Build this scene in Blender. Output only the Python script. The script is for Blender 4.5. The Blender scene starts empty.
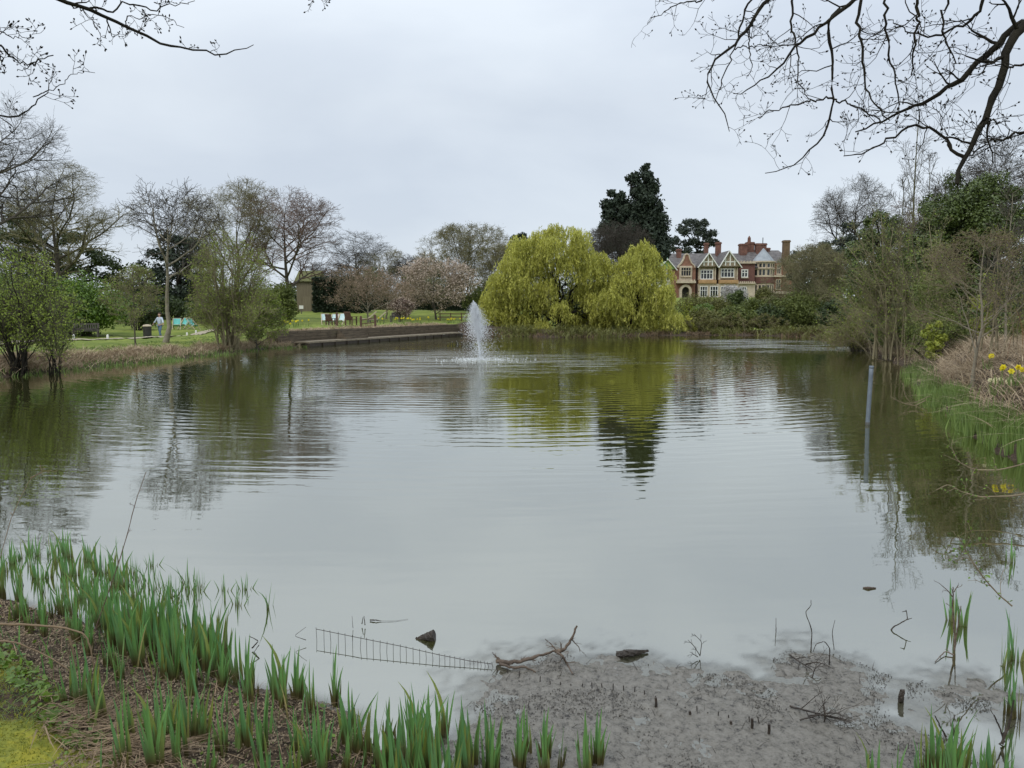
import bpy, math, random
import numpy as np
from mathutils import Vector

SC = bpy.context.scene
COL = SC.collection
# ------------------------------------------------------------------ camera
F, CH, HY = 760.0, 2.4, 308.0
PITCH = math.atan((384 - HY) / F)
cam_d = bpy.data.cameras.new('camera')
cam_d.sensor_width = 36
cam_d.lens = F / 1024 * 36
cam_d.clip_end = 4000
cam_d.clip_start = 0.05
cam = bpy.data.objects.new('camera', cam_d)
COL.objects.link(cam)
cam.location = (0, 0, CH)
cam.rotation_euler = (math.pi / 2 - PITCH, 0, 0)
SC.camera = cam
# ------------------------------------------------------------------ world
SUN_EL, SUN_AZ = math.radians(52), math.radians(215)   # azimuth clockwise from +Y
W = bpy.data.worlds.new('World')
SC.world = W
W.use_nodes = True
nt = W.node_tree
for n in list(nt.nodes):
    nt.nodes.remove(n)


def N(tree, kind, **kw):
    n = tree.nodes.new(kind)
    for k, v in kw.items():
        setattr(n, k, v)
    return n


def sset(node, **kw):
    for k, v in kw.items():
        node.inputs[k.replace('_', ' ')].default_value = v


wo = N(nt, 'ShaderNodeOutputWorld')
bg = N(nt, 'ShaderNodeBackground')
bg.inputs['Strength'].default_value = 0.1
sky = N(nt, 'ShaderNodeTexSky', sky_type='NISHITA')
sky.sun_disc = False
sky.sun_elevation = SUN_EL
sky.sun_rotation = SUN_AZ
tc = N(nt, 'ShaderNodeTexCoord')
mp = N(nt, 'ShaderNodeMapping')
mp.inputs['Scale'].default_value = (1.0, 1.0, 2.6)
mp.inputs['Location'].default_value = (3.1, 0.4, 0.2)
nz = N(nt, 'ShaderNodeTexNoise')
sset(nz, Scale=2.0, Detail=6.0, Roughness=0.5, Distortion=0.3)
rp = N(nt, 'ShaderNodeValToRGB')
rp.color_ramp.elements[0].position = 0.34
rp.color_ramp.elements[0].color = (0.54, 0.598, 0.678, 1)
rp.color_ramp.elements[1].position = 0.64
rp.color_ramp.elements[1].color = (0.665, 0.722, 0.785, 1)
sep = N(nt, 'ShaderNodeSeparateXYZ')
mr = N(nt, 'ShaderNodeMapRange')
sset(mr, From_Min=0.25, From_Max=0.9, To_Min=10.0, To_Max=18.0)
vm = N(nt, 'ShaderNodeVectorMath', operation='SCALE')
mx = N(nt, 'ShaderNodeMixRGB')
mx.inputs[0].default_value = 0.90
L = nt.links.new
L(tc.outputs['Generated'], mp.inputs['Vector'])
L(mp.outputs['Vector'], nz.inputs['Vector'])
L(nz.outputs['Fac'], rp.inputs['Fac'])
L(tc.outputs['Generated'], sep.inputs[0])
L(sep.outputs['Z'], mr.inputs['Value'])
L(rp.outputs['Color'], vm.inputs[0])
L(mr.outputs['Result'], vm.inputs['Scale'])
L(sky.outputs['Color'], mx.inputs[1])
L(vm.outputs['Vector'], mx.inputs[2])
L(mx.outputs['Color'], bg.inputs['Color'])
L(bg.outputs[0], wo.inputs['Surface'])
# ------------------------------------------------------------------ sun (veiled by cloud)
sl = bpy.data.lights.new('sun', 'SUN')
sl.energy = 1.1
sl.angle = math.radians(25)
sl.color = (1.0, 0.97, 0.92)
so = bpy.data.objects.new('sun', sl)
COL.objects.link(so)
sd_ = Vector((math.sin(SUN_AZ) * math.cos(SUN_EL), math.cos(SUN_AZ) * math.cos(SUN_EL), math.sin(SUN_EL)))
so.rotation_euler = (-sd_).to_track_quat('-Z', 'Y').to_euler()
so.location = sd_ * 60
# ------------------------------------------------------------------ exposure
SC.view_settings.view_transform = 'Standard'
SC.view_settings.look = 'None'
SC.view_settings.exposure = 0.27
SC.view_settings.gamma = 1.0
SC.view_settings.use_curve_mapping = False
SC.render.engine = 'CYCLES'
SC.cycles.max_bounces = 6
SC.cycles.diffuse_bounces = 3
SC.cycles.glossy_bounces = 2
SC.cycles.transmission_bounces = 3
SC.cycles.transparent_max_bounces = 6
SC.cycles.use_denoising = True

# ================================================================== helpers
cp, sp = math.cos(PITCH), math.sin(PITCH)


def ray(px, py):
    cx, cy = (px - 512) / F, -(py - 384) / F
    return (cx, cp + cy * sp, -sp + cy * cp)


def gp(px, py, z=0.0):
    d = ray(px, py)
    t = (z - CH) / d[2]
    return (d[0] * t, d[1] * t)


def at(px, py, Y):
    d = ray(px, py)
    t = Y / d[1]
    return np.array((d[0] * t, Y, CH + d[2] * t))


def mesh_np(name, V, Fq, smooth=True, tris=None):
    V = np.asarray(V, np.float32).reshape(-1, 3)
    Fq = np.asarray(Fq, np.int32).reshape(-1, 4)
    me = bpy.data.meshes.new(name)
    me.vertices.add(len(V))
    me.vertices.foreach_set('co', V.ravel())
    me.loops.add(Fq.size)
    me.loops.foreach_set('vertex_index', Fq.ravel())
    me.polygons.add(len(Fq))
    me.polygons.foreach_set('loop_start', np.arange(0, Fq.size, 4, dtype=np.int32))
    me.polygons.foreach_set('use_smooth', np.full(len(Fq), smooth, dtype=bool))
    me.update(calc_edges=True)
    me.validate()
    return me


def link(name, me, m, parent=None, loc=None, rotz=0):
    o = bpy.data.objects.new(name, me)
    COL.objects.link(o)
    if m is not None and me is not None and not len(me.materials):
        me.materials.append(m)
    if parent is not None:
        o.parent = parent
    if loc is not None:
        o.location = loc
    if rotz:
        o.rotation_euler = (0, 0, rotz)
    return o


def tag(o, label=None, cat=None, group=None, kind=None):
    if label: o['label'] = label
    if cat: o['category'] = cat
    if group: o['group'] = group
    if kind: o['kind'] = kind
    return o


def empty(name, loc, label, cat, group=None, rotz=0):
    o = bpy.data.objects.new(name, None)
    COL.objects.link(o)
    o.location = loc
    o.rotation_euler = (0, 0, rotz)
    o.empty_display_size = 0.2
    return tag(o, label, cat, group)


def copy_tree(o, parent=None):
    c = o.copy()
    COL.objects.link(c)
    c.parent = parent
    for ch in list(o.children):
        copy_tree(ch, c)
    return c


class MB:
    def __init__(s):
        s.v, s.f = [], []

    def add(s, V, Fs):
        b = len(s.v)
        s.v += [tuple(map(float, p)) for p in V]
        s.f += [tuple(i + b for i in q) for q in Fs]
        return s

    def box(s, x0, x1, y0, y1, z0, z1):
        V = [(x, y, z) for z in (z0, z1) for y in (y0, y1) for x in (x0, x1)]
        return s.add(V, [(0, 2, 3, 1), (4, 5, 7, 6), (0, 1, 5, 4), (2, 6, 7, 3), (0, 4, 6, 2), (1, 3, 7, 5)])

    def bar(s, a, b, w, h, up=(0, 0, 1)):
        a, b = Vector(a), Vector(b)
        d = (b - a).normalized()
        u = Vector(up)
        if abs(d.dot(u)) > 0.98: u = Vector((0, 1, 0))
        x = d.cross(u).normalized() * w / 2
        y = x.cross(d).normalized() * h / 2
        V = [p + sx * x + sy * y for p in (a, b) for sx, sy in ((-1, -1), (1, -1), (1, 1), (-1, 1))]
        return s.add(V, [(3, 2, 1, 0), (4, 5, 6, 7), (0, 1, 5, 4), (1, 2, 6, 5), (2, 3, 7, 6), (3, 0, 4, 7)])

    def prism(s, pts, y0, y1):
        n = len(pts)
        V = [(x, y0, z) for x, z in pts] + [(x, y1, z) for x, z in pts]
        Fs = [tuple(range(n)), tuple(range(2 * n - 1, n - 1, -1))]
        Fs += [(i, i + n, (i + 1) % n + n, (i + 1) % n) for i in range(n)]
        return s.add(V, Fs)

    def lathe(s, prof, c=(0, 0, 0), n=10):
        V = [(c[0] + r * math.cos(2 * math.pi * j / n), c[1] + r * math.sin(2 * math.pi * j / n), c[2] + z)
             for r, z in prof for j in range(n)]
        Fs = [(i * n + j, i * n + (j + 1) % n, (i + 1) * n + (j + 1) % n, (i + 1) * n + j)
              for i in range(len(prof) - 1) for j in range(n)]
        Fs += [tuple(range(n - 1, -1, -1)), tuple(range((len(prof) - 1) * n, len(prof) * n))]
        return s.add(V, Fs)

    def tube(s, pts, rad, n=6):
        P = np.array(pts, float)[None]
        R = np.broadcast_to(np.array(rad, float), (len(pts),))[None]
        V, Q = tubes(P, R, n)
        k = len(pts)
        return s.add(V, [tuple(q) for q in Q] + [tuple(range(n - 1, -1, -1)), tuple(range((k - 1) * n, k * n))])

    def build(s, name, m, parent=None, loc=None, rotz=0, smooth=False):
        me = bpy.data.meshes.new(name)
        me.from_pydata(s.v, [], s.f)
        me.update()
        if smooth:
            me.polygons.foreach_set('use_smooth', [True] * len(me.polygons))
        return link(name, me, m, parent, loc, rotz)


def norm(a):
    return a / np.maximum(np.linalg.norm(a, axis=-1, keepdims=True), 1e-9)


def tubes(P, R, s=4):
    """P (n,k,3), R (n,k) -> quads of open tapered tubes"""
    n, k, _ = P.shape
    T = np.empty_like(P)
    T[:, 1:-1] = P[:, 2:] - P[:, :-2]
    T[:, 0] = P[:, 1] - P[:, 0]
    T[:, -1] = P[:, -1] - P[:, -2]
    T = norm(T)
    ref = np.where(np.abs(T[:, :1, 2:3]) > 0.8, np.array([1.0, 0.13, 0.0]), np.array([0.0, 0.1, 1.0]))
    A = norm(np.cross(T, np.broadcast_to(ref, T.shape)))
    B = np.cross(T, A)
    ang = np.arange(s) * 2 * np.pi / s
    V = P[:, :, None] + R[:, :, None, None] * (A[:, :, None] * np.cos(ang)[:, None] + B[:, :, None] * np.sin(ang)[:, None])
    idx = np.arange(n * k * s).reshape(n, k, s)
    a = idx[:, :-1]
    b = idx[:, 1:]
    Q = np.stack([a, np.roll(a, -1, 2), np.roll(b, -1, 2), b], -1)
    return V.reshape(-1, 3), Q.reshape(-1, 4)


def merge(parts):
    Vs, Qs, o = [], [], 0
    for V, Q in parts:
        Vs.append(V)
        Qs.append(Q + o)
        o += len(V)
    return np.concatenate(Vs), np.concatenate(Qs)


def leaves(C, size, rng, normal=None, aspect=0.5, spread=1.0, droop=None):
    """one rhombic leaf face per centre"""
    n = len(C)
    nrm = rng.normal(size=(n, 3)) * spread
    if normal is not None: nrm = nrm + normal
    nrm = norm(nrm)
    t = rng.normal(size=(n, 3))
    if droop is not None: t = t * 0.4 + droop
    t = norm(np.cross(nrm, np.cross(t, nrm)))
    b = np.cross(nrm, t)
    sz = (size * rng.uniform(0.6, 1.4, n))[:, None]
    V = np.stack([C - t * sz * 0.5, C + b * sz * aspect * 0.5, C + t * sz * 0.5, C - b * sz * aspect * 0.5], 1)
    Q = np.arange(4 * n).reshape(n, 4)
    return V.reshape(-1, 3), Q


def hash2(ix, iy, s):
    h = np.sin(ix * 127.1 + iy * 311.7 + s * 74.7) * 43758.5453
    return h - np.floor(h)


def vnoise(x, y, s=0):
    ix, iy = np.floor(x), np.floor(y)
    fx, fy = x - ix, y - iy
    fx = fx * fx * (3 - 2 * fx)
    fy = fy * fy * (3 - 2 * fy)
    a, b = hash2(ix, iy, s), hash2(ix + 1, iy, s)
    c, d = hash2(ix, iy + 1, s), hash2(ix + 1, iy + 1, s)
    return (a + (b - a) * fx) * (1 - fy) + (c + (d - c) * fx) * fy


def fbm(x, y, o=4, s=0):
    r, a, t = 0, 0.5, 0
    for i in range(o):
        r = r + a * vnoise(x, y, s + i)
        t += a
        a *= 0.5
        x, y = x * 2.03 + 11.3, y * 2.03 + 5.7
    return r / t


def sstep(x, a, b):
    t = np.clip((x - a) / (b - a), 0, 1)
    return t * t * (3 - 2 * t)


def inpoly(x, y, poly):
    p = np.array(poly)
    ins = np.zeros(x.shape, bool)
    for (x0, y0), (x1, y1) in zip(p, np.roll(p, -1, 0)):
        c = ((y0 > y) != (y1 > y)) & (x < (x1 - x0) * (y - y0) / (y1 - y0 + 1e-12) + x0)
        ins ^= c
    return ins


def pdist(x, y, poly, closed=True):
    p = np.array(poly, float)
    q = np.roll(p, -1, 0) if closed else p[1:]
    d = np.full(x.shape, 1e9)
    for (x0, y0), (x1, y1) in zip(p, q):
        dx, dy = x1 - x0, y1 - y0
        t = np.clip(((x - x0) * dx + (y - y0) * dy) / (dx * dx + dy * dy + 1e-12), 0, 1)
        d = np.minimum(d, np.hypot(x - x0 - t * dx, y - y0 - t * dy))
    return d


# ================================================================== materials
def newmat(name):
    m = bpy.data.materials.new(name)
    m.use_nodes = True
    t = m.node_tree
    b = t.nodes['Principled BSDF']
    return m, t, b


def mat(name, c1, c2=None, scale=3.0, rough=0.8, island=False, trans=0.0, bump=0.0, detail=4.0, spec=0.3, stretch=None, metal=0.0, c3=None):
    m, t, b = newmat(name)
    c2 = c2 or tuple(v * 0.7 for v in c1)
    sset(b, Roughness=rough, Metallic=metal)
    b.inputs['Specular IOR Level'].default_value = spec
    tc = N(t, 'ShaderNodeTexCoord')
    nz = N(t, 'ShaderNodeTexNoise')
    sset(nz, Scale=scale, Detail=detail, Roughness=0.6)
    if stretch:
        mp = N(t, 'ShaderNodeMapping')
        mp.inputs['Scale'].default_value = stretch
        t.links.new(tc.outputs['Object'], mp.inputs[0])
        t.links.new(mp.outputs[0], nz.inputs['Vector'])
    else:
        t.links.new(tc.outputs['Object'], nz.inputs['Vector'])
    rp = N(t, 'ShaderNodeValToRGB')
    rp.color_ramp.elements[0].color = (*c1, 1)
    rp.color_ramp.elements[1].color = (*c2, 1)
    if island:
        ge = N(t, 'ShaderNodeNewGeometry')
        ma = N(t, 'ShaderNodeMath', operation='ADD')
        mm = N(t, 'ShaderNodeMath', operation='MULTIPLY')
        mm.inputs[1].default_value = 0.6
        m2 = N(t, 'ShaderNodeMath', operation='MULTIPLY_ADD')
        m2.inputs[1].default_value = 0.9
        m2.inputs[2].default_value = -0.25
        t.links.new(ge.outputs['Random Per Island'], mm.inputs[0])
        t.links.new(nz.outputs['Fac'], m2.inputs[0])
        t.links.new(mm.outputs[0], ma.inputs[0])
        t.links.new(m2.outputs[0], ma.inputs[1])
        t.links.new(ma.outputs[0], rp.inputs['Fac'])
    else:
        rp.color_ramp.elements[0].position = 0.32
        rp.color_ramp.elements[1].position = 0.68
        t.links.new(nz.outputs['Fac'], rp.inputs['Fac'])
    if c3:
        e = rp.color_ramp.elements.new(0.93)
        e.color = (*c3, 1)
    t.links.new(rp.outputs['Color'], b.inputs['Base Color'])
    if bump:
        bp = N(t, 'ShaderNodeBump')
        bp.inputs['Strength'].default_value = bump
        bp.inputs['Distance'].default_value = 0.05
        t.links.new(nz.outputs['Fac'], bp.inputs['Height'])
        t.links.new(bp.outputs[0], b.inputs['Normal'])
    if trans:
        tr = N(t, 'ShaderNodeBsdfTranslucent')
        mxs = N(t, 'ShaderNodeMixShader')
        mxs.inputs[0].default_value = trans
        out = t.nodes['Material Output']
        t.links.new(rp.outputs['Color'], tr.inputs['Color'])
        t.links.new(b.outputs[0], mxs.inputs[1])
        t.links.new(tr.outputs[0], mxs.inputs[2])
        t.links.new(mxs.outputs[0], out.inputs['Surface'])
    return m


M = {}
M['bark'] = mat('bark_grey_brown', (0.11, 0.095, 0.07), (0.06, 0.05, 0.038), 6, 0.9, bump=0.5, stretch=(3, 3, 0.7))
M['bark_dark'] = mat('bark_dark', (0.016, 0.014, 0.012), (0.030, 0.027, 0.019), 9, 0.95, bump=0.6, spec=0.08)
M['bark_olive'] = mat('bark_olive', (0.13, 0.125, 0.065), (0.085, 0.075, 0.045), 5, 0.9, bump=0.4)
M['bark_pale'] = mat('bark_pale', (0.27, 0.24, 0.18), (0.17, 0.145, 0.10), 5, 0.85, bump=0.4)
M['twig_grey'] = mat('twig_grey_brown', (0.085, 0.074, 0.058), (0.052, 0.044, 0.035), 2, 0.9)
M['twig_olive'] = mat('twig_olive', (0.25, 0.225, 0.12), (0.15, 0.135, 0.075), 1.5, 0.9)
M['stem_tan'] = mat('stem_olive_tan', (0.24, 0.205, 0.12), (0.14, 0.12, 0.07), 3, 0.85)
M['twig_red'] = mat('twig_reddish', (0.19, 0.125, 0.095), (0.12, 0.08, 0.06), 2, 0.9)
M['twig_tan'] = mat('twig_tan', (0.24, 0.19, 0.12), (0.15, 0.115, 0.075), 2, 0.9)
M['leaf_fuzz'] = mat('young_leaf_green', (0.32, 0.40, 0.06), (0.11, 0.155, 0.025), 0.8, 0.6, True, 0.3)
M['leaf_willow'] = mat('willow_leaf', (0.68, 0.66, 0.15), (0.27, 0.29, 0.055), 0.5, 0.55, True, 0.35)
M['leaf_laurel'] = mat('laurel_leaf', (0.17, 0.27, 0.03), (0.055, 0.11, 0.016), 0.8, 0.4, True, 0.25, spec=0.45)
M['leaf_ever'] = mat('evergreen_leaf', (0.075, 0.105, 0.03), (0.025, 0.04, 0.015), 0.8, 0.5, True, 0.15)
M['leaf_holly'] = mat('holly_leaf', (0.135, 0.18, 0.042), (0.034, 0.052, 0.015), 0.9, 0.4, True, 0.15, spec=0.45)
M['leaf_conifer'] = mat('conifer_needle', (0.050, 0.068, 0.040), (0.018, 0.028, 0.019), 0.5, 0.7, True, 0.08)
M['leaf_pine'] = mat('pine_needle', (0.07, 0.085, 0.06), (0.03, 0.04, 0.032), 0.5, 0.7, True, 0.08)
M['leaf_shrub'] = mat('shrub_leaf', (0.20, 0.235, 0.055), (0.055, 0.075, 0.020), 0.8, 0.55, True, 0.25)
M['leaf_shrub2'] = mat('olive_shrub_leaf', (0.20, 0.20, 0.05), (0.085, 0.09, 0.03), 0.8, 0.55, True, 0.25)
M['leaf_yellow'] = mat('yellow_green_leaf', (0.34, 0.36, 0.05), (0.17, 0.21, 0.035), 0.8, 0.55, True, 0.3)
M['leaf_yew'] = mat('yew_hedge_leaf', (0.022, 0.036, 0.014), (0.010, 0.018, 0.008), 1.0, 0.7, True, 0.06)
M['blossom_pink'] = mat('pink_blossom', (0.70, 0.56, 0.50), (0.38, 0.31, 0.20), 0.8, 0.6, True, 0.3)
M['blossom_dusky'] = mat('dusky_bud', (0.44, 0.31, 0.24), (0.27, 0.20, 0.13), 0.8, 0.6, True, 0.3)
M['blossom_white'] = mat('white_blossom', (0.62, 0.60, 0.58), (0.36, 0.34, 0.32), 0.8, 0.6, True, 0.3)
M['iris'] = None
M['dead_grass'] = mat('dead_grass', (0.62, 0.50, 0.34), (0.22, 0.155, 0.095), 1.2, 0.85, True, 0.2)
M['dead_dark'] = mat('dark_dead_reed', (0.20, 0.14, 0.08), (0.085, 0.06, 0.036), 1.2, 0.85, True, 0.1)
M['dead_rust'] = mat('rusty_dead_stem', (0.30, 0.155, 0.07), (0.14, 0.07, 0.035), 1.2, 0.85, True, 0.1)
M['reed_green'] = mat('fresh_reed_green', (0.23, 0.31, 0.085), (0.085, 0.145, 0.035), 1.2, 0.5, True, 0.3)
M['straw'] = mat('straw', (0.36, 0.26, 0.16), (0.13, 0.088, 0.055), 2.0, 0.85, True, 0.1)
M['litter'] = mat('leaf_litter_brown', (0.095, 0.062, 0.040), (0.028, 0.020, 0.015), 2.0, 0.85, True, 0.05, c3=(0.34, 0.27, 0.18))
M['debris'] = mat('dark_wet_debris', (0.05, 0.042, 0.032), (0.022, 0.018, 0.014), 2.0, 0.6, True)
M['driftwood'] = mat('driftwood', (0.17, 0.125, 0.09), (0.06, 0.045, 0.034), 14, 0.75, bump=0.6)
M['wet_wood'] = mat('wet_dark_wood', (0.06, 0.046, 0.034), (0.025, 0.02, 0.016), 14, 0.5, bump=0.6)
M['wire'] = mat('rusty_wire', (0.05, 0.04, 0.034), (0.03, 0.026, 0.022), 20, 0.6)
M['brick'] = mat('red_brick', (0.30, 0.155, 0.105), (0.20, 0.10, 0.07), 2.5, 0.9, bump=0.2)
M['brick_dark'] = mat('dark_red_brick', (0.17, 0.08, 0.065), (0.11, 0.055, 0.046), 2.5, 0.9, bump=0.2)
M['brick_chimney'] = mat('chimney_brick', (0.23, 0.115, 0.08), (0.12, 0.062, 0.05), 1.6, 0.9, bump=0.2)
M['brick_brown'] = mat('brown_weathered_brick', (0.19, 0.13, 0.08), (0.12, 0.082, 0.05), 1.6, 0.9, bump=0.2)
M['stone'] = mat('cream_stone', (0.58, 0.49, 0.37), (0.42, 0.345, 0.26), 1.8, 0.85)
M['stone_tan'] = mat('tan_stone', (0.50, 0.31, 0.15), (0.36, 0.22, 0.11), 1.8, 0.85)
M['timber_bay'] = mat('weathered_bay_timber', (0.36, 0.29, 0.21), (0.22, 0.17, 0.12), 2.5, 0.85)
M['white'] = mat('white_paint', (0.80, 0.79, 0.75), (0.70, 0.69, 0.65), 2, 0.55)
M['slate'] = mat('grey_slate', (0.17, 0.155, 0.148), (0.075, 0.068, 0.066), 1.5, 0.7, bump=0.2)
M['lead'] = mat('lead_roof', (0.34, 0.37, 0.39), (0.24, 0.26, 0.28), 1.2, 0.6)
M['copper'] = mat('verdigris_copper', (0.42, 0.66, 0.50), (0.32, 0.53, 0.40), 2, 0.7)
M['green_tile'] = mat('mossy_green_roof', (0.30, 0.42, 0.16), (0.20, 0.29, 0.11), 2, 0.8)
M['glass'] = mat('dark_window_glass', (0.018, 0.021, 0.024), (0.03, 0.034, 0.037), 1, 0.08, spec=0.5)
M['dark'] = mat('black_parts_and_shade', (0.02, 0.018, 0.016), (0.03, 0.026, 0.022), 2, 0.8)  # near-black fittings, and the painted shade filling the doorway
M['board'] = mat('dark_timber_sleeper', (0.155, 0.122, 0.082), (0.062, 0.048, 0.033), 3, 0.85, bump=0.4, stretch=(0.6, 0.6, 6))
M['ledge'] = mat('pale_timber_ledge', (0.24, 0.20, 0.14), (0.14, 0.115, 0.08), 3, 0.8, bump=0.2)
M['wood_brown'] = mat('brown_wood', (0.13, 0.07, 0.05), (0.08, 0.045, 0.034), 5, 0.75)
M['wood_grey'] = mat('weathered_grey_wood', (0.13, 0.115, 0.10), (0.08, 0.07, 0.062), 5, 0.8)
M['wood_pale'] = mat('pale_wood', (0.55, 0.47, 0.34), (0.42, 0.35, 0.25), 5, 0.7)
M['shed'] = mat('shed_boards', (0.25, 0.21, 0.14), (0.16, 0.135, 0.09), 2.5, 0.85, bump=0.3, stretch=(9, 9, 0.4))
M['canvas_turq'] = mat('turquoise_canvas', (0.20, 0.62, 0.56), (0.14, 0.50, 0.46), 3, 0.8, trans=0.15)
M['canvas_pale'] = mat('pale_canvas', (0.62, 0.76, 0.75), (0.52, 0.68, 0.68), 3, 0.8, trans=0.15)
M['post_grey'] = mat('grey_pipe', (0.15, 0.175, 0.20), (0.10, 0.12, 0.14), 6, 0.45, spec=0.4)
M['post_dark'] = mat('dark_pipe_foot', (0.05, 0.05, 0.042), (0.08, 0.08, 0.07), 8, 0.6)
M['gravel'] = mat('pale_gravel', (0.40, 0.35, 0.25), (0.30, 0.26, 0.19), 12, 0.95)
M['skin'] = mat('skin', (0.52, 0.34, 0.26), (0.48, 0.30, 0.23), 8, 0.6)
M['jacket'] = mat('pale_blue_jacket', (0.56, 0.62, 0.70), (0.46, 0.52, 0.62), 6, 0.8)
M['jeans'] = mat('blue_jeans', (0.15, 0.22, 0.32), (0.11, 0.17, 0.26), 6, 0.85)
M['hair'] = mat('brown_hair', (0.09, 0.06, 0.04), (0.05, 0.035, 0.025), 12, 0.6)
M['shoe'] = mat('white_shoes', (0.6, 0.6, 0.58), (0.5, 0.5, 0.48), 6, 0.6)
M['yellow'] = mat('daffodil_petal', (0.86, 0.76, 0.05), (0.82, 0.68, 0.03), 6, 0.55, trans=0.3)
M['cream_flower'] = mat('cream_petal', (0.82, 0.78, 0.52), (0.72, 0.68, 0.42), 6, 0.55, trans=0.3)
M['bin'] = mat('dark_bin', (0.055, 0.05, 0.045), (0.035, 0.033, 0.03), 4, 0.6)


def iris_mat():
    m, t, b = newmat('iris_blade')
    sset(b, Roughness=0.42)
    tc = N(t, 'ShaderNodeTexCoord')
    sp_ = N(t, 'ShaderNodeSeparateXYZ')
    t.links.new(tc.outputs['Object'], sp_.inputs[0])
    ge = N(t, 'ShaderNodeNewGeometry')
    r1 = N(t, 'ShaderNodeValToRGB')
    r1.color_ramp.elements[0].color = (0.15, 0.30, 0.07, 1)
    r1.color_ramp.elements[1].color = (0.36, 0.43, 0.08, 1)
    e = r1.color_ramp.elements.new(0.55)
    e.color = (0.12, 0.265, 0.10, 1)
    e = r1.color_ramp.elements.new(0.93)
    e.color = (0.24, 0.27, 0.055, 1)
    r1.color_ramp.elements[-1].color = (0.44, 0.34, 0.17, 1)
    t.links.new(ge.outputs['Random Per Island'], r1.inputs['Fac'])
    nz = N(t, 'ShaderNodeTexNoise')
    sset(nz, Scale=9.0, Detail=3.0)
    t.links.new(tc.outputs['Object'], nz.inputs['Vector'])
    ad = N(t, 'ShaderNodeMath', operation='MULTIPLY_ADD')
    ad.inputs[1].default_value = 0.12
    t.links.new(nz.outputs['Fac'], ad.inputs[0])
    t.links.new(sp_.outputs['Z'], ad.inputs[2])
    r2 = N(t, 'ShaderNodeMapRange')
    sset(r2, From_Min=0.10, From_Max=0.20, To_Min=0.0, To_Max=1.0)
    t.links.new(ad.outputs[0], r2.inputs['Value'])
    mxx = N(t, 'ShaderNodeMixRGB')
    mxx.inputs[1].default_value = (0.10, 0.085, 0.03, 1)
    t.links.new(r2.outputs[0], mxx.inputs[0])
    t.links.new(r1.outputs['Color'], mxx.inputs[2])
    t.links.new(mxx.outputs[0], b.inputs['Base Color'])
    tr = N(t, 'ShaderNodeBsdfTranslucent')
    t.links.new(mxx.outputs[0], tr.inputs['Color'])
    ms = N(t, 'ShaderNodeMixShader')
    ms.inputs[0].default_value = 0.3
    t.links.new(b.outputs[0], ms.inputs[1])
    t.links.new(tr.outputs[0], ms.inputs[2])
    t.links.new(ms.outputs[0], t.nodes['Material Output'].inputs['Surface'])
    return m


M['iris'] = iris_mat()

# ================================================================== lake outline and terrain
FX, FY = gp(480, 359)          # fountain
shore_px = [(-300, 384), (-120, 380), (0, 377), (50, 372), (100, 366), (150, 362), (200, 356.5), (250, 350), (300, 346.5)]
quay_px = [(309, 346.5), (463, 335.5)]
far_px = [(490, 335.5), (520, 336.5), (560, 337.5), (600, 337), (640, 336), (700, 335.5), (760, 335.5), (815, 337.5), (845, 343),
          (880, 357), (905, 366), (914, 374), (921, 388), (951, 414), (971, 435), (1001, 452), (1050, 472)]
lake = [gp(*p) for p in shore_px] + [gp(*p) for p in quay_px] + [gp(*p) for p in far_px]
lake += [(9.0, 9.0), (7.4, 7.2), (5.6, 6.0), (4.6, 5.0), (3.9, 4.0), (3.2, 3.1), (1.5, 2.7), (0.2, 2.9)]
lake += [gp(*p) for p in [(425, 800), (405, 768), (350, 716), (300, 702), (235, 694), (190, 668), (120, 645), (70, 622), (20, 606), (-60, 588)]]
lake += [(-6.5, 7.2), (-10, 8.6), (-16, 11), (-23, 15)]
lake_a = np.array(lake)
QA, QB = np.array(gp(*quay_px[0])), np.array(gp(*quay_px[1]))
qdir = (QB - QA) / np.linalg.norm(QB - QA)
qnrm = np.array([-qdir[1], qdir[0]])          # towards the lawn

ctrl = []


def C_(px, py, Y):
    p = at(px, py, Y)
    ctrl.append((p[0], p[1], p[2]))


for a in [(-200, 356, 30), (20, 354, 31), (75, 352, 33), (150, 348, 38), (200, 347, 40), (250, 342, 44), (85, 338, 52), (160, 337, 56), (185, 329, 66),
          (295, 326, 60), (340, 325, 57), (400, 323, 64), (450, 322, 76), (400, 310, 105), (308, 311.5, 95), (470, 311, 110), (220, 318, 90), (100, 318, 90),
          (560, 332, 76), (640, 332, 76), (700, 331, 76), (760, 330, 78), (810, 330, 75), (680, 298, 135), (730, 298, 136), (790, 298, 140),
          (730, 316, 100), (600, 318, 100), (1000, 350, 17), (960, 347, 24), (930, 347, 34), (880, 335, 45), (850, 330, 62), (1060, 360, 16)]:
    C_(*a)
ctrl += [(0, 0, 0.75), (-3, 1, 0.62), (-3.2, 3.2, 0.42), (-6, 4, 0.6), (-9, 4, 0.7), (-16, 6, 0.7), (3.5, 0.5, 0.6), (6, 2.5, 0.6), (9.5, 6, 0.9), (-30, 10, 0.8), (0, -20, 1.0), (40, 10, 2.0), (-60, 40, 0.8),
         (-150, 150, 3), (0, 250, 5), (150, 200, 5), (120, 60, 3), (0, -200, 2), (-200, 0, 2)]
CT = np.array(ctrl)

mud_px = [(440, 830), (452, 745), (462, 700), (478, 676), (510, 664), (545, 650), (580, 655), (620, 652), (660, 668), (700, 672), (738, 676), (772, 690), (770, 660), (790, 648), (820, 650),
          (858, 662), (893, 676), (880, 696), (896, 722), (945, 738), (975, 760), (1010, 790), (1040, 900), (430, 900)]
isle_px = [(906, 684), (940, 678), (980, 683), (998, 692), (990, 712), (950, 716), (910, 712)]
mud_w = [gp(*p) for p in mud_px]
isle_w = [gp(*p) for p in isle_px]


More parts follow.
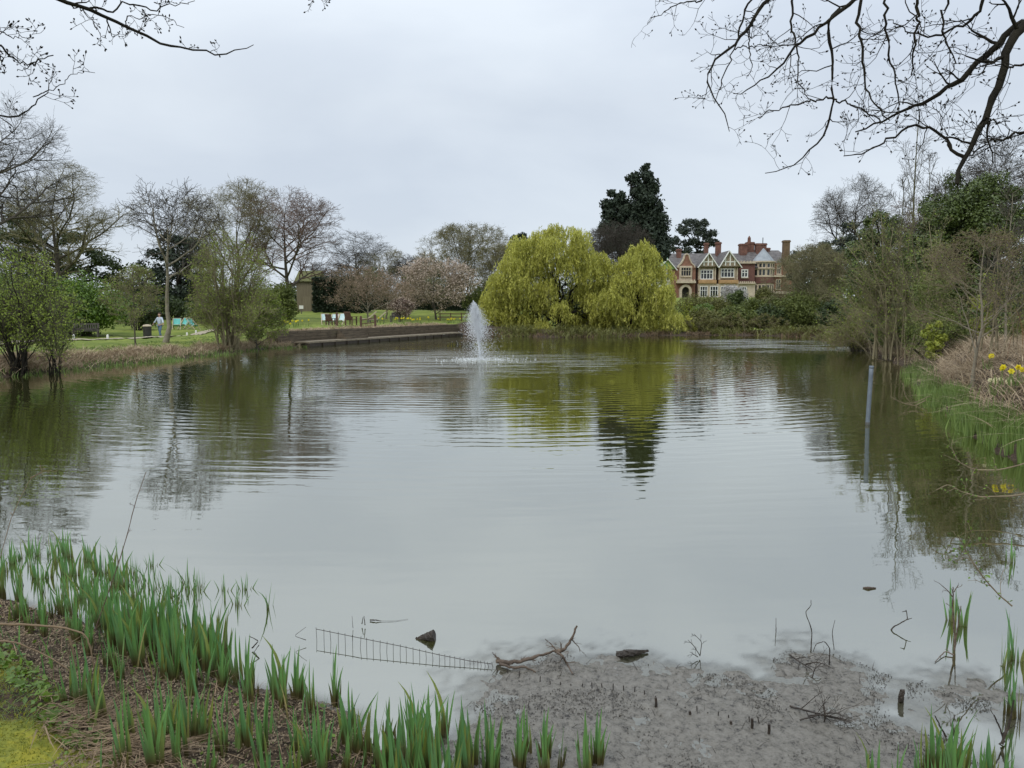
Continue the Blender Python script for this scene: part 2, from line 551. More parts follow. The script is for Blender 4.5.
def land(x, y, full=False):
    x = np.atleast_1d(np.asarray(x, float))
    y = np.atleast_1d(np.asarray(y, float))
    d = pdist(x, y, lake)
    ins = inpoly(x, y, lake)
    sd = np.where(ins, -d, d)
    num = np.zeros_like(x)
    den = np.zeros_like(x)
    for cx, cy, cz in CT:
        sc = 1.0 + 0.12 * math.hypot(cx, cy)
        w = 1.0 / (((x - cx) ** 2 + (y - cy) ** 2) / sc ** 2 + 0.02) ** 1.5
        num += w * cz
        den += w
    zl = num / den
    near = np.hypot(x, y)
    wd = np.clip(0.35 + near * 0.05, 0.9, 3.0)
    wd = np.where((x > 6) & (near < 45), 2.2, wd)
    wd = np.where((x < 3) & (near < 10), 3.0, wd)
    jag = (fbm(x * 1.3, y * 1.3, 4, 5) - 0.5) * 0.5 * np.clip(near / 12, 0.4, 2)
    s2 = sd + jag
    z = np.where(s2 > 0, 0.03 + (zl - 0.03) * sstep(s2, -0.15, wd), np.maximum(-0.7, s2 * 0.22))
    # ground held back behind the timber quay
    q = (np.stack([x, y], -1) - QA)
    along = q @ qdir
    off = q @ qnrm
    L_ = np.linalg.norm(QB - QA)
    m = (along > -0.5) & (along < L_ + 1.0) & (off > -1.5) & (off < 1.75)
    z = np.where(m, np.minimum(z, -0.25), z)
    z = z + (fbm(x * 3.1, y * 3.1, 4, 9) - 0.5) * 0.10 * sstep(sd, 0.0, 0.6) * np.clip(near / 8, 0.6, 2)
    z = z + (fbm(x * 14, y * 14, 3, 19) - 0.5) * 0.05 * sstep(sd, 0.0, 0.3) * (near < 14)
    # mud shoal
    dm = pdist(x, y, mud_w)
    im = inpoly(x, y, mud_w)
    dm = np.where(im, dm, -dm)
    di = pdist(x, y, isle_w)
    di = np.where(inpoly(x, y, isle_w), di, -di)
    dd = np.maximum(dm, di + 0.05) + (fbm(x * 6, y * 6, 5, 31) - 0.5) * 0.55
    mudz = -0.046 + 0.058 * sstep(dd, -0.45, 0.30) + (fbm(x * 4, y * 4, 4, 41) - 0.5) * 0.036 + (fbm(x * 26, y * 26, 4, 43) - 0.5) * 0.030
    mm = sstep(dd, -0.75, -0.35) * (near < 12)
    mm = mm * (sd < 0.05)
    z = z * (1 - mm) + mudz * mm
    if full:
        mm = sstep(dd, -1.3, -0.8) * (near < 12) * (sd < 0.05)
        return z, sd, mm, near
    return z


def gz(x, y):
    return float(land(x, y)[0])


def build_terrain():
    aF = np.radians(np.arange(-44, 44.01, 0.2))
    aB = np.radians(np.arange(48, 313, 5))
    A = np.concatenate([aF, aB])
    r = [0.4]
    while r[-1] < 1600:
        q = r[-1]
        r.append(q * (1.25 if q < 2 else 1.0065 if q < 7.5 else 1.014 if q < 20 else 1.022 if q < 160 else 1.15))
    R = np.array(r)
    X = np.outer(R, np.sin(A))
    Y = np.outer(R, np.cos(A))
    z, sd, mm, near = land(X.ravel(), Y.ravel(), True)
    nr, na = len(R), len(A)
    V = np.stack([X.ravel(), Y.ravel(), z], -1)
    V = np.concatenate([V, [[0, 0, gz(0, 0)]]])
    i = np.arange(nr * na).reshape(nr, na)
    Q = np.stack([i[:-1], np.roll(i[:-1], -1, 1), np.roll(i[1:], -1, 1), i[1:]], -1).reshape(-1, 4)
    Q = Q[:, ::-1]
    me = mesh_np('ground', V, Q)
    x, y = V[:, 0], V[:, 1]
    sdf = np.append(sd, 2)
    nearf = np.append(near, 0)
    mud = np.append(mm, 0)
    nz = fbm(x * 1.7, y * 1.7, 4, 61)
    soil = ((nearf < 13) & (x < 5)).astype(float)
    soil = np.maximum(soil, 1 - sstep(sdf, 0.2, 1.6))
    rb = (x > 5) & (nearf < 60)
    soil = np.where(rb, np.maximum(soil, 1 - sstep(sdf, 3, 5)), soil)
    soil = np.maximum(soil, ((x > -5) & (x < 60) & (y > 55) & (y < 100) & (sdf < 12)).astype(float))
    mp_ = [gp(*p, 0.2) for p in [(-400, 640), (-20, 652), (28, 676), (56, 706), (58, 735), (50, 790), (200, 860), (900, 1100), (600, 3000), (-2500, 1500)]]
    dmo = pdist(x, y, mp_)
    dmo = np.where(inpoly(x, y, mp_), dmo, -dmo)
    moss = (nearf < 13) * sstep(dmo + (nz - 0.5) * 1.3, -0.12, 0.16)
    c = np.stack([mud, moss, np.clip(soil, 0, 1), np.ones_like(mud)], -1).astype(np.float32)
    ca = me.color_attributes.new('mask', 'FLOAT_COLOR', 'POINT')
    ca.data.foreach_set('color', c.ravel())
    m, t, b = newmat('ground_cover')
    sset(b, Roughness=0.9)
    b.inputs['Specular IOR Level'].default_value = 0.25
    at_ = N(t, 'ShaderNodeVertexColor', layer_name='mask')
    sc_ = N(t, 'ShaderNodeSeparateColor')
    t.links.new(at_.outputs['Color'], sc_.inputs[0])
    tc = N(t, 'ShaderNodeTexCoord')

    def nramp(scale, c1, c2, p1=0.35, p2=0.65, detail=6, c3=None, p3=0.5, rough=0.6):
        n = N(t, 'ShaderNodeTexNoise')
        sset(n, Scale=scale, Detail=detail, Roughness=rough)
        t.links.new(tc.outputs['Object'], n.inputs['Vector'])
        r_ = N(t, 'ShaderNodeValToRGB')
        r_.color_ramp.elements[0].position = p1
        r_.color_ramp.elements[1].position = p2
        r_.color_ramp.elements[0].color = (*c1, 1)
        r_.color_ramp.elements[1].color = (*c2, 1)
        if c3:
            e = r_.color_ramp.elements.new(p3)
            e.color = (*c3, 1)
        t.links.new(n.outputs['Fac'], r_.inputs['Fac'])
        return r_.outputs['Color'], n.outputs['Fac']
    grass, gf = nramp(0.45, (0.095, 0.135, 0.020), (0.215, 0.25, 0.045), 0.33, 0.67, 9)
    moss_c, mf = nramp(7, (0.10, 0.12, 0.022), (0.30, 0.27, 0.03), 0.35, 0.66, 7, (0.19, 0.20, 0.03), 0.5, 0.7)
    soil_c, sf = nramp(24, (0.028, 0.020, 0.014), (0.105, 0.072, 0.046), 0.38, 0.7, 6)
    mud_c, uf = nramp(19, (0.014, 0.012, 0.010), (0.235, 0.22, 0.19), 0.39, 0.70, 9, (0.135, 0.124, 0.104), 0.47, 0.9)
    cur = grass
    for col, ch in ((soil_c, 'Blue'), (moss_c, 'Green'), (mud_c, 'Red')):
        mxx = N(t, 'ShaderNodeMixRGB')
        t.links.new(sc_.outputs[ch], mxx.inputs[0])
        t.links.new(cur, mxx.inputs[1])
        t.links.new(col, mxx.inputs[2])
        cur = mxx.outputs[0]
    t.links.new(cur, b.inputs['Base Color'])
    rr = N(t, 'ShaderNodeMapRange')
    sset(rr, To_Min=0.92, To_Max=0.20)
    t.links.new(sc_.outputs['Red'], rr.inputs['Value'])
    t.links.new(rr.outputs[0], b.inputs['Roughness'])
    bp = N(t, 'ShaderNodeBump')
    bp.inputs['Strength'].default_value = 0.35
    bp.inputs['Distance'].default_value = 0.02
    t.links.new(uf, bp.inputs['Height'])
    t.links.new(bp.outputs[0], b.inputs['Normal'])
    o = link('ground', me, m)
    tag(o, 'grassy banks with bare soil, moss and a grey mud shoal round the lake', None, None, 'structure')


build_terrain()


def build_water():
    m, t, b = newmat('lake_water')
    t.nodes.remove(b)
    out = t.nodes['Material Output']
    tc = N(t, 'ShaderNodeTexCoord')
    sub = N(t, 'ShaderNodeVectorMath', operation='SUBTRACT')
    sub.inputs[1].default_value = (FX, FY, 0)
    t.links.new(tc.outputs['Object'], sub.inputs[0])
    ln = N(t, 'ShaderNodeVectorMath', operation='LENGTH')
    t.links.new(sub.outputs[0], ln.inputs[0])

    def wave(scale, dist, dscale):
        w = N(t, 'ShaderNodeTexWave', wave_type='RINGS', rings_direction='SPHERICAL', wave_profile='SIN')
        sset(w, Scale=scale, Distortion=dist, Detail=3.0)
        w.inputs['Detail Scale'].default_value = dscale
        t.links.new(sub.outputs[0], w.inputs['Vector'])
        return w.outputs['Fac']

    def noise(scale, detail, st=(1, 1, 1)):
        mp_ = N(t, 'ShaderNodeMapping')
        mp_.inputs['Scale'].default_value = st
        n = N(t, 'ShaderNodeTexNoise')
        sset(n, Scale=scale, Detail=detail, Roughness=0.55)
        t.links.new(tc.outputs['Object'], mp_.inputs[0])
        t.links.new(mp_.outputs[0], n.inputs['Vector'])
        return n.outputs['Fac']

    def math_(op, a, bb, c=None):
        n = N(t, 'ShaderNodeMath', operation=op)
        for i, v in enumerate((a, bb, c)):
            if v is None: continue
            if isinstance(v, (int, float)): n.inputs[i].default_value = v
            else: t.links.new(v, n.inputs[i])
        return n.outputs[0]

    def mrange(v, a, bb, c, d, smooth=True):
        n = N(t, 'ShaderNodeMapRange')
        if smooth: n.interpolation_type = 'SMOOTHSTEP'
        sset(n, From_Min=a, From_Max=bb, To_Min=c, To_Max=d)
        t.links.new(v, n.inputs['Value'])
        return n.outputs[0]
    dist = ln.outputs['Value']
    # amplitudes in metres
    far_fall = mrange(dist, 19.0, 31.0, 1.0, 0.15)
    patch = mrange(noise(0.22, 4, (0.7, 1.6, 1)), 0.36, 0.64, 0.10, 1.0)
    ringamp = math_('MULTIPLY', math_('MULTIPLY', far_fall, patch), 0.0036)
    ring = math_('MULTIPLY', wave(0.72, 7.0, 0.30), ringamp)
    ring2 = math_('MULTIPLY', wave(1.5, 8.0, 0.6), math_('MULTIPLY', ringamp, 0.35))
    n1 = math_('MULTIPLY', noise(1.6, 3, (0.55, 1.6, 1)), math_('MULTIPLY', far_fall, 0.0065))
    chopamp = mrange(dist, 0.5, 13.0, 0.075, 0.0)
    n2 = math_('MULTIPLY', noise(2.6, 4, (0.8, 1.3, 1)), math_('MULTIPLY', chopamp, mrange(noise(0.55, 4, (0.45, 1.8, 1)), 0.38, 0.62, 0.12, 1.15)))
    h = math_('ADD', math_('ADD', ring, ring2), math_('ADD', n1, n2))
    # calm, wind-rippled band at the far side
    sxyz = N(t, 'ShaderNodeSeparateXYZ')
    t.links.new(tc.outputs['Object'], sxyz.inputs[0])
    band = math_('MULTIPLY', math_('MULTIPLY', mrange(sxyz.outputs['Y'], 38, 47, 0, 1), mrange(sxyz.outputs['Y'], 55, 62, 1, 0)), math_('MULTIPLY', mrange(sxyz.outputs['X'], 10, 17, 0, 1), mrange(noise(0.35, 3, (0.5, 1.6, 1)), 0.42, 0.58, 0.0, 1.0)))
    n3 = math_('MULTIPLY', noise(3.2, 3, (0.7, 1.2, 1)), math_('MULTIPLY', band, 0.10))
    h = math_('ADD', h, n3)
    bp = N(t, 'ShaderNodeBump')
    bp.inputs['Strength'].default_value = 1.0
    bp.inputs['Distance'].default_value = 1.0
    t.links.new(h, bp.inputs['Height'])
    lw = N(t, 'ShaderNodeLayerWeight')
    lw.inputs['Blend'].default_value = 0.5
    t.links.new(bp.outputs[0], lw.inputs['Normal'])
    fac0 = math_('MULTIPLY_ADD', math_('POWER', lw.outputs['Facing'], 4.0), 0.53, 0.43)
    atn = N(t, 'ShaderNodeAttribute', attribute_name='shallow')
    fac = math_('MULTIPLY', fac0, math_('MULTIPLY_ADD', math_('POWER', atn.outputs['Fac'], 2.0), -0.55, 1.0))
    df = N(t, 'ShaderNodeBsdfDiffuse')
    rp_ = N(t, 'ShaderNodeValToRGB')
    rp_.color_ramp.elements[0].color = (0.030, 0.034, 0.006, 1)
    rp_.color_ramp.elements[1].color = (0.046, 0.050, 0.014, 1)
    t.links.new(noise(0.12, 3), rp_.inputs['Fac'])
    t.links.new(rp_.outputs['Color'], df.inputs['Color'])
    gl = N(t, 'ShaderNodeBsdfGlossy')
    gl.inputs['Roughness'].default_value = 0.02
    gl.inputs['Color'].default_value = (0.95, 0.95, 0.905, 1)
    t.links.new(bp.outputs[0], gl.inputs['Normal'])
    ms = N(t, 'ShaderNodeMixShader')
    t.links.new(fac, ms.inputs[0])
    t.links.new(df.outputs[0], ms.inputs[1])
    t.links.new(gl.outputs[0], ms.inputs[2])
    t.links.new(ms.outputs[0], out.inputs['Surface'])
    lo, hi = lake_a.min(0) - 1, lake_a.max(0) + 1
    gx = np.concatenate([np.linspace(lo[0], -6.0, 8)[:-1], np.arange(-6.0, 4.6, 0.045), np.linspace(4.6, hi[0], 8)])
    gy = np.concatenate([np.linspace(min(lo[1], 2.0), 2.6, 3)[:-1], np.arange(2.6, 8.5, 0.045), np.linspace(8.5, hi[1], 10)])
    X, Y = np.meshgrid(gx, gy)
    V = np.stack([X.ravel(), Y.ravel(), np.zeros(X.size)], -1)
    ix = np.arange(X.size).reshape(X.shape)
    Q = np.stack([ix[:-1, :-1], ix[:-1, 1:], ix[1:, 1:], ix[1:, :-1]], -1).reshape(-1, 4)
    me = mesh_np('lake_water', V, Q, False)
    gzv = land(V[:, 0], V[:, 1])
    sh = sstep(gzv, -0.05, -0.002) * (np.hypot(V[:, 0], V[:, 1]) < 11)
    ca = me.attributes.new('shallow', 'FLOAT', 'POINT')
    ca.data.foreach_set('value', sh.astype(np.float32))
    tp = N(t, 'ShaderNodeBsdfTransparent')
    tp.inputs['Color'].default_value = (0.92, 0.92, 0.88, 1)
    m2 = N(t, 'ShaderNodeMixShader')
    t.links.new(math_('MULTIPLY', atn.outputs['Fac'], 0.85), m2.inputs[0])
    t.links.new(df.outputs[0], m2.inputs[1])
    t.links.new(tp.outputs[0], m2.inputs[2])
    t.links.new(m2.outputs[0], ms.inputs[1])
    o = link('lake_water', me, m)
    tag(o, 'calm dark green lake water with ripples spreading from the fountain', None, None, 'structure')


build_water()

# ================================================================== tree generator
def grow(rng, P0, R0, levels, rmin, env=None):
    out = [(P0, R0)]
    P, R = P0, R0
    for lv in levels:
        N0, k, _ = P.shape
        n = lv['n']
        t0, t1 = lv.get('t0', 0.25), lv.get('t1', 1.0)
        tt = t0 + (t1 - t0) * (np.arange(n)[None] + rng.uniform(0, 1, (N0, n))) / n
        f = tt * (k - 1)
        i = np.minimum(f.astype(int), k - 2)
        fr = (f - i)[..., None]
        rows = np.arange(N0)[:, None]
        a, b = P[rows, i], P[rows, i + 1]
        pos = a + (b - a) * fr
        tan = norm(b - a)
        rad = R[rows, i] * (1 - fr[..., 0]) + R[rows, i + 1] * fr[..., 0]
        az = np.arange(n)[None] * 2.4 + rng.uniform(0, 6.28, (N0, 1)) + rng.normal(0, 0.5, (N0, n))
        ref = np.where(np.abs(tan[..., 2:3]) > 0.9, np.array([1.0, 0, 0]), np.array([0, 0, 1.0]))
        u = norm(np.cross(tan, ref))
        v = np.cross(tan, u)
        ang = np.radians(rng.normal(lv['ang'], lv.get('angsd', 10), (N0, n)))[..., None]
        d = norm(tan * np.cos(ang) + (u * np.cos(az)[..., None] + v * np.sin(az)[..., None]) * np.sin(ang))
        ln = lv['len'] * (1 - lv.get('fall', 0.45) * (tt - t0) / max(t1 - t0, 1e-6)) * rng.uniform(0.65, 1.25, (N0, n))
        kk = lv.get('k', 4)
        pos, d, ln, rad = pos.reshape(-1, 3), d.reshape(-1, 3), ln.ravel(), rad.ravel()
        if lv.get('keep', 1) < 1:
            s = rng.uniform(size=len(ln)) < lv['keep']
            pos, d, ln, rad = pos[s], d[s], ln[s], rad[s]
        Pn = np.empty((len(ln), kk, 3))
        Pn[:, 0] = pos
        for j in range(1, kk):
            d = norm(d + rng.normal(0, lv.get('wig', 0.15), d.shape) + np.array([0, 0, lv.get('up', 0.05)]))
            Pn[:, j] = Pn[:, j - 1] + d * (ln / (kk - 1))[:, None]
        if env is not None:
            zc, ax, az, alow = env

            def rho(q):
                w = q - np.array([0, 0, zc])
                return np.sqrt((w[:, 0] / ax) ** 2 + (w[:, 1] / ax) ** 2 + (w[:, 2] / np.where(w[:, 2] > 0, az, alow)) ** 2)
            lim = 1 + rng.normal(0, 0.05, len(ln))
            ok = rho(Pn[:, 0]) < lim + 0.03
            Pn, rad, lim, ln = Pn[ok], rad[ok], lim[ok], ln[ok]
            sc = np.full(len(Pn), 0.12)
            for sv in (0.25, 0.4, 0.55, 0.7, 0.85, 1.0):
                e = Pn[:, 0] + (Pn[:, -1] - Pn[:, 0]) * sv
                sc = np.where(rho(e) < lim, sv, sc)
            Pn = Pn[:, :1] + (Pn - Pn[:, :1]) * sc[:, None, None]
        r0 = np.maximum(rad * lv.get('rr', 0.6), rmin)
        Rn = r0[:, None] * np.linspace(1, lv.get('tip', 0.35), kk)[None]
        Rn = np.maximum(Rn, rmin * 0.7)
        out.append((Pn, Rn))
        P, R = Pn, Rn
    return out


def trunk_line(rng, h, r, k=8, wig=0.007, lean=(0, 0), tip=0.2):
    z = np.linspace(0, h, k)
    x = np.cumsum(rng.normal(0, wig, k)) + lean[0] * z
    y = np.cumsum(rng.normal(0, wig, k)) + lean[1] * z
    x -= x[0]
    y -= y[0]
    rad = r * np.linspace(1, tip, k)
    rad[0] *= 1.35
    return np.stack([x, y, z], -1)[None], rad[None]


STY = {
    'oak': dict(th=0.72, tr=0.020, lv=[dict(n=11, t0=0.34, len=0.50, ang=58, up=0.10, wig=0.11, k=8, fall=0.50, rr=0.72),
                                       dict(n=8, t0=0.22, len=0.20, ang=46, up=0.05, wig=0.14, k=6, rr=0.75),
                                       dict(n=7, t0=0.15, len=0.10, ang=42, up=0.04, wig=0.14, k=4, rr=0.75),
                                       dict(n=5, t0=0.1, len=0.055, ang=42, up=0.03, wig=0.16, k=3),
                                       dict(n=2, t0=0.2, len=0.030, ang=40, up=0.02, wig=0.1, k=2)]),
    'vase': dict(th=0.62, tr=0.017, lv=[dict(n=10, t0=0.28, len=0.52, ang=36, up=0.08, wig=0.08, k=8, fall=0.35, rr=0.75),
                                        dict(n=8, t0=0.25, len=0.20, ang=38, up=0.06, wig=0.12, k=6, rr=0.75),
                                        dict(n=6, t0=0.15, len=0.10, ang=42, up=0.03, wig=0.18, k=4),
                                        dict(n=6, t0=0.1, len=0.055, ang=42, up=0.02, wig=0.2, k=3),
                                        dict(n=3, t0=0.2, len=0.03, ang=40, up=0.02, wig=0.1, k=2)]),
    'open': dict(th=0.66, tr=0.016, lv=[dict(n=9, t0=0.55, len=0.50, ang=52, up=0.12, wig=0.12, k=8, fall=0.35, rr=0.85),
                                        dict(n=7, t0=0.25, len=0.20, ang=46, up=0.06, wig=0.18, k=6, rr=0.75),
                                        dict(n=6, t0=0.2, len=0.10, ang=45, up=0.04, wig=0.2, k=4),
                                        dict(n=4, t0=0.15, len=0.05, ang=45, up=0.02, wig=0.2, k=3),
                                        dict(n=2, t0=0.3, len=0.03, ang=40, up=0.02, wig=0.1, k=2)]),
    'round': dict(th=0.70, tr=0.016, lv=[dict(n=16, t0=0.12, len=0.52, ang=56, up=0.10, wig=0.10, k=7, fall=0.4, rr=0.6),
                                         dict(n=8, t0=0.2, len=0.19, ang=45, up=0.08, wig=0.15, k=5),
                                         dict(n=6, t0=0.15, len=0.10, ang=42, up=0.05, wig=0.18, k=4),
                                         dict(n=6, t0=0.1, len=0.055, ang=42, up=0.04, wig=0.2, k=3),
                                         dict(n=3, t0=0.2, len=0.035, ang=38, up=0.02, wig=0.1, k=2)]),
    'slender': dict(th=0.93, tr=0.011, lv=[dict(n=17, t0=0.22, len=0.50, ang=50, up=0.06, wig=0.10, k=8, fall=0.5, rr=0.5),
                                           dict(n=7, t0=0.2, len=0.19, ang=42, up=0.04, wig=0.14, k=5),
                                           dict(n=5, t0=0.2, len=0.10, ang=42, up=0.03, wig=0.14, k=4),
                                           dict(n=4, t0=0.2, len=0.05, ang=40, up=0.02, wig=0.14, k=3)]),
    'sapling': dict(th=0.97, tr=0.007, lv=[dict(n=18, t0=0.25, len=0.24, ang=34, up=0.07, wig=0.07, k=6, fall=0.6, rr=0.45),
                                           dict(n=6, t0=0.2, len=0.09, ang=38, up=0.05, wig=0.12, k=4),
                                           dict(n=4, t0=0.2, len=0.04, ang=38, up=0.03, wig=0.12, k=3)]),
    'spread': dict(th=0.38, tr=0.022, lv=[dict(n=9, t0=0.35, len=0.66, ang=62, up=0.10, wig=0.16, k=8, fall=0.25, rr=0.6),
                                          dict(n=8, t0=0.2, len=0.26, ang=46, up=0.03, wig=0.2, k=6),
                                          dict(n=7, t0=0.15, len=0.13, ang=45, up=0.02, wig=0.2, k=4),
                                          dict(n=5, t0=0.1, len=0.065, ang=45, up=0.02, wig=0.2, k=3)]),
}


def fit(br, H, Wd, dome=0):
    tips = br[-1][0].reshape(-1, 3)
    zmax = np.percentile(tips[:, 2], 99.6)
    c = br[0][0][0, 0]
    wx = np.percentile(np.abs(tips[:, 0] - c[0]), 97) * 2
    s = np.array([Wd / wx, Wd / wx, H / zmax])
    br = [(P * s, R) for P, R in br]
    return br


def bare_tree(name, label, px, depth, top, wpx, style, seed, bark, twig, cat='tree', group=None, leaf=None, leafn=1, leafs=0.06,
              tw=1.0, lean=(0, 0), base=None, rmul=1.0, cut=None, rmin=None, leafmat_level=-1):
    rng = np.random.default_rng(seed)
    st = STY[style]
    x = at(px, 308, depth)[0]
    z0 = gz(x, depth) if base is None else base
    H = at(px, top, depth)[2] - z0
    Wd = wpx * depth / F
    P0, R0 = trunk_line(rng, st['th'], st['tr'], lean=lean)
    lv = st['lv'] if cut is None else st['lv'][:cut]
    rmin = (0.0045 + depth * 0.00008) if rmin is None else rmin
    zc = {'oak': 0.58, 'round': 0.48, 'open': 0.66, 'slender': 0.52, 'spread': 0.55, 'vase': 0.58}.get(style, 0)
    env = (zc, Wd / H / 2, 1.0 - zc, zc * {'round': 0.92, 'spread': 0.7, 'open': 0.5, 'slender': 0.7, 'oak': 0.62}.get(style, 0.75)) if zc else None
    if zc:
        k_ = max(0.75, min(1.6, Wd / H)) * 1.25
        lv = [dict(l_, len=l_['len'] * (k_ if i < 2 else 1.0)) for i, l_ in enumerate(lv)]
    br = grow(rng, P0, R0 * rmul, lv, 0.0, env)
    br = fit(br, H, Wd)
    br = [(P, np.maximum(R * H, rmin * (0.8 if i > 3 else 1.0))) for i, (P, R) in enumerate(br)]
    root = empty(name, (x, depth, z0 - 0.08), label, cat, group)
    V, Q = merge([tubes(br[0][0], br[0][1], 8), tubes(br[1][0], br[1][1], 5)])
    link('trunk', mesh_np('trunk', V, Q), M[bark], root)
    V, Q = merge([tubes(P, R, 4 if i == 0 else 3) for i, (P, R) in enumerate(br[2:])])
    link('crown', mesh_np('crown', V, Q), M[twig], root)
    if leaf:
        Pt = br[leafmat_level][0]
        pts = Pt[:, 1:].reshape(-1, 3)
        sel = rng.integers(0, len(pts), int(len(pts) * leafn))
        C = pts[sel] + rng.normal(0, leafs * 1.2, (len(sel), 3))
        V, Q = leaves(C, leafs, rng, normal=np.array([0, -0.3, 0.6]))
        link('leaves', mesh_np('leaves', V, Q, False), M[leaf], root)
    return root


def clumps_leaf(rng, Cn, Rd, n, size, flat=1.0, up=0.5, aspect=0.55, shell=0.55):
    """leaf faces filling the outer shell of each clump"""
    k = len(Cn)
    n = np.maximum(6, (n * (Rd / Rd.mean()) ** 2).astype(int))
    idx = np.repeat(np.arange(k), n)
    d = norm(rng.normal(size=(len(idx), 3)))
    r = rng.uniform(shell, 1.0, len(idx)) ** 0.8 * rng.uniform(0.8, 1.15, len(idx))
    off = d * (r * Rd[idx])[:, None]
    off[:, 2] *= flat
    C = Cn[idx] + off
    return leaves(C, size, rng, normal=d + np.array([0, 0, up]), aspect=aspect, spread=0.75)


def ellip_clumps(rng, n, rx, ry, rz, rc, zc, inner=0.55, lower=-0.6):
    """clump centres spread through an ellipsoid"""
    d = norm(rng.normal(size=(n * 3, 3)))
    d = d[d[:, 2] > lower][:n]
    s = rng.uniform(inner, 1.0, len(d))[:, None]
    Cn = d * s * np.array([rx, ry, rz])
    Cn[:, 2] += zc
    return Cn, rc * rng.uniform(0.6, 1.35, len(d))


def bush(name, label, x0, x1, top, depth, leaf, seed, bot=None, n=46, dens=90, size=0.10, cat='shrub', group=None, dy=None, stems=9, rcf=0.30, bark='bark', lower=-1, flat=0.9):
    rng = np.random.default_rng(seed)
    px = (x0 + x1) / 2
    x = at(px, 308, depth)[0]
    z0 = gz(x, depth) - 0.05
    zt = at(px, top, depth)[2]
    H = zt - z0
    rx = (x1 - x0) / 2 * depth / F
    ry = dy or rx * 0.8
    rc = rcf * min(rx, H)
    zc = H * 0.42
    Cn, Rd = ellip_clumps(rng, n, max(rx - rc * 0.8, 0.1), max(ry - rc * 0.8, 0.1), H - zc - rc * 0.8, rc, zc, 0.55, lower)
    low = Cn[:, 2] < zc
    Cn[low, 2] = zc + (Cn[low, 2] - zc) * (zc / max(H - zc, 0.01)) * 0.9
    root = empty(name, (x, depth, z0), label, cat, group)
    V, Q = clumps_leaf(rng, Cn, Rd, dens, size, flat=flat)
    link('crown', mesh_np('crown', V, Q, False), M[leaf], root)
    base = np.stack([rng.normal(0, rx * 0.12, stems), rng.normal(0, ry * 0.12, stems), np.zeros(stems)], -1)
    tgt = Cn[rng.integers(0, len(Cn), stems)]
    tt = np.linspace(0, 1, 6)[None, :, None]
    P = base[:, None] + (tgt - base)[:, None] * tt + rng.normal(0, 0.04 * H, (stems, 6, 3)) * (tt > 0)
    R = np.full((stems, 6), 0.02 * H) * np.linspace(1, 0.3, 6)[None]
    V, Q = tubes(P, R, 5)
    link('stems', mesh_np('stems', V, Q), M[bark], root)
    return root


def stem_thicket(name, label, px, depth, tops, seed, twig, leaf=None, leafs=0.05, leafn=0.3, cat='shrub', r=0.025, spreadb=0.5, group=None, twn=9, twl=0.22, sub=5):
    """many thin stems rising from one stool; tops = list of (px, py) the stems reach"""
    rng = np.random.default_rng(seed)
    x = at(px, 308, depth)[0]
    z0 = gz(x, depth) - 0.05
    root = empty(name, (x, depth, z0), label, cat, group)
    k = 8
    T = np.array([at(a, b, depth + rng.normal(0, 1.2)) for a, b in tops]) - np.array([x, depth, z0])
    n = len(T)
    B = np.stack([rng.normal(0, spreadb, n), rng.normal(0, spreadb, n), np.zeros(n)], -1)
    t = np.linspace(0, 1, k)[None, :, None]
    P = B[:, None] + (T - B)[:, None] * t
    bow = (T - B) * np.array([1, 1, 0])
    P = P - bow[:, None] * (np.sin(t * np.pi) * 0.16) + rng.normal(0, 0.05, P.shape) * t
    Hh = np.linalg.norm(T - B, axis=1)
    R = (r * np.clip(Hh / 5, 0.5, 1.6))[:, None] * np.linspace(1, 0.25, k)[None]
    mH = Hh.mean()
    br = grow(rng, P, R, [dict(n=twn, t0=0.25, len=twl * mH, ang=28, up=0.05, wig=0.10, k=5, rr=0.5, fall=0.5),
                          dict(n=sub, t0=0.2, len=twl * 0.4 * mH, ang=34, up=0.04, wig=0.14, k=4),
                          dict(n=3, t0=0.2, len=twl * 0.18 * mH, ang=36, up=0.02, wig=0.14, k=2)], 0.0035 + depth * 0.00008)
    V, Q = tubes(br[0][0], br[0][1] * 1.25, 6)
    link('stems', mesh_np('stems', V, Q), M['bark_dark' if twig == 'bark' else 'stem_tan'], root)
    V, Q = merge([tubes(a, b, 3) for a, b in br[1:]])
    link('crown', mesh_np('crown', V, Q), M[twig], root)
    if leaf:
        pts = np.concatenate([br[2][0][:, 1:].reshape(-1, 3), br[3][0][:, 1:].reshape(-1, 3)])
        sel = rng.integers(0, len(pts), int(len(pts) * leafn))
        V, Q = leaves(pts[sel] + rng.normal(0, 0.06, (len(sel), 3)), leafs, rng, normal=np.array([0, -0.3, 0.5]))
        link('leaves', mesh_np('leaves', V, Q, False), M[leaf], root)
    return root

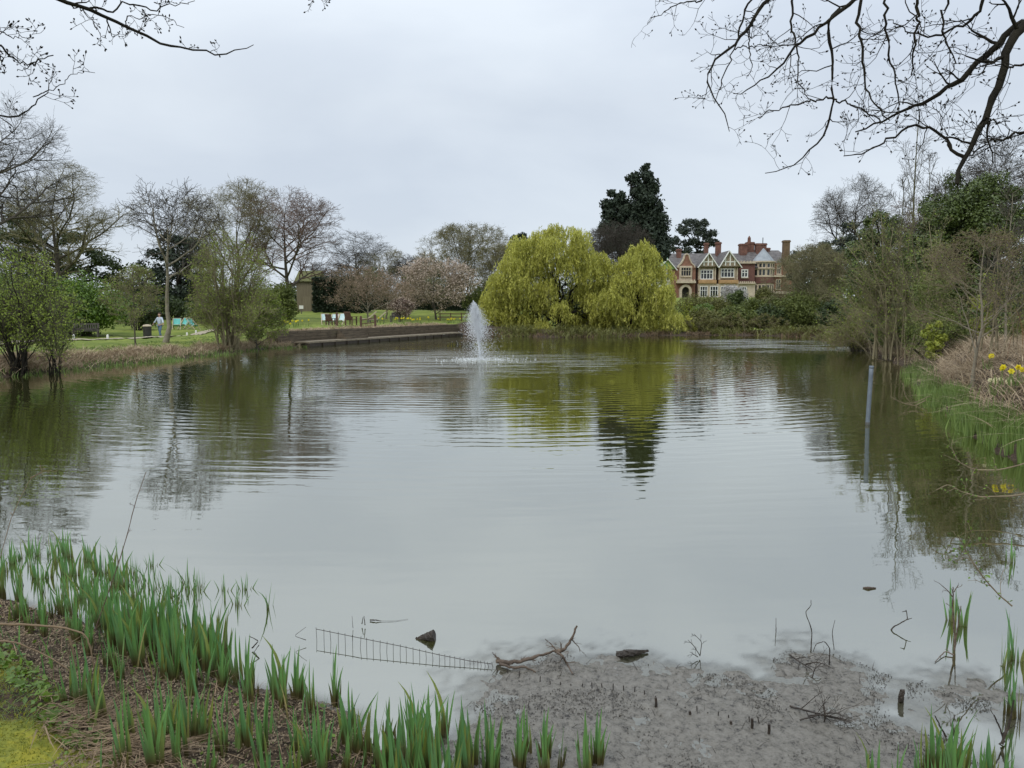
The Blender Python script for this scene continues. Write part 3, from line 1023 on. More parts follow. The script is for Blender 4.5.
# ================================================================== mansion
def build_mansion():
    D = 140.0
    base = empty('mansion', (at(727, 308, D)[0], D, 3.4), 'red brick and half timbered country mansion with white gables, slate roofs and clustered chimneys', 'mansion')
    ox, oz = base.location.x, base.location.z

    def X(px): return at(px, 300, D)[0] - ox

    def Z(py): return at(700, py, D)[2] - oz
    u = D / F                        # metres per pixel at the facade
    zb = -0.6

    def B(mb, x0, x1, y0, y1, pt, pb):
        return mb.box(X(x0), X(x1), y0, y1, Z(pb), Z(pt))

    def wall(name, m, x0, x1, top, y0, y1, bot=None):
        mb = MB()
        mb.box(X(x0), X(x1), y0, y1, zb if bot is None else Z(bot), Z(top))
        return mb.build(name, M[m], base)

    def window(x0, x1, pt, pb, y, cols, rows, frame='white', fw=0.55, parent=None):
        """framed opening proud of the wall plane y (towards the viewer is -y)"""
        f = MB()
        w = fw * u
        xa, xb, za, zbm = X(x0), X(x1), Z(pb), Z(pt)
        f.box(xa, xb, y - 0.16, y + 0.02, zbm - w, zbm)
        f.box(xa, xb, y - 0.20, y + 0.02, za, za + w)
        f.box(xa, xa + w, y - 0.155, y + 0.02, za + w, zbm - w)
        f.box(xb - w, xb, y - 0.155, y + 0.02, za + w, zbm - w)
        for i in range(1, cols):
            c = xa + (xb - xa) * i / cols
            f.box(c - w * 0.4, c + w * 0.4, y - 0.15, y + 0.02, za + w, zbm - w)
        for j in range(1, rows):
            c = za + (zbm - za) * (j / rows + 0.12)
            f.box(xa + w, xb - w, y - 0.145, y + 0.02, c - w * 0.35, c + w * 0.35)
        o = f.build('window', M[frame], base)
        g = MB()
        g.box(xa + w * 0.5, xb - w * 0.5, y - 0.05, y - 0.01, za + w * 0.5, zbm - w * 0.5)
        g.build('pane', M['glass'], o)
        s = MB()
        s.box(xa - 0.08, xb + 0.08, y - 0.28, y, za - 0.14, za - 0.003)
        s.build('sill', M['stone'], o)
        return o

    # --- main rear roof and wall
    wall('rear_wall', 'brick', 668, 800, 266, 3.2, 12)
    mb = MB()
    xs0, xs1 = X(667), X(760)
    ze, zr = Z(267), Z(250.5)
    V = [(xs0, 1.6, ze), (xs1, 1.6, ze), (xs1, 7.5, zr), (xs0, 7.5, zr), (xs0, 13, ze), (xs1, 13, ze)]
    mb.add(V, [(0, 1, 2, 3), (3, 2, 5, 4), (0, 3, 4), (1, 5, 2), (0, 4, 5, 1)])
    roof = mb.build('roof', M['slate'], base)
    mb = MB()
    ze2, zr2 = Z(262), Z(247)
    xs0, xs1 = X(748), X(800)
    V = [(xs0, 2.6, ze2), (xs1, 2.6, ze2), (xs1 - 1.5, 8, zr2), (xs0 + 2.2, 8, zr2), (xs0, 13, ze2), (xs1, 13, ze2)]
    mb.add(V, [(0, 1, 2, 3), (3, 2, 5, 4), (0, 3, 4), (1, 5, 2), (0, 4, 5, 1)])
    mb.build('roof', M['slate'], base)

    def chimney(x0, x1, pt, pb, y, m='brick_chimney', pots=2):
        mb = MB()
        xa, xb = X(x0), X(x1)
        d = min(xb - xa, 1.3)
        h = Z(pt) - Z(pb)
        mb.box(xa, xb, y, y + d, Z(pb), Z(pt) - 0.35)
        mb.box(xa - 0.10, xb + 0.10, y - 0.10, y + d + 0.10, Z(pt) - 0.35, Z(pt) - 0.12)
        mb.box(xa - 0.02, xb + 0.02, y - 0.02, y + d + 0.02, Z(pt) - 0.118, Z(pt))
        n = max(1, int((xb - xa) / 0.5))
        for i in range(1, n):                                  # recessed flutes between the shafts
            c = xa + (xb - xa) * i / n
            mb.box(c - 0.07, c + 0.07, y - 0.06, y - 0.002, Z(pb) + h * 0.25, Z(pt) - 0.355)
        o = mb.build('chimney', M[m], roof)
        return o
    chimney(682.5, 687, 246.5, 258, 5.5)
    chimney(670.5, 674, 247, 262, 6.0)
    chimney(713, 717, 239.5, 254, 7.0)
    chimney(724, 729, 239, 254, 6.2)
    chimney(749.5, 757, 240.5, 256, 6.6)
    chimney(757.6, 765, 238.5, 256, 7.2)
    chimney(766, 776.5, 240.2, 256, 6.4)
    chimney(777.3, 782, 244.5, 258, 7.4)
    chimney(786.5, 792.5, 239, 300, 2.2, 'brick_brown')
    mb = MB()
    mb.lathe([(0.35, 0), (0.30, 0.9), (0.05, 1.3)], (X(760.5), 7.8, Z(239)), 8)
    mb.build('chimney_pot', M['brick_chimney'], roof)
    mb = MB()
    mb.tube([(X(773.4), 7, Z(241)), (X(773.4), 7, Z(234))], 0.07, 6)
    mb.build('aerial', M['dark'], roof)

    def gable(xl, xa, xr, pe, pa, y, wallm, board='white', inner=True, roofm='slate'):
        """projecting gable: infill, roof slopes running back, raking bargeboards"""
        mb = MB()
        mb.prism([(X(xl) + 0.15, Z(pe)), (X(xr) - 0.15, Z(pe)), (X(xa), Z(pa) - 0.25)], y, y + 0.5)
        g = mb.build('gable', M[wallm], base)
        r = MB()
        for s, xe in ((0, xl), (1, xr)):
            a0 = (X(xe), Z(pe) - 0.1)
            a1 = (X(xa), Z(pa))
            r.add([(a0[0], y - 0.2, a0[1]), (a1[0], y - 0.2, a1[1]), (a1[0], y + 6.5, a1[1]), (a0[0], y + 6.5, a0[1]),
                   (a0[0], y - 0.2, a0[1] - 0.15), (a1[0], y - 0.2, a1[1] - 0.15), (a1[0], y + 6.5, a1[1] - 0.15), (a0[0], y + 6.5, a0[1] - 0.15)],
                  [(0, 1, 2, 3), (7, 6, 5, 4), (0, 4, 5, 1), (1, 5, 6, 2), (2, 6, 7, 3), (3, 7, 4, 0)])
        r.build('gable_roof', M[roofm], g)
        b = MB()
        for xe in (xl, xr):
            b.bar((X(xe), y - 0.30, Z(pe) - 0.25), (X(xa), y - 0.30, Z(pa) - 0.10), 0.14, 0.34, up=(0, 1, 0))
        b.build('bargeboard', M[board], g)
        if inner:
            t = MB()
            w = X(xr) - X(xl)
            for f in (0.30, 0.5, 0.70):
                h = (Z(pa) - Z(pe)) * (1 - abs(f - 0.5) * 2) * 0.9
                t.box(X(xl) + w * f - 0.10, X(xl) + w * f + 0.10, y - 0.08, y - 0.002, Z(pe) + 0.15, Z(pe) + h)
            t.box(X(xl) + w * 0.24, X(xr) - w * 0.24, y - 0.075, y - 0.003, Z(pe) + 0.75, Z(pe) + 0.92)
            t.build('gable_timber', M['white'], g)
        return g
    # --- pale wing with the green roof
    wall('wing_wall', 'white', 663.0, 671.0, 269, 0.6, 8)
    gable(656.5, 667, 676.5, 269.0, 258.5, 0.2, 'green_tile', inner=False, roofm='green_tile')
    mb = MB()
    mb.box(X(662.3), X(671.4), 0.25, 0.6, Z(272.0), Z(269.5))
    mb.build('cornice', M['stone'], base)
    window(664.2, 669.5, 273, 281, 0.6, 2, 2, 'white')
    window(663.6, 669.2, 287, 298, 0.6, 2, 2, 'white')
    mb = MB()
    mb.lathe([(1.0, 0), (1.05, 0.4), (0.8, 0.9), (0.75, 1.6), (0.95, 1.7), (0.7, 2.3), (0.28, 2.9), (0.05, 3.6)], (X(667.3), 5.0, Z(260)), 12)
    mb.build('cupola', M['copper'], base, smooth=False)
    # --- brick entrance bay
    wall('entrance_wall', 'brick', 671.0, 695.5, 268.5, 0.4, 4)
    gb = MB()
    gb.prism([(X(677.5), Z(268.4)), (X(694.5), Z(268.4)), (X(694.0), Z(266)), (X(691), Z(263.5)), (X(688.8), Z(259)), (X(688.0), Z(255.5)), (X(686), Z(254)),
              (X(684), Z(255.5)), (X(683.2), Z(259)), (X(681), Z(263.5)), (X(678), Z(266))], 0.2, 0.8)
    g = gb.build('shaped_gable', M['brick'], base)
    cpg = MB()
    for side in (-1, 1):
        pts = [(686 + side * 8.4, 267.5), (686 + side * 7.6, 265.4), (686 + side * 5.0, 263.0), (686 + side * 2.9, 258.8), (686 + side * 2.0, 255.2), (686, 253.6)]
        for (a, b), (c, d) in zip(pts[:-1], pts[1:]):
            cpg.bar((X(a), 0.45, Z(b)), (X(c), 0.45, Z(d)), 0.75, 0.20, up=(0, 0, 1))
    cpg.build('coping', M['stone'], g)
    mb = MB()
    B(mb, 679.0, 691.6, 0.05, 0.4, 265.8, 281.2)
    mb.build('window_surround', M['stone'], base)
    window(680.2, 690.4, 267.2, 276.2, 0.05, 4, 2, 'stone', 0.5)
    mb = MB()
    B(mb, 675.8, 694.4, -0.9, 0.4, 281.0, 283.2)
    for i in range(7):
        x = 676.2 + i * 2.7
        mb.box(X(x), X(x) + 0.22, -0.85, -0.6, Z(281.0), Z(279.6))
    mb.build('balcony', M['stone'], base)
    # arched stone doorway
    r0, r1 = 3.6 * u, 5.9 * u
    cx, cz = X(685), Z(290.5)
    arc = [(cx + r1 * math.cos(a), cz + r1 * math.sin(a)) for a in np.linspace(0, math.pi, 13)]
    arci = [(cx + r0 * math.cos(a), cz + r0 * math.sin(a)) for a in np.linspace(0, math.pi, 13)]
    mb = MB()
    for i in range(12):
        mb.prism([arc[i], arc[i + 1], arci[i + 1], arci[i]][::-1], -0.45, 0.39)
    mb.box(cx - r1, cx - r0, -0.45, 0.39, zb, cz)
    mb.box(cx + r0, cx + r1, -0.45, 0.39, zb, cz)
    mb.build('arch', M['stone'], base)
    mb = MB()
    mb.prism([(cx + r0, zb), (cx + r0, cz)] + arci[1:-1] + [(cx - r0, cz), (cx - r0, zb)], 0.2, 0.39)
    mb.build('doorway', M['dark'], base)  # dark slab stands in for the shade inside the opening
    wall('painted_shade_return', 'brick_dark', 695.5, 698.0, 266, 0.9, 4)  # shade on this return is put into the darker brick colour
    mb = MB()
    mb.tube([(X(696.6), 0.75, zb), (X(696.6), 0.75, Z(266))], 0.09, 6)
    mb.build('downpipe', M['dark'], base)
    # --- twin half timbered gables over bays
    for (xl, xa, xr, x0, x1, w0, w1, pw) in ((696.5, 707.2, 717.3, 698.2, 715.6, 700.2, 712.4, (269.7, 279.2)), (717.3, 727.3, 740.2, 718.4, 737.4, 720.4, 733.6, (268.6, 277.4))):
        gable(xl, xa, xr, 266.5, 252.6 if xa < 710 else 250.6, -0.2, 'timber_bay')
        wall('bay_wall', 'timber_bay', x0, x1, 266.4, 0.3, 4, 279.8)
        mb = MB()
        B(mb, x0 - 0.4, x1 + 0.4, -0.1, 0.3, 264.9, 267.2)
        mb.build('fascia', M['board'], base)
        window(w0, w1, pw[0], pw[1], 0.3, 4, 2, 'white', 0.6)
        mb = MB()
        for xs in (x0, x1 - 1.0, w0 - 1.2, w1 + 0.3):
            B(mb, xs, xs + 0.9, 0.18, 0.298, 267.4, 279.6)
        mb.build('bay_post', M['stone'], base)
        mb = MB()
        B(mb, x0, x1, -0.3, 0.5, 280.0, 283.6)
        for i in range(3):
            xx = x0 + 1.2 + i * (x1 - x0 - 2.4) / 3
            B(mb, xx, xx + (x1 - x0) / 3 - 1.6, -0.36, -0.302, 280.7, 282.9)
        mb.build('panel_band', M['stone_tan'], base)
    wall('ground_floor', 'stone', 698.0, 738.0, 283.7, 0.0, 4)
    for x0, x1 in ((699.6, 707.0), (709.6, 717.6), (720.2, 727.6), (729.6, 736.6)):
        window(x0, x1, 286.2, 297.0, 0.0, 3, 2, 'white', 0.55)
    # --- dark brick link with crenellated parapet
    wall('link_wall', 'brick_dark', 737.4, 756.4, 263.2, 1.4, 5)
    mb = MB()
    B(mb, 737.6, 756.6, 1.1, 1.4, 261.8, 263.1)
    for i in range(6):
        B(mb, 738.2 + i * 3.1, 739.8 + i * 3.1, 1.12, 1.38, 260.4, 261.79)
    mb.build('parapet', M['stone'], base)
    window(742.6, 749.4, 269.0, 277.2, 1.4, 2, 2, 'white', 0.9)
    wall('loggia_wall', 'stone', 738.0, 756.4, 283.2, 0.9, 1.399)
    mb = MB()
    for i in range(9):
        B(mb, 738.4 + i * 2.0, 739.4 + i * 2.0, 0.6, 0.9, 281.2, 282.6)
    B(mb, 738.2, 756.3, 0.5, 0.9, 282.61, 283.6)
    mb.build('balustrade', M['stone'], base)
    window(740.5, 747.5, 286.5, 296.5, 0.9, 3, 2, 'white', 0.6)
    # --- octagonal stone bay under a lead cap
    bc, br_ = X(767.6), 10.6 * u

    def octo(r, z0, z1, r2=None):
        r2 = r if r2 is None else r2
        V = [(bc + r * math.cos(a), 3.2 + r * math.sin(a), z0) for a in np.arange(8) * math.pi / 4 + math.pi / 8]
        V += [(bc + r2 * math.cos(a), 3.2 + r2 * math.sin(a), z1) for a in np.arange(8) * math.pi / 4 + math.pi / 8]
        return V, [(i, (i + 1) % 8, 8 + (i + 1) % 8, 8 + i) for i in range(8)] + [tuple(range(7, -1, -1)), tuple(range(8, 16))]
    bay = MB().add(*octo(br_, zb, Z(261.5))).build('tower_bay', M['stone'], base)
    MB().add(*octo(br_ + 0.18, Z(283), Z(276.6))).build('brick_band', M['brick_dark'], bay)
    MB().add(*octo(br_ + 0.22, Z(276.59), Z(275.6))).add(*octo(br_ + 0.25, Z(268.2), Z(267.7))).add(*octo(br_ + 0.35, Z(261.7), Z(260.3))).build('string_course', M['stone'], bay)
    MB().add(*octo(br_ + 0.1, Z(260.29), Z(247.0), 0.08)).build('bay_roof', M['lead'], bay)
    ap = br_ * math.cos(math.pi / 8)
    for k in (5, 6, 7):
        a = k * math.pi / 4
        nrm = Vector((math.cos(a), math.sin(a), 0))
        sx = Vector((-nrm.y, nrm.x, 0))
        for (pt, pb) in ((262.6, 267.2), (268.7, 275.2), (284.5, 295.5)):
            f, g = MB(), MB()
            for s in (-1, 1):
                c = Vector((bc, 3.2, 0)) + nrm * ap + sx * (s * 0.30 * ap * 0.8)
                hw = 0.30
                for mb_, w_, off, zz in ((g, hw, 0.03, 0.0), ):
                    q = [c + sx * (i * w_) + nrm * off for i in (-1, 1)]
                    q2 = [c + sx * (i * w_) - nrm * 0.05 for i in (-1, 1)]
                    V = [(*p.xy, z) for z in (Z(pb), Z(pt)) for p in q] + [(*p.xy, z) for z in (Z(pb), Z(pt)) for p in q2]
                    mb_.add(V, [(0, 1, 3, 2), (5, 4, 6, 7), (0, 4, 5, 1), (2, 3, 7, 6), (0, 2, 6, 4), (1, 5, 7, 3)])
                for i in (-1, 1):
                    a_ = c + sx * (i * hw)
                    f.bar((a_.x, a_.y, Z(pb)), (a_.x, a_.y, Z(pt)), 0.14, 0.16)
                for zz in (Z(pb), Z(pt)):
                    p, q_ = c - sx * (hw + 0.06), c + sx * (hw + 0.06)
                    f.bar((p.x, p.y, zz), (q_.x, q_.y, zz), 0.17, 0.15)
            o = f.build('window', M['stone'], bay)
            g.build('pane', M['glass'], bay)
    wall('east_wall', 'brick', 778, 803, 262, 2.4, 5)
    mb = MB()
    B(mb, 777, 804, 2.0, 2.4, 274.8, 276.4)
    B(mb, 777, 804, 2.1, 2.4, 291, 293.4)
    mb.build('string_course', M['stone'], base)
    window(780, 784.5, 264, 273.6, 2.4, 2, 2, 'stone', 0.6)
    window(796, 801.5, 264, 273.6, 2.4, 2, 2, 'stone', 0.6)
    window(779.5, 784.5, 279, 289, 2.4, 2, 2, 'stone', 0.6)


build_mansion()

# ================================================================== trees behind the house and on the skyline
def evergreen(name, label, px, depth, clumps, leaf, seed, dens=110, size=0.35, flat=1.0, trunkr=0.35, cat='tree', group=None, bark='bark_dark', up=0.4, shell=0.5):
    """clumps = list of (px, py, radius in px); the crown is made of them in real depth"""
    rng = np.random.default_rng(seed)
    x = at(px, 308, depth)[0]
    z0 = gz(x, depth) - 0.1
    root = empty(name, (x, depth, z0), label, cat, group)
    o = np.array([x, depth, z0])
    Cn, Rd = [], []
    u = depth / F
    for cx, cy, cr in clumps:
        for k in range(8):
            a = rng.uniform(0, 6.28)
            rr = cr * u
            p = at(cx, cy, depth) - o
            Cn.append(p + np.array([math.cos(a) * rr * 0.75 * rng.uniform(0.2, 1), math.sin(a) * rr * 1.5, rng.normal(0, 0.28) * rr * flat]))
            Rd.append(rr * rng.uniform(0.45, 0.8))
    Cn, Rd = np.array(Cn), np.array(Rd)
    V, Q = clumps_leaf(rng, Cn, Rd, dens, size, flat=flat, up=up, shell=shell)
    link('crown', mesh_np('crown', V, Q, False), M[leaf], root)
    top = Cn[:, 2].max()
    P0, R0 = trunk_line(rng, top * 0.86, trunkr, k=9, wig=0.004 * top)
    tgt = Cn[rng.integers(0, len(Cn), 26)]
    st = np.stack([np.interp(np.minimum(tgt[:, 2], top * 0.85) * 0.8, P0[0, :, 2], P0[0, :, i]) for i in range(3)], -1)
    tt = np.linspace(0, 1, 5)[None, :, None]
    Pb = st[:, None] + (tgt - st)[:, None] * tt
    Rb = np.full((26, 5), trunkr * 0.28) * np.linspace(1, 0.3, 5)[None]
    V, Q = merge([tubes(P0, R0, 8), tubes(Pb, Rb, 5)])
    link('trunk', mesh_np('trunk', V, Q), M[bark], root)
    return root


# tall dark wellingtonia group left of the house
evergreen('conifer_tree', 'very tall dark conifer with a ragged narrow top, towering behind the yellow willow', 640, 106,
          [(645, 168, 5), (645, 177, 9), (634, 180, 8), (650, 188, 10), (638, 192, 10), (646, 203, 13), (632, 208, 12), (652, 214, 12), (640, 222, 15), (628, 226, 12), (655, 230, 12),
           (612, 193, 6), (610, 204, 8), (618, 200, 8), (609, 216, 9), (620, 216, 9), (611, 229, 10), (622, 236, 13), (645, 240, 16), (660, 242, 11), (634, 250, 15), (612, 246, 10), (655, 255, 14), (664, 252, 8)],
          'leaf_conifer', 11, dens=170, size=0.42, trunkr=0.8, up=0.1)
evergreen('pine_tree', 'grey green pine with flat open tiers standing behind the mansion', 697, 170,
          [(690, 222, 7), (700, 224, 7), (682, 231, 8), (697, 232, 9), (709, 234, 8), (676, 240, 7), (690, 242, 8), (704, 244, 8), (713, 243, 6), (672, 249, 6), (684, 251, 7), (700, 254, 7)],
          'leaf_pine', 12, dens=55, size=0.55, flat=0.7, trunkr=0.45)
evergreen('yew_tree', 'small dark tree top peeping over the left shoulder of the willow', 520, 120, [(514, 238, 5), (522, 236, 5), (518, 244, 8), (526, 243, 6), (520, 256, 10), (520, 275, 12)], 'leaf_conifer', 13, dens=70, size=0.4, flat=0.7)
bare_tree('bare_tree', 'bare grey tree filling the gap between the willow and the dark conifer', 613, 88, 222, 74, 'round', 21, 'bark', 'twig_grey')
bare_tree('round_tree', 'broad dome shaped bare tree of dense olive twigs behind the fountain', 470, 100, 225, 96, 'round', 22, 'bark', 'twig_olive', leaf='leaf_shrub2', leafn=0.30, leafs=0.15)
bare_tree('bare_tree', 'low bare olive tree at the shoulder of the willow beside the dome shaped tree', 506, 96, 244, 66, 'round', 23, 'bark', 'twig_olive', leaf='leaf_shrub2', leafn=0.25, leafs=0.15)
# skyline row left of centre
for i, (px, top, w, sd, sty, tw, lab) in enumerate([
        (357, 230, 60, 31, 'vase', 'twig_grey', 'thin bare tree rising highest over the low skyline left of the magnolia'),
        (330, 262, 50, 32, 'round', 'twig_grey', 'low bare tree on the skyline above the clipped hedge'),
        (384, 248, 46, 33, 'round', 'twig_olive', 'small bare olive tree on the skyline beside the thin tall one'),
        (402, 254, 40, 34, 'vase', 'twig_grey', 'small upright bare tree on the skyline next to the dark evergreens'),
        (428, 250, 34, 35, 'round', 'twig_olive', 'narrow bare tree between the dark evergreens and the dome shaped tree')]):
    bare_tree('bare_tree', lab, px, 125, top, w, sty, sd, 'bark', tw, cut=4, group='bare trees on the far skyline')
for px, x0, x1, top, sd, lab in [(415, 398, 436, 258, 41, 'dark round evergreen on the skyline above the pink magnolia'), (445, 425, 470, 260, 42, 'dark evergreen half hidden by the dome shaped tree'),
                                 (372, 352, 398, 266, 43, 'dark evergreen mass above the clipped hedge'), (300, 272, 330, 276, 44, 'dim evergreen behind the wooden shed'),
                                 (495, 468, 520, 268, 45, 'dim evergreen low behind the left edge of the willow')]:
    bush('evergreen_tree', lab, x0, x1, top, 118, 'leaf_holly' if sd % 2 else 'leaf_ever', sd, n=40, dens=70, size=0.38, cat='tree', group='dark evergreens on the far skyline')


for x0, x1, top, D, sd, lab in [(-60, 40, 262, 112, 46, 'dim evergreen far behind the left edge shrub'), (30, 110, 272, 112, 47, 'dim evergreen far behind the bench'), (95, 175, 270, 114, 48, 'dim evergreen far behind the person'),
                                (160, 235, 276, 112, 49, 'dim evergreen far behind the turquoise deckchairs'), (220, 290, 278, 114, 50, 'dim evergreen far behind the round olive shrub'),
                                (785, 850, 268, 112, 55, 'dim evergreen far behind the cedar at the right end of the mansion'), (838, 905, 262, 110, 56, 'dim evergreen far behind the ivy smothered tree'),
                                (890, 960, 262, 100, 57, 'dim evergreen far behind the saplings'), (945, 1040, 258, 90, 58, 'dim evergreen far behind the large glossy evergreen')]:
    bush('evergreen_tree', lab, x0, x1, top, D, 'leaf_ever' if sd % 2 else 'leaf_holly', sd, n=46, dens=80, size=0.38, cat='tree', group='dark evergreens on the far skyline', lower=-1)


# clipped yew hedge: a flat-topped wall of foliage
def hedge(label, x0, x1, top, depth, thick, seed):
    rng = np.random.default_rng(seed)
    a, b = at(x0, 308, depth)[0], at(x1, 308, depth)[0]
    z0 = gz((a + b) / 2, depth) - 0.1
    H = at((x0 + x1) / 2, top, depth)[2] - z0
    root = empty('clipped_hedge', ((a + b) / 2, depth, z0), label, 'hedge')
    Lx = (b - a) / 2
    n = 9000
    C = rng.uniform(-1, 1, (n, 3)) * np.array([Lx, thick / 2, 0.5]) + np.array([0, 0, 0.5])
    f = rng.integers(0, 4, n)
    C[f == 0, 1] = -thick / 2
    C[f == 1, 1] = -thick / 2
    C[f == 2, 2] = 1.0
    C[f == 3, 0] = np.sign(C[f == 3, 0]) * Lx
    C[:, 2] *= H
    C += rng.normal(0, 0.10, C.shape)
    V, Q = leaves(C, 0.34, rng, normal=np.array([0, -0.7, 0.5]))
    link('foliage', mesh_np('foliage', V, Q, False), M['leaf_yew'], root)
    MB().box(-Lx + 0.15, Lx - 0.15, -thick / 2 + 0.15, thick / 2 - 0.15, 0.0, H - 0.15).build('inner_growth', M['leaf_yew'], root)


hedge('tall clipped dark yew hedge with a flat top beside the wooden shed', 318, 366, 279, 92, 4.0, 51)
hedge('long low dark clipped hedge running behind the magnolias', 367, 520, 296, 112, 3.0, 52)

# shed
def shed():
    D = 95
    a, b = at(297, 308, D)[0], at(318, 308, D)[0]
    cx = (a + b) / 2
    z0 = gz(cx, D) - 0.1
    r = empty('wooden_shed', (cx, D, z0), 'brown vertical boarded shed beside the tall clipped hedge', 'shed')
    w = (b - a) / 2
    H = at(307, 281, D)[2] - z0
    Hr = at(307, 270, D)[2] - z0
    mb = MB()
    mb.box(-w, w, 0, 4, 0, H)
    n = 14
    for i in range(n):
        x = -w + (i + 0.5) * 2 * w / n
        mb.box(x - 0.035, x + 0.035, -0.03, -0.002, 0.05, H - 0.05)
    mb.build('board_wall', M['shed'], r)
    mb = MB()
    mb.add([(-w - .2, -.3, H - .05), (w + .2, -.3, H - .05), (w + .2, 2, Hr), (-w - .2, 2, Hr), (-w - .2, 4.3, H - .05), (w + .2, 4.3, H - .05)], [(0, 1, 2, 3), (3, 2, 5, 4), (0, 3, 4), (1, 5, 2), (0, 4, 5, 1)])
    mb.build('shed_top', M['leaf_shrub2'], r)
    mb = MB()
    mb.box(-0.5, 0.5, -0.06, -0.031, 0, 2.0)
    mb.build('door', M['shed'], r)


shed()

# ================================================================== left side trees
bare_tree('bare_tree', 'bare tree cut by the left edge with thin twigs reaching over the dark cedar', -18, 62, 84, 150, 'oak', 61, 'bark', 'twig_grey')
bare_tree('bare_tree', 'big spreading bare tree with a thick trunk behind the bright laurel', 65, 78, 163, 124, 'oak', 62, 'bark', 'twig_olive', rmul=1.1)
bare_tree('bare_tree', 'slender bare tree with an open rounded crown and pale trunk on the left bank', 164, 43, 177, 104, 'open', 63, 'bark_pale', 'twig_grey', rmul=1.0, cut=4, rmin=0.010)
bare_tree('bare_tree', 'upright bare tree of many fine olive twigs behind the budding bank tree', 240, 72, 182, 88, 'vase', 64, 'bark_olive', 'twig_olive')
bare_tree('bare_tree', 'wide bare tree with reddish grey twigs leaning over the shed', 287, 72, 191, 98, 'oak', 65, 'bark', 'twig_red')
bare_tree('bare_tree', 'dim bare tree far behind the pale trunked bank tree', 196, 120, 214, 60, 'vase', 66, 'bark', 'twig_grey', cut=4)
bare_tree('bare_tree', 'dim bare tree at far left behind the big spreading one', 20, 95, 186, 90, 'round', 67, 'bark', 'twig_grey', cut=4)
evergreen('cedar_tree', 'dark flat tiered cedar behind the big spreading bare tree', 62, 86,
          [(20, 220, 14), (5, 235, 16), (40, 236, 13), (75, 240, 12), (15, 255, 16), (55, 256, 15), (92, 252, 10), (106, 262, 12), (118, 268, 9), (80, 270, 14), (100, 278, 14), (40, 276, 18), (5, 280, 18), (120, 285, 12), (70, 290, 14)],
          'leaf_ever', 68, dens=80, size=0.36, flat=0.7, trunkr=0.45)
evergreen('cedar_tree', 'dark spreading cedar between the pale trunked tree and the budding bank tree', 180, 84,
          [(172, 240, 9), (186, 242, 10), (198, 250, 10), (160, 254, 12), (180, 258, 14), (205, 262, 12), (150, 270, 13), (172, 276, 15), (200, 280, 15), (150, 290, 13), (180, 295, 15), (212, 296, 13), (165, 306, 12), (195, 310, 12), (225, 300, 14)],
          'leaf_conifer', 69, dens=85, size=0.34, flat=0.8, trunkr=0.45)
bush('laurel_bush', 'big bright green laurel behind the wooden bench', 32, 132, 272, 55, 'leaf_laurel', 71, n=110, dens=130, size=0.22, rcf=0.28)
bush('evergreen_shrub', 'dark evergreen shrub at the left edge behind the budding bank trees', -30, 45, 268, 58, 'leaf_holly', 72, n=50, dens=110, size=0.22)
bush('evergreen_shrub', 'dense leafy green shrub close behind the budding tree at the left edge', -90, 40, 258, 46, 'leaf_laurel', 79, n=90, dens=130, size=0.17)
bush('evergreen_shrub', 'dark shrub filling the gap right of the bright laurel', 112, 168, 290, 63, 'leaf_ever', 73, n=30, dens=90, size=0.24)
bush('olive_shrub', 'round olive green shrub left of the wooden shed', 262, 300, 277, 66, 'leaf_shrub', 74, n=50, dens=130, size=0.17)
bush('evergreen_shrub', 'dark low shrub under the round olive shrub', 248, 286, 300, 62, 'leaf_ever', 75, n=24, dens=90, size=0.18)
bush('evergreen_shrub', 'dark shrub behind the deckchairs on the left lawn', 176, 262, 288, 76, 'leaf_holly', 76, n=36, dens=90, size=0.28)
bush('evergreen_shrub', 'dark shrub under the cedar behind the walking person', 130, 204, 294, 78, 'leaf_ever', 77, n=36, dens=90, size=0.28)
bush('bank_shrub', 'small dark shrub hanging over the water beside the budding tree', 244, 268, 326, 46, 'leaf_shrub', 78, n=16, dens=90, size=0.12)


def budding(label, px, depth, top, w, seed, style='round', leafn=0.7, leafs=0.10, twig='twig_olive', group='budding trees on the left bank', leaf='leaf_fuzz', bark='bark'):
    return bare_tree('budding_tree', label, px, depth, top, w, style, seed, bark, twig, leaf=leaf, leafn=leafn, leafs=leafs, group=group, cut=4)


_rb = np.random.default_rng(81)
stem_thicket('budding_tree', 'budding tree with dark trunks at the water, cut by the left edge', 14, 27,
             [(14 + 52 * math.cos(a) * q_, 304 - 42 * math.sin(a) * q_) for a, q_ in zip(np.linspace(-0.35, math.pi + 0.35, 26), _rb.choice([1.0, 0.93, 0.6, 0.8], 26))],
             81, 'bark', 'leaf_fuzz', 0.085, 1.0, cat='tree', r=0.035, spreadb=0.16, group='budding trees on the left bank', twn=11, twl=0.34, sub=7)
stem_thicket('budding_tree', 'leaning budding tree rooted in a dark stump at the waterline', 52, 27.5, [(34, 318), (42, 308), (52, 302), (60, 306), (66, 318), (72, 334), (54, 320), (40, 332)],
             82, 'bark', 'leaf_fuzz', 0.075, 0.7, cat='tree', r=0.035, spreadb=0.14, group='budding trees on the left bank', twn=9, twl=0.34, sub=6)
budding('thin see-through budding tree between the bench and the pale trunked tree', 134, 38, 264, 54, 83, 'slender', 0.5, 0.075)
_rb = np.random.default_rng(84)
stem_thicket('budding_tree', 'tall broad budding tree on the bank with several trunks', 229, 42,
             [(231 + 38 * math.cos(a) * q_, 292 - 52 * math.sin(a) * q_) for a, q_ in zip(np.linspace(-0.55, math.pi + 0.55, 34), _rb.choice([1.0, 0.93, 0.7, 0.85], 34))],
             84, 'twig_olive', 'leaf_fuzz', 0.085, 0.75, cat='tree', r=0.04, spreadb=0.28, group='budding trees on the left bank', twn=11, twl=0.30, sub=7)
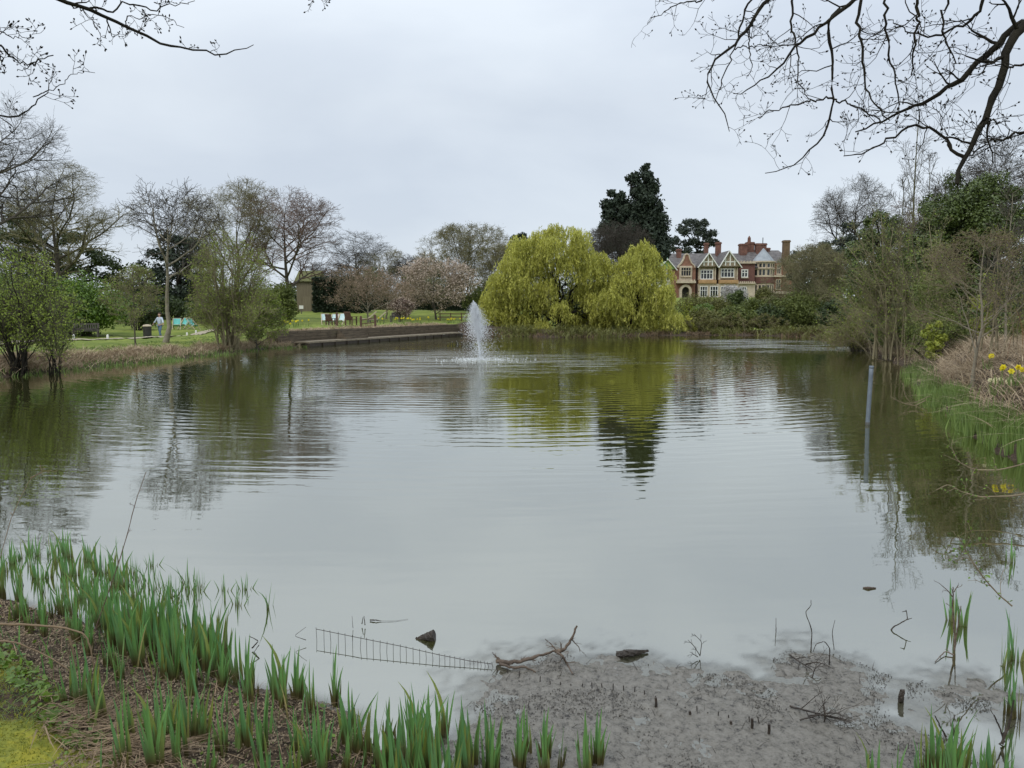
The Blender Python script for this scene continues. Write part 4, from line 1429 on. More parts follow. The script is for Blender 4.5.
budding('low budding bush spilling over the bank beside the tall broad budding tree', 256, 44, 292, 50, 85, 'round', 1.2, 0.09)

# ornamental trees on the far lawn
bare_tree('weeping_cherry', 'low spreading cherry with dusky buds and pale limbs near the chairs', 368, 74, 266, 84, 'spread', 91, 'bark_pale', 'twig_tan', leaf='blossom_dusky', leafn=0.9, leafs=0.13)
bare_tree('weeping_cherry', 'smaller dusky budded cherry just right of the spreading one', 386, 82, 270, 60, 'spread', 95, 'bark_pale', 'twig_tan', leaf='blossom_dusky', leafn=0.5, leafs=0.15)
bare_tree('magnolia_tree', 'broad magnolia covered in pink blossom on the far lawn', 436, 84, 258, 70, 'round', 92, 'bark', 'twig_tan', leaf='blossom_pink', leafn=1.0, leafs=0.17, cut=4)
bare_tree('flowering_shrub', 'little pink flowering tree beside the small bench on the far lawn', 402, 70, 297, 22, 'round', 93, 'bark', 'twig_red', cut=4, leaf='blossom_pink', leafn=0.3, leafs=0.10)


# ================================================================== willows
def willow(label, px, depth, dome, seed, nstr=100, strand=(0.6, 2.3)):
    """dome = clumps (px, py, r px): strands cascade from each clump"""
    rng = np.random.default_rng(seed)
    x = at(px, 308, depth)[0]
    z0 = gz(x, depth) - 0.1
    o = np.array([x, depth, z0])
    root = empty('weeping_willow', tuple(o), label, 'tree', 'weeping willows at the far water edge')
    u = depth / F
    S, Ds, Ln, Cc = [], [], [], []
    for cx, cy, cr in dome:
        for sgn in (-1, 1):
            c = at(cx, cy, depth) - o
            r = cr * u
            hz = abs(c[0]) / 10.0
            c = c + np.array([rng.normal(0, 0.25) * r, sgn * rng.uniform(0.2, 1.0) * (3.6 - 2.4 * min(hz, 1)), rng.normal(0, 0.15) * r])
            Cc.append(c)
            n = int(nstr * (cr / 12) ** 1.5)
            d = norm(rng.normal(size=(n, 3)) * np.array([1, 1, 0.6]) + np.array([0, 0, 0.45]))
            st = c + d * r * rng.uniform(0.3, 0.85, n)[:, None]
            S.append(st)
            Ds.append(d)
            Ln.append(rng.uniform(*strand, n) * (0.6 + 0.4 * cr / 14))
    S, Ds, Ln = np.concatenate(S), np.concatenate(Ds), np.concatenate(Ln)
    n, k = len(S), 9
    P = np.empty((n, k, 3))
    P[:, 0] = S
    d = norm(Ds * np.array([1, 1, 0.25]) + np.array([0, 0, 0.15]))
    sway = rng.normal(0, 0.10, (n, 3)) * np.array([1, 1, 0])
    for j in range(1, k):
        d = norm(d * 0.55 + np.array([0, 0, -0.5]) + sway)
        P[:, j] = P[:, j - 1] + d * (Ln / (k - 1))[:, None]
    P[:, :, 2] = np.maximum(P[:, :, 2], 0.12 + rng.uniform(0, 0.5, (n, 1)))
    # leaves along the strands
    m = 15
    t = rng.uniform(0, 1, (n, m)) * (k - 1)
    i = np.minimum(t.astype(int), k - 2)
    f = (t - i)[..., None]
    rows = np.arange(n)[:, None]
    C = (P[rows, i] * (1 - f) + P[rows, i + 1] * f).reshape(-1, 3) + rng.normal(0, 0.05, (n * m, 3))
    V, Q = leaves(C, 0.34, rng, aspect=0.20, droop=np.array([0, 0, -1.0]))
    link('foliage', mesh_np('foliage', V, Q, False), M['leaf_willow'], root)
    V, Q = tubes(P[::4], np.full((len(P[::4]), k), 0.008), 3)
    link('hanging_twigs', mesh_np('hanging_twigs', V, Q), M['twig_olive'], root)
    # trunk and limbs
    Cc = np.array(Cc)[::3]
    Cc = Cc * np.array([0.9, 0.9, 0.88])
    fork = np.array([0.2, 0, 1.6])
    P0, R0 = trunk_line(rng, 1.8, 0.5, k=6, wig=0.04, tip=0.8)
    B = np.stack([np.array([fork + rng.normal(0, 0.25, 3) * np.array([1, 1, 0.4])] * 1)[0] for _ in Cc])
    tt = np.linspace(0, 1, 9)[None, :, None]
    Pb = B[:, None] + (Cc - B)[:, None] * tt
    Pb[:, :, 2] += np.sin(tt[..., 0] * np.pi) * 0.10 * np.linalg.norm(Cc - B, axis=1)[:, None]
    Pb += rng.normal(0, 0.14, Pb.shape) * np.sin(tt * np.pi)
    Rb = np.full((len(Cc), 9), 0.14) * np.linspace(1, 0.2, 9)[None]
    V, Q = merge([tubes(P0, R0, 9), tubes(Pb, Rb, 6)])
    link('trunk', mesh_np('trunk', V, Q), M['bark_dark'], root)
    return root


willow('large dome shaped weeping willow in fresh yellow green leaf right of the fountain', 560, 72.5,
       [(556, 233, 9), (538, 238, 11), (572, 237, 11), (522, 250, 13), (550, 246, 14), (580, 250, 13), (596, 258, 9), (512, 266, 13), (534, 264, 14), (566, 264, 14), (594, 270, 11),
        (500, 282, 13), (520, 284, 15), (548, 284, 13), (608, 282, 8), (492, 297, 10), (508, 300, 14), (534, 304, 12), (580, 288, 12), (488, 312, 9), (506, 316, 11), (528, 320, 10), (560, 306, 9), (604, 300, 9), (484, 322, 8), (496, 326, 8), (514, 326, 9), (540, 324, 9), (572, 318, 9), (590, 318, 9), (545, 250, 9), (600, 286, 8), (604, 268, 9), (606, 312, 10), (600, 322, 8), (592, 296, 10), (598, 308, 10)], 101)
willow('smaller weeping willow in fresh leaf leaning towards the brick entrance of the mansion', 632, 71,
       [(640, 250, 9), (652, 254, 10), (630, 262, 11), (646, 268, 13), (662, 270, 9), (618, 282, 12), (636, 286, 14), (656, 288, 11), (606, 297, 10), (624, 303, 13), (646, 304, 13), (664, 300, 11),
        (596, 312, 9), (614, 316, 10), (640, 318, 10), (668, 314, 11), (680, 320, 9), (656, 321, 9)], 102)
bush('dark_backing_shrub', 'dark green backing growth added behind the willows to darken their interior', 505, 676, 258, 79, 'leaf_holly', 106, n=80, dens=130, size=0.30, lower=-1)  # backing bush added so the willow centre reads as shaded
bush('dark_backing_shrub', 'dark green shrub in the shade beneath the two willows', 545, 612, 296, 76.5, 'leaf_ever', 103, n=30, dens=80, size=0.22)
bush('pond_shrub', 'small yellow green willow sprouting at the water right of the leaning willow', 672, 708, 302, 74, 'leaf_yellow', 104, n=22, dens=80, size=0.17)
bush('pond_shrub', 'fresh green sprouts at the left foot of the big willow', 476, 500, 292, 84, 'leaf_yellow', 105, n=14, dens=60, size=0.18)

bush('olive_shrub', 'olive shrub on the far lawn between the fountain top and the willow', 460, 494, 282, 100, 'leaf_shrub', 107, n=36, dens=90, size=0.24)

# ================================================================== shrubs before the mansion
for a in [
    ('laurel_bush', 'bright green laurel left of the hedge under the brick entrance', 688, 716, 302, 84, 'leaf_laurel', 111),
    ('olive_shrub', 'yellowish low shrub below the first white gable', 700, 736, 297, 88, 'leaf_shrub2', 112),
    ('evergreen_shrub', 'dark round shrub below the second white gable', 724, 747, 287, 92, 'leaf_holly', 113),
    ('olive_shrub', 'mid green shrub below the dark brick link of the mansion', 738, 768, 296, 86, 'leaf_shrub', 114),
    ('evergreen_shrub', 'tall dark green shrub below the octagonal bay', 758, 792, 291, 90, 'leaf_shrub', 115),
    ('laurel_bush', 'large rounded glossy green bush at the water right of the mansion', 772, 830, 286, 72, 'leaf_shrub', 116),
    ('olive_shrub', 'loose olive bush behind the large rounded glossy bush', 800, 850, 276, 80, 'leaf_shrub', 117),
    ('olive_shrub', 'dull green shrub on the lawn edge before the arched doorway', 672, 730, 291, 100, 'leaf_shrub2', 127),
    ('pale_blossom_shrub', 'grey white blossoming shrub against the stone ground floor', 718, 750, 281, 106, 'blossom_white', 118),
    ('umbrella_shrub', 'small umbrella shaped olive tree before the octagonal bay', 753, 774, 283, 108, 'leaf_shrub2', 119),
    ('olive_shrub', 'low olive shrub at the water under the sprouting willow', 684, 728, 306, 71.8, 'leaf_shrub2', 124),
    ('olive_shrub', 'low green shrub at the water under the white gables', 716, 762, 303, 71.6, 'leaf_shrub', 125),
    ('evergreen_shrub', 'low dark shrub at the water left of the large glossy bush', 748, 792, 302, 72.2, 'leaf_ever', 126),
    ('laurel_bush', 'dark leaved bush right of the large rounded bush over the water', 815, 856, 296, 66, 'leaf_ever', 120),
]:
    bush(a[0], a[1], a[2], a[3], a[4], a[5], a[6], a[7], n=64, dens=120, size=0.20, group='shrubs below the mansion', rcf=0.34, lower=-1)
for i, (x0, x1, tp, D, sd) in enumerate([(684, 722, 316, 70.2, 121), (716, 754, 314, 70.2, 122), (744, 788, 315, 70.2, 123)]):
    stem_thicket('bramble_shrub', ['brown bramble thicket at the water beside the sprouting willow', 'brown bramble thicket at the water below the white gables', 'brown bramble thicket at the water left of the large glossy bush'][i],
                 (x0 + x1) / 2, D, [(x0 + (x1 - x0) * f, tp + abs(f - .5) * 14) for f in np.linspace(0, 1, 14)], sd, 'twig_tan', 'leaf_shrub2', 0.14, 0.6, group='brown brambles along the far edge', spreadb=1.2, r=0.02)

# ================================================================== right hand bank
bare_tree('bare_tree', 'rounded bare oak standing highest behind the grey cedar right of the mansion', 848, 92, 176, 76, 'oak', 131, 'bark_dark', 'twig_grey', rmul=1.0)
evergreen('cedar_tree', 'grey green flat tiered cedar beside the right end of the mansion', 838, 86,
          [(818, 248, 10), (800, 256, 9), (830, 254, 12), (845, 240, 9), (850, 226, 8), (812, 266, 13), (835, 268, 13), (855, 258, 12), (798, 276, 9), (822, 284, 14), (845, 284, 13), (866, 270, 12), (862, 246, 9)],
          'leaf_pine', 132, dens=120, size=0.28, flat=0.7, trunkr=0.4)
bare_tree('bare_tree', 'greyish fine twigged bare tree leaning in front of the mansion\'s right end', 816, 74, 243, 84, 'round', 133, 'bark_olive', 'twig_olive', leaf='leaf_shrub', leafn=0.12, leafs=0.12)
evergreen('ivy_tree', 'ivy smothered tree in the middle of the right hand thicket', 884, 44,
          [(872, 222, 6), (880, 217, 7), (890, 224, 9), (866, 234, 9), (880, 238, 12), (896, 240, 11), (858, 250, 10), (875, 256, 13), (896, 260, 12), (907, 250, 9), (850, 270, 11), (866, 276, 14), (888, 280, 15), (906, 274, 12)],
          'leaf_holly', 134, dens=150, size=0.14, trunkr=0.2)
bare_tree('bare_tree', 'bare grey tree with fine twigs at the right edge above the large dark evergreen', 995, 44, 140, 130, 'oak', 135, 'bark', 'twig_grey', rmul=0.9)
bare_tree('bare_tree', 'dim bare tree behind the saplings in the right hand thicket', 930, 62, 196, 90, 'vase', 136, 'bark', 'twig_red')
evergreen('holly_tree', 'large dark glossy evergreen towering over the right hand bank', 965, 33,
          [(984, 181, 8), (976, 188, 9), (992, 187, 10), (985, 190, 14), (965, 196, 14), (1004, 194, 12), (950, 206, 16), (978, 206, 20), (1000, 212, 18), (938, 220, 16), (960, 226, 22), (985, 230, 22), (1008, 226, 14), (928, 240, 16), (950, 248, 24), (980, 254, 26), (1006, 250, 18),
           (922, 262, 16), (945, 272, 22), (975, 280, 26), (1004, 278, 20), (930, 290, 20), (960, 300, 24), (992, 304, 22)],
          'leaf_holly', 137, dens=420, size=0.115, trunkr=0.25)
bush('evergreen_shrub', 'dark shrub at the foot of the right hand thicket over the water', 858, 925, 292, 40, 'leaf_ever', 138, n=40, dens=120, size=0.16, lower=-1)
bush('olive_shrub', 'green shrub behind the hazel stems of the right hand thicket', 836, 940, 240, 46, 'leaf_shrub', 139, n=100, dens=110, size=0.16, lower=-1)
stem_thicket('hazel_shrub', 'tall hazel of many olive stems leaning out over the water', 896, 35, [(838, 262), (846, 244), (858, 232), (866, 250), (872, 226), (884, 234), (880, 214), (894, 228), (902, 240), (890, 250), (852, 272), (832, 292), (838, 312),
             (910, 226), (918, 238), (860, 290), (824, 322), (846, 300), (868, 268), (908, 262)], 141, 'twig_olive', 'leaf_fuzz', 0.07, 0.30, r=0.035, twn=11, sub=7, group='hazel stools of the right hand thicket')
stem_thicket('hazel_shrub', 'olive stemmed hazel rising beside the pale trunked sapling', 926, 30, [(900, 250), (910, 232), (918, 246), (928, 222), (936, 240), (944, 232), (952, 250), (930, 262), (905, 276), (950, 270), (960, 262), (892, 290)],
             142, 'twig_olive', 'leaf_fuzz', 0.07, 0.35, r=0.03, twn=11, sub=6, group='hazel stools of the right hand thicket')
stem_thicket('hazel_shrub', 'grey brown thicket at the right edge behind the daffodils', 1020, 21, [(985, 240), (998, 226), (1010, 212), (1022, 230), (1034, 222), (1046, 240), (1004, 256), (990, 280), (1030, 262), (1052, 262)],
             143, 'twig_grey', 'leaf_fuzz', 0.05, 0.12, r=0.025, twn=10, sub=6, group='hazel stools of the right hand thicket')
stem_thicket('bramble_shrub', 'tangled brown bramble hanging low over the water at the right bank', 872, 41, [(826, 330), (834, 318), (842, 308), (852, 304), (862, 310), (874, 304), (884, 312), (838, 336), (856, 326), (892, 320), (902, 312), (822, 340), (846, 340), (866, 340)],
             144, 'twig_tan', 'leaf_shrub2', 0.08, 0.4, r=0.016, twn=10, sub=6, spreadb=1.4)
bush('olive_shrub', 'olive brown bush drooping over the water at the bend of the right bank', 826, 892, 300, 43, 'leaf_shrub2', 155, n=60, dens=170, size=0.075, lower=-1)
for i, (px, top, w, D, sd, lab) in enumerate([
        (912, 96, 42, 37, 145, 'thin pole like sapling rising highest from the right hand thicket'),
        (925, 150, 34, 34, 146, 'thin bare sapling just right of the tallest pole'),
        (896, 160, 30, 39, 147, 'thin bare sapling just left of the tallest pole'),
        (944, 168, 40, 33, 148, 'thin bare sapling against the left flank of the dark evergreen'),
        (1008, 168, 40, 24, 149, 'pale bare sapling at the right edge before the dark evergreen')]):
    bare_tree('bare_sapling', lab, px, D, top, w, 'sapling', sd, 'bark_olive' if i < 4 else 'bark_pale', 'twig_grey', group='saplings of the right hand thicket', rmin=0.006)
bare_tree('budding_tree', 'small pale trunked tree with spreading tan twigs on the right hand bank', 977, 19, 226, 112, 'slender', 150, 'bark_pale', 'twig_tan', leaf='leaf_shrub2', leafn=0.6, leafs=0.045, rmul=1.0, rmin=0.0035, cut=4)
bush('yellow_shrub', 'small bright yellow green shrub at the foot of the hazel stems', 922, 950, 316, 26, 'leaf_yellow', 151, n=20, dens=80, size=0.10, lower=-1)
bush('yellow_shrub', 'yellow green foliage behind the pale trunked tree', 966, 1008, 272, 27, 'leaf_yellow', 152, n=20, dens=60, size=0.11, lower=-1)
bush('olive_shrub', 'mid green shrub between the hazel stems and the pale trunked tree', 900, 972, 268, 27.5, 'leaf_shrub', 156, n=60, dens=120, size=0.075, lower=-1)
bush('olive_shrub', 'green leafy shrub at the water under the hazel stems', 872, 926, 300, 37, 'leaf_shrub', 157, n=50, dens=120, size=0.09, lower=-1)
bush('ivy_mound', 'dark ivy mound behind the dead bracken on the right hand bank', 930, 1040, 300, 29, 'leaf_holly', 153, n=40, dens=90, size=0.12, lower=-1)
bush('olive_shrub', 'brownish olive bush at the right edge of the bank', 1000, 1080, 262, 25, 'leaf_shrub2', 154, n=36, dens=70, size=0.09, lower=-1)


# ================================================================== grassy fringes
def blades(rng, B, h, w, lean, droop, k=4, az=None):
    """curved strips; B bases (n,3) -> quads"""
    n = len(B)
    az = rng.uniform(0, 6.28, n) if az is None else az
    d = np.stack([np.cos(az), np.sin(az), np.zeros(n)], -1)
    s = np.stack([-np.sin(az), np.cos(az), np.zeros(n)], -1)
    rot = rng.uniform(-1.2, 1.2, n)[:, None]
    s = s * np.cos(rot) + d * np.sin(rot)
    t = np.linspace(0, 1, k)[None, :, None]
    h_ = (h * rng.uniform(0.55, 1.15, n))[:, None, None]
    le = (lean * rng.uniform(0.2, 1.6, n))[:, None, None]
    dr = (droop * rng.uniform(0.3, 1.5, n))[:, None, None]
    P = B[:, None] + d[:, None] * h_ * (le * t + dr * t * t) + np.array([0, 0, 1.0]) * h_ * (t - 0.55 * dr * t * t)
    wv = (w * rng.uniform(0.7, 1.3, n))[:, None, None] * np.clip(1.0 - t ** 2.2, 0.06, 1)
    V = np.stack([P - s[:, None] * wv * 0.5, P + s[:, None] * wv * 0.5], 2)       # n,k,2,3
    idx = np.arange(n * k * 2).reshape(n, k, 2)
    Q = np.stack([idx[:, :-1, 0], idx[:, :-1, 1], idx[:, 1:, 1], idx[:, 1:, 0]], -1)
    return V.reshape(-1, 3), Q.reshape(-1, 4)


def along(rng, line, n, off0, off1, side=1):
    P = np.array(line, float)
    sg = np.linalg.norm(np.diff(P, axis=0), axis=1)
    cum = np.concatenate([[0], np.cumsum(sg)])
    s = rng.uniform(0, cum[-1], n)
    i = np.clip(np.searchsorted(cum, s) - 1, 0, len(sg) - 1)
    f = ((s - cum[i]) / sg[i])[:, None]
    p = P[i] * (1 - f) + P[i + 1] * f
    t = (P[i + 1] - P[i]) / sg[i][:, None]
    nr = np.stack([-t[:, 1], t[:, 0]], -1) * side
    return p + nr * rng.uniform(off0, off1, n)[:, None]


def fringe(name, label, line, n, off0, off1, h, w, lean, droop, m, seed, side=1, clump=0.0, k=4, zoff=0.0):
    rng = np.random.default_rng(seed)
    if clump:
        c = along(rng, line, max(8, int(n * 0.02)), off0, off1, side)
        xy = c[rng.integers(0, len(c), n)] + rng.normal(0, clump, (n, 2))
    else:
        xy = along(rng, line, n, off0, off1, side)
    z = np.maximum(land(xy[:, 0], xy[:, 1]), -0.1) + zoff
    V, Q = blades(rng, np.column_stack([xy, z]), h, w, lean, droop, k)
    o = link(name, mesh_np(name, V, Q, False), M[m])
    return tag(o, label, 'grass', None, 'stuff')


left_line = [gp(*p) for p in shore_px]
right_line = [gp(*p) for p in far_px[8:]]
mid_line = [gp(*p) for p in far_px[:9]]
fringe('dead_grass', 'straw coloured dead grass along the left bank', left_line, 12000, 0.15, 1.7, 0.45, 0.03, 0.4, 0.9, 'dead_grass', 201, 1, 0.22)
fringe('reed_grass', 'fresh green reed shoots along the foot of the left bank', left_line, 2200, -0.3, 0.15, 0.26, 0.03, 0.15, 0.2, 'reed_green', 202, 1, 0.5)
fringe('dead_reeds', 'dead brown reeds under the willows along the far edge', mid_line, 3000, 0.0, 1.4, 0.45, 0.05, 0.4, 0.8, 'dead_dark', 203, 1, 0.4)
fringe('edge_grass', 'olive waterside growth along the far edge', mid_line, 4500, -0.1, 2.6, 0.75, 0.07, 0.4, 0.7, 'leaf_shrub2', 208, 1, 0.5)
fringe('dead_bracken', 'tangled dead bracken and grass covering the right hand bank', right_line, 24000, 0.5, 4.2, 0.70, 0.020, 0.5, 1.2, 'dead_grass', 204, 1, 0.22, 6)
fringe('rusty_stems', 'rust brown upright dead stems at the top of the right hand bank', [gp(960, 400), gp(985, 414), gp(1015, 428)], 2200, 1.6, 4.0, 1.25, 0.016, 0.12, 0.12, 'dead_rust', 205, 1, 0.3)
fringe('leaf_litter', 'dead leaf litter on the right hand bank', right_line, 5000, 0.2, 4.5, 0.16, 0.05, 0.9, 0.8, 'litter', 206, 1, 0.0)
fringe('lawn_grass', 'mown lawn grass at the top of the left bank', left_line, 9000, 1.6, 5.5, 0.07, 0.03, 0.2, 0.3, 'reed_green', 207, 1)

# ================================================================== footpath
def path():
    px = [(-60, 356, 33), (10, 350.5, 40), (40, 347, 44), (100, 344, 45), (140, 341.2, 47), (165, 339, 50), (185, 335, 55), (205, 331.5, 60), (240, 329, 66), (275, 327, 70)]
    P = []
    for a, b, Y in px:
        q = at(a, b, Y)
        P.append(q[:2])
    P = np.array(P)
    t = np.linspace(0, len(P) - 1, 90)
    P = np.stack([np.interp(t, range(len(P)), P[:, i]) for i in (0, 1)], -1)
    T = norm(np.gradient(P, axis=0))
    Nn = np.stack([-T[:, 1], T[:, 0]], -1)
    rows = []
    for o in np.linspace(-0.55, 0.55, 5):
        xy = P + Nn * o
        rows.append(np.column_stack([xy, land(xy[:, 0], xy[:, 1]) + 0.05]))
    V = np.stack(rows, 1)
    idx = np.arange(V.shape[0] * 5).reshape(-1, 5)
    Q = np.stack([idx[:-1, :-1], idx[1:, :-1], idx[1:, 1:], idx[:-1, 1:]], -1).reshape(-1, 4)
    o = link('path', mesh_np('path', V.reshape(-1, 3), Q[:, ::-1]), M['gravel'])
    tag(o, 'pale gravel footpath along the left lawn', None, None, 'structure')


path()

# ================================================================== timber quay
def quay():
    Lq = float(np.linalg.norm(QB - QA))
    ang = math.atan2(qdir[1], qdir[0])
    r = empty('timber_quay', (QA[0], QA[1], 0), 'long dark timber retaining wall with a pale ledge below the far lawn', 'retaining wall', None, ang)
    mb = MB()
    mb.box(0, Lq, -0.05, 1.1, 0.20, 0.30)
    mb.build('ledge', M['ledge'], r)
    mb = MB()
    mb.box(0, Lq, 0.0, 0.2, -0.6, 0.197)
    for i in range(16):
        mb.box(i * Lq / 16, i * Lq / 16 + 0.15, -0.09, -0.003, -0.6, 0.195)
    mb.build('piling', M['wet_wood'], r)
    rng = random.Random(5)
    for k in range(4):
        x = -1.5
        while x < Lq + 1.5:
            l = rng.uniform(2.0, 2.8)
            e = min(x + l - 0.02, Lq + 1.5)
            o = rng.uniform(-0.02, 0.02)
            if True:
                MB().box(x, e, 1.12 + o + k * 0.05, 1.34 + o + k * 0.05, 0.22 + k * 0.185, 0.22 + k * 0.185 + 0.17).build('sleeper', M['board'], r)
            x += l
    mb = MB()
    for k in range(4):
        mb.box(4.3 + k * 0.05, 6.9 - k * 0.05, 0.30 + k * 0.2, 1.10 - k * 0.002, 0.302 + k * 0.15, 0.30 + (k + 1) * 0.15)
    mb.build('steps', M['board'], r)
    mb = MB()
    mb.box(-1.5, 4.25, 1.46, 2.0, -0.2, 0.95)
    mb.box(6.95, Lq + 1.5, 1.46, 2.0, -0.2, 0.94)
    mb.build('backfill', M['litter'], r)
    return r


quay()
rngq = np.random.default_rng(7)
xy = along(rngq, [QA, QB], 2600, 1.4, 2.6)
V, Q = blades(rngq, np.column_stack([xy, np.maximum(land(xy[:, 0], xy[:, 1]), 0.92)]), 0.25, 0.04, 0.5, 0.9)
tag(link('dead_grass', mesh_np('dead_grass', V, Q, False), M['dead_grass']), 'dead plants along the top of the timber wall', 'grass', None, 'stuff')

# ================================================================== garden furniture and small things on the lawn
def ground_at(px, py, Y):
    x = at(px, py, Y)[0]
    return (float(x), float(Y), gz(x, Y))


def deckchair(label, px, py, Y, rot, canvas, s=1.0, group='deckchairs on the lawn'):
    r = empty('deckchair', ground_at(px, py, Y), label, 'deckchair', group, rot)
    w = 0.32 * s
    a = MB()
    for sx in (-1, 1):
        a.bar((sx * w, -0.55 * s, 0.0), (sx * w, 0.42 * s, 1.0 * s), 0.05, 0.04)
        a.bar((sx * (w - 0.05), 0.5 * s, 0.0), (sx * (w - 0.05), -0.42 * s, 0.45 * s), 0.05, 0.04)
    a.bar((-w, 0.42 * s, 1.0 * s), (w, 0.42 * s, 1.0 * s), 0.05, 0.05)
    a.bar((-w, -0.42 * s, 0.45 * s), (w, -0.42 * s, 0.45 * s), 0.05, 0.05)
    a.build('frame', M['wood_pale'], r)
    b = MB()
    pts = [(0.42, 1.02), (0.30, 0.80), (0.14, 0.55), (-0.04, 0.36), (-0.22, 0.32), (-0.42, 0.47)]
    for (y0, z0), (y1, z1) in zip(pts[:-1], pts[1:]):
        V = [(-w + .03, y0 * s, z0 * s), (w - .03, y0 * s, z0 * s), (w - .03, y1 * s, z1 * s), (-w + .03, y1 * s, z1 * s)]
        V += [(x, y, z - 0.015) for x, y, z in V]
        b.add(V, [(0, 1, 2, 3), (7, 6, 5, 4), (0, 4, 5, 1), (1, 5, 6, 2), (2, 6, 7, 3), (3, 7, 4, 0)])
    b.build('canvas', M[canvas], r)
    return r


deckchair('turquoise canvas deckchair beside the pale trunked tree, left of its pair', 177, 330, 64, 0.3, 'canvas_turq', 0.95)
deckchair('turquoise canvas deckchair in the middle of the three under the cedar', 184.5, 330, 65.5, -0.25, 'canvas_turq', 0.95)
deckchair('turquoise canvas deckchair turned sideways, right end of the three under the cedar', 193, 330, 64, 1.2, 'canvas_turq', 0.95)
deckchair('pale turquoise deckchair at the left end of the chairs above the quay', 325.5, 324.5, 58.5, 0.3, 'canvas_pale', 0.9)
deckchair('pale turquoise deckchair behind the small dark armchair', 334, 324.5, 60, -0.2, 'canvas_pale', 0.9)
deckchair('pale turquoise deckchair next to the tall brown post above the quay', 341.5, 325, 58.5, -0.3, 'canvas_pale', 0.9)


def armchair(label, px, py, Y, rot, s=1.0):
    r = empty('garden_armchair', ground_at(px, py, Y), label, 'armchair', 'dark wooden armchairs above the quay', rot)
    for sx in (-1, 1):
        for y in (-0.28, 0.26):
            MB().box(sx * 0.3 * s - 0.035, sx * 0.3 * s + 0.035, y * s - 0.035, y * s + 0.035, 0, 0.6 * s).build('leg', M['wood_brown'], r)
        MB().box(sx * 0.3 * s - 0.06, sx * 0.3 * s + 0.06, -0.36 * s, 0.30 * s, 0.602 * s, 0.64 * s).build('armrest', M['wood_brown'], r)
    a = MB()
    for i in range(5):
        a.box(-0.26 * s, 0.26 * s, (-0.30 + i * 0.115) * s, (-0.20 + i * 0.115) * s, 0.36 * s, 0.40 * s)
    a.build('seat', M['wood_brown'], r)
    b = MB()
    for i in range(5):
        x = (-0.24 + i * 0.12) * s
        b.bar((x, 0.29 * s, 0.40 * s), (x, 0.46 * s, 1.0 * s), 0.10 * s, 0.03)
    b.bar((-0.3 * s, 0.44 * s, 0.93 * s), (0.3 * s, 0.44 * s, 0.93 * s), 0.05, 0.06)
    b.build('backrest', M['wood_brown'], r)


armchair('small dark wooden armchair between the pale deckchairs', 330.5, 325, 58, 2.9, 0.85)
armchair('larger dark wooden armchair between the two brown posts', 351, 325, 57, 2.7, 1.0)


def bench(label, px, py, Y, rot, wd=1.55, name='wooden_bench', group=None):
    r = empty(name, ground_at(px, py, Y), label, 'bench', group, rot)
    h = wd / 2
    for x in (-h + 0.05, h - 0.05):
        MB().box(x - 0.04, x + 0.04, -0.30, -0.22, 0, 0.62).build('leg', M['wood_grey'], r)
        MB().bar((x, 0.20, 0), (x, 0.34, 0.92), 0.08, 0.07).build('leg', M['wood_grey'], r)
        MB().box(x - 0.045, x + 0.045, -0.34, 0.26, 0.622, 0.665).build('armrest', M['wood_grey'], r)
    a = MB()
    for i in range(4):
        a.box(-h, h, -0.28 + i * 0.125, -0.17 + i * 0.125, 0.41, 0.445)
    a.build('seat', M['wood_grey'], r)
    b = MB()
    b.bar((-h, 0.255, 0.54), (h, 0.255, 0.54), 0.04, 0.09)
    b.bar((-h, 0.33, 0.90), (h, 0.33, 0.90), 0.04, 0.10)
    n = 11
    for i in range(n):
        x = -h + 0.12 + i * (wd - 0.24) / (n - 1)
        b.bar((x, 0.265, 0.58), (x, 0.32, 0.86), 0.06, 0.02)
    b.build('backrest', M['wood_grey'], r)


bench('weathered grey wooden bench in front of the bright laurel', 86, 337.5, 52, 0.35, 1.6)
bench('small dark bench beside the little pink flowering tree', 395.5, 322, 70, -0.1, 0.9)


def lounger(label, px, py, Y, rot):
    r = empty('garden_lounger', ground_at(px, py, Y), label, 'lounger', 'pale reclining loungers on the lawn', rot)
    a = MB()
    for y in (-0.28, 0.28):
        a.bar((-0.55, y, 0.34), (0.10, y, 0.34), 0.06, 0.10)
        a.bar((0.10, y, 0.34), (0.85, y, 0.98), 0.06, 0.10)
    a.build('frame', M['wood_pale'], r)
    for x in (-0.48, 0.12):
        for y in (-0.28, 0.28):
            MB().box(x - 0.03, x + 0.03, y - 0.04, y + 0.04, 0, 0.285).build('leg', M['wood_grey'], r)
    MB().bar((0.70, 0.2, 0.0), (0.62, 0.2, 0.78), 0.05, 0.05).bar((0.70, -0.2, 0.0), (0.62, -0.2, 0.78), 0.05, 0.05).build('prop', M['wood_grey'], r)
    s = MB()
    for i in range(5):
        s.box(-0.53 + i * 0.125, -0.43 + i * 0.125, -0.24, 0.24, 0.33, 0.36)
    for i in range(7):
        f = i / 6
        x, z = 0.16 + f * 0.62, 0.40 + f * 0.53
        s.bar((x, -0.24, z), (x, 0.24, z), 0.08, 0.03, up=(-0.65, 0, 0.76))
    s.build('slatted_top', M['wood_grey'], r)


lounger('pale reclining lounger under the spreading cherry, left of its twin', 366.5, 321, 66, 0.15)
lounger('pale reclining lounger under the spreading cherry, right of its twin', 376, 321, 66.5, 0.15)


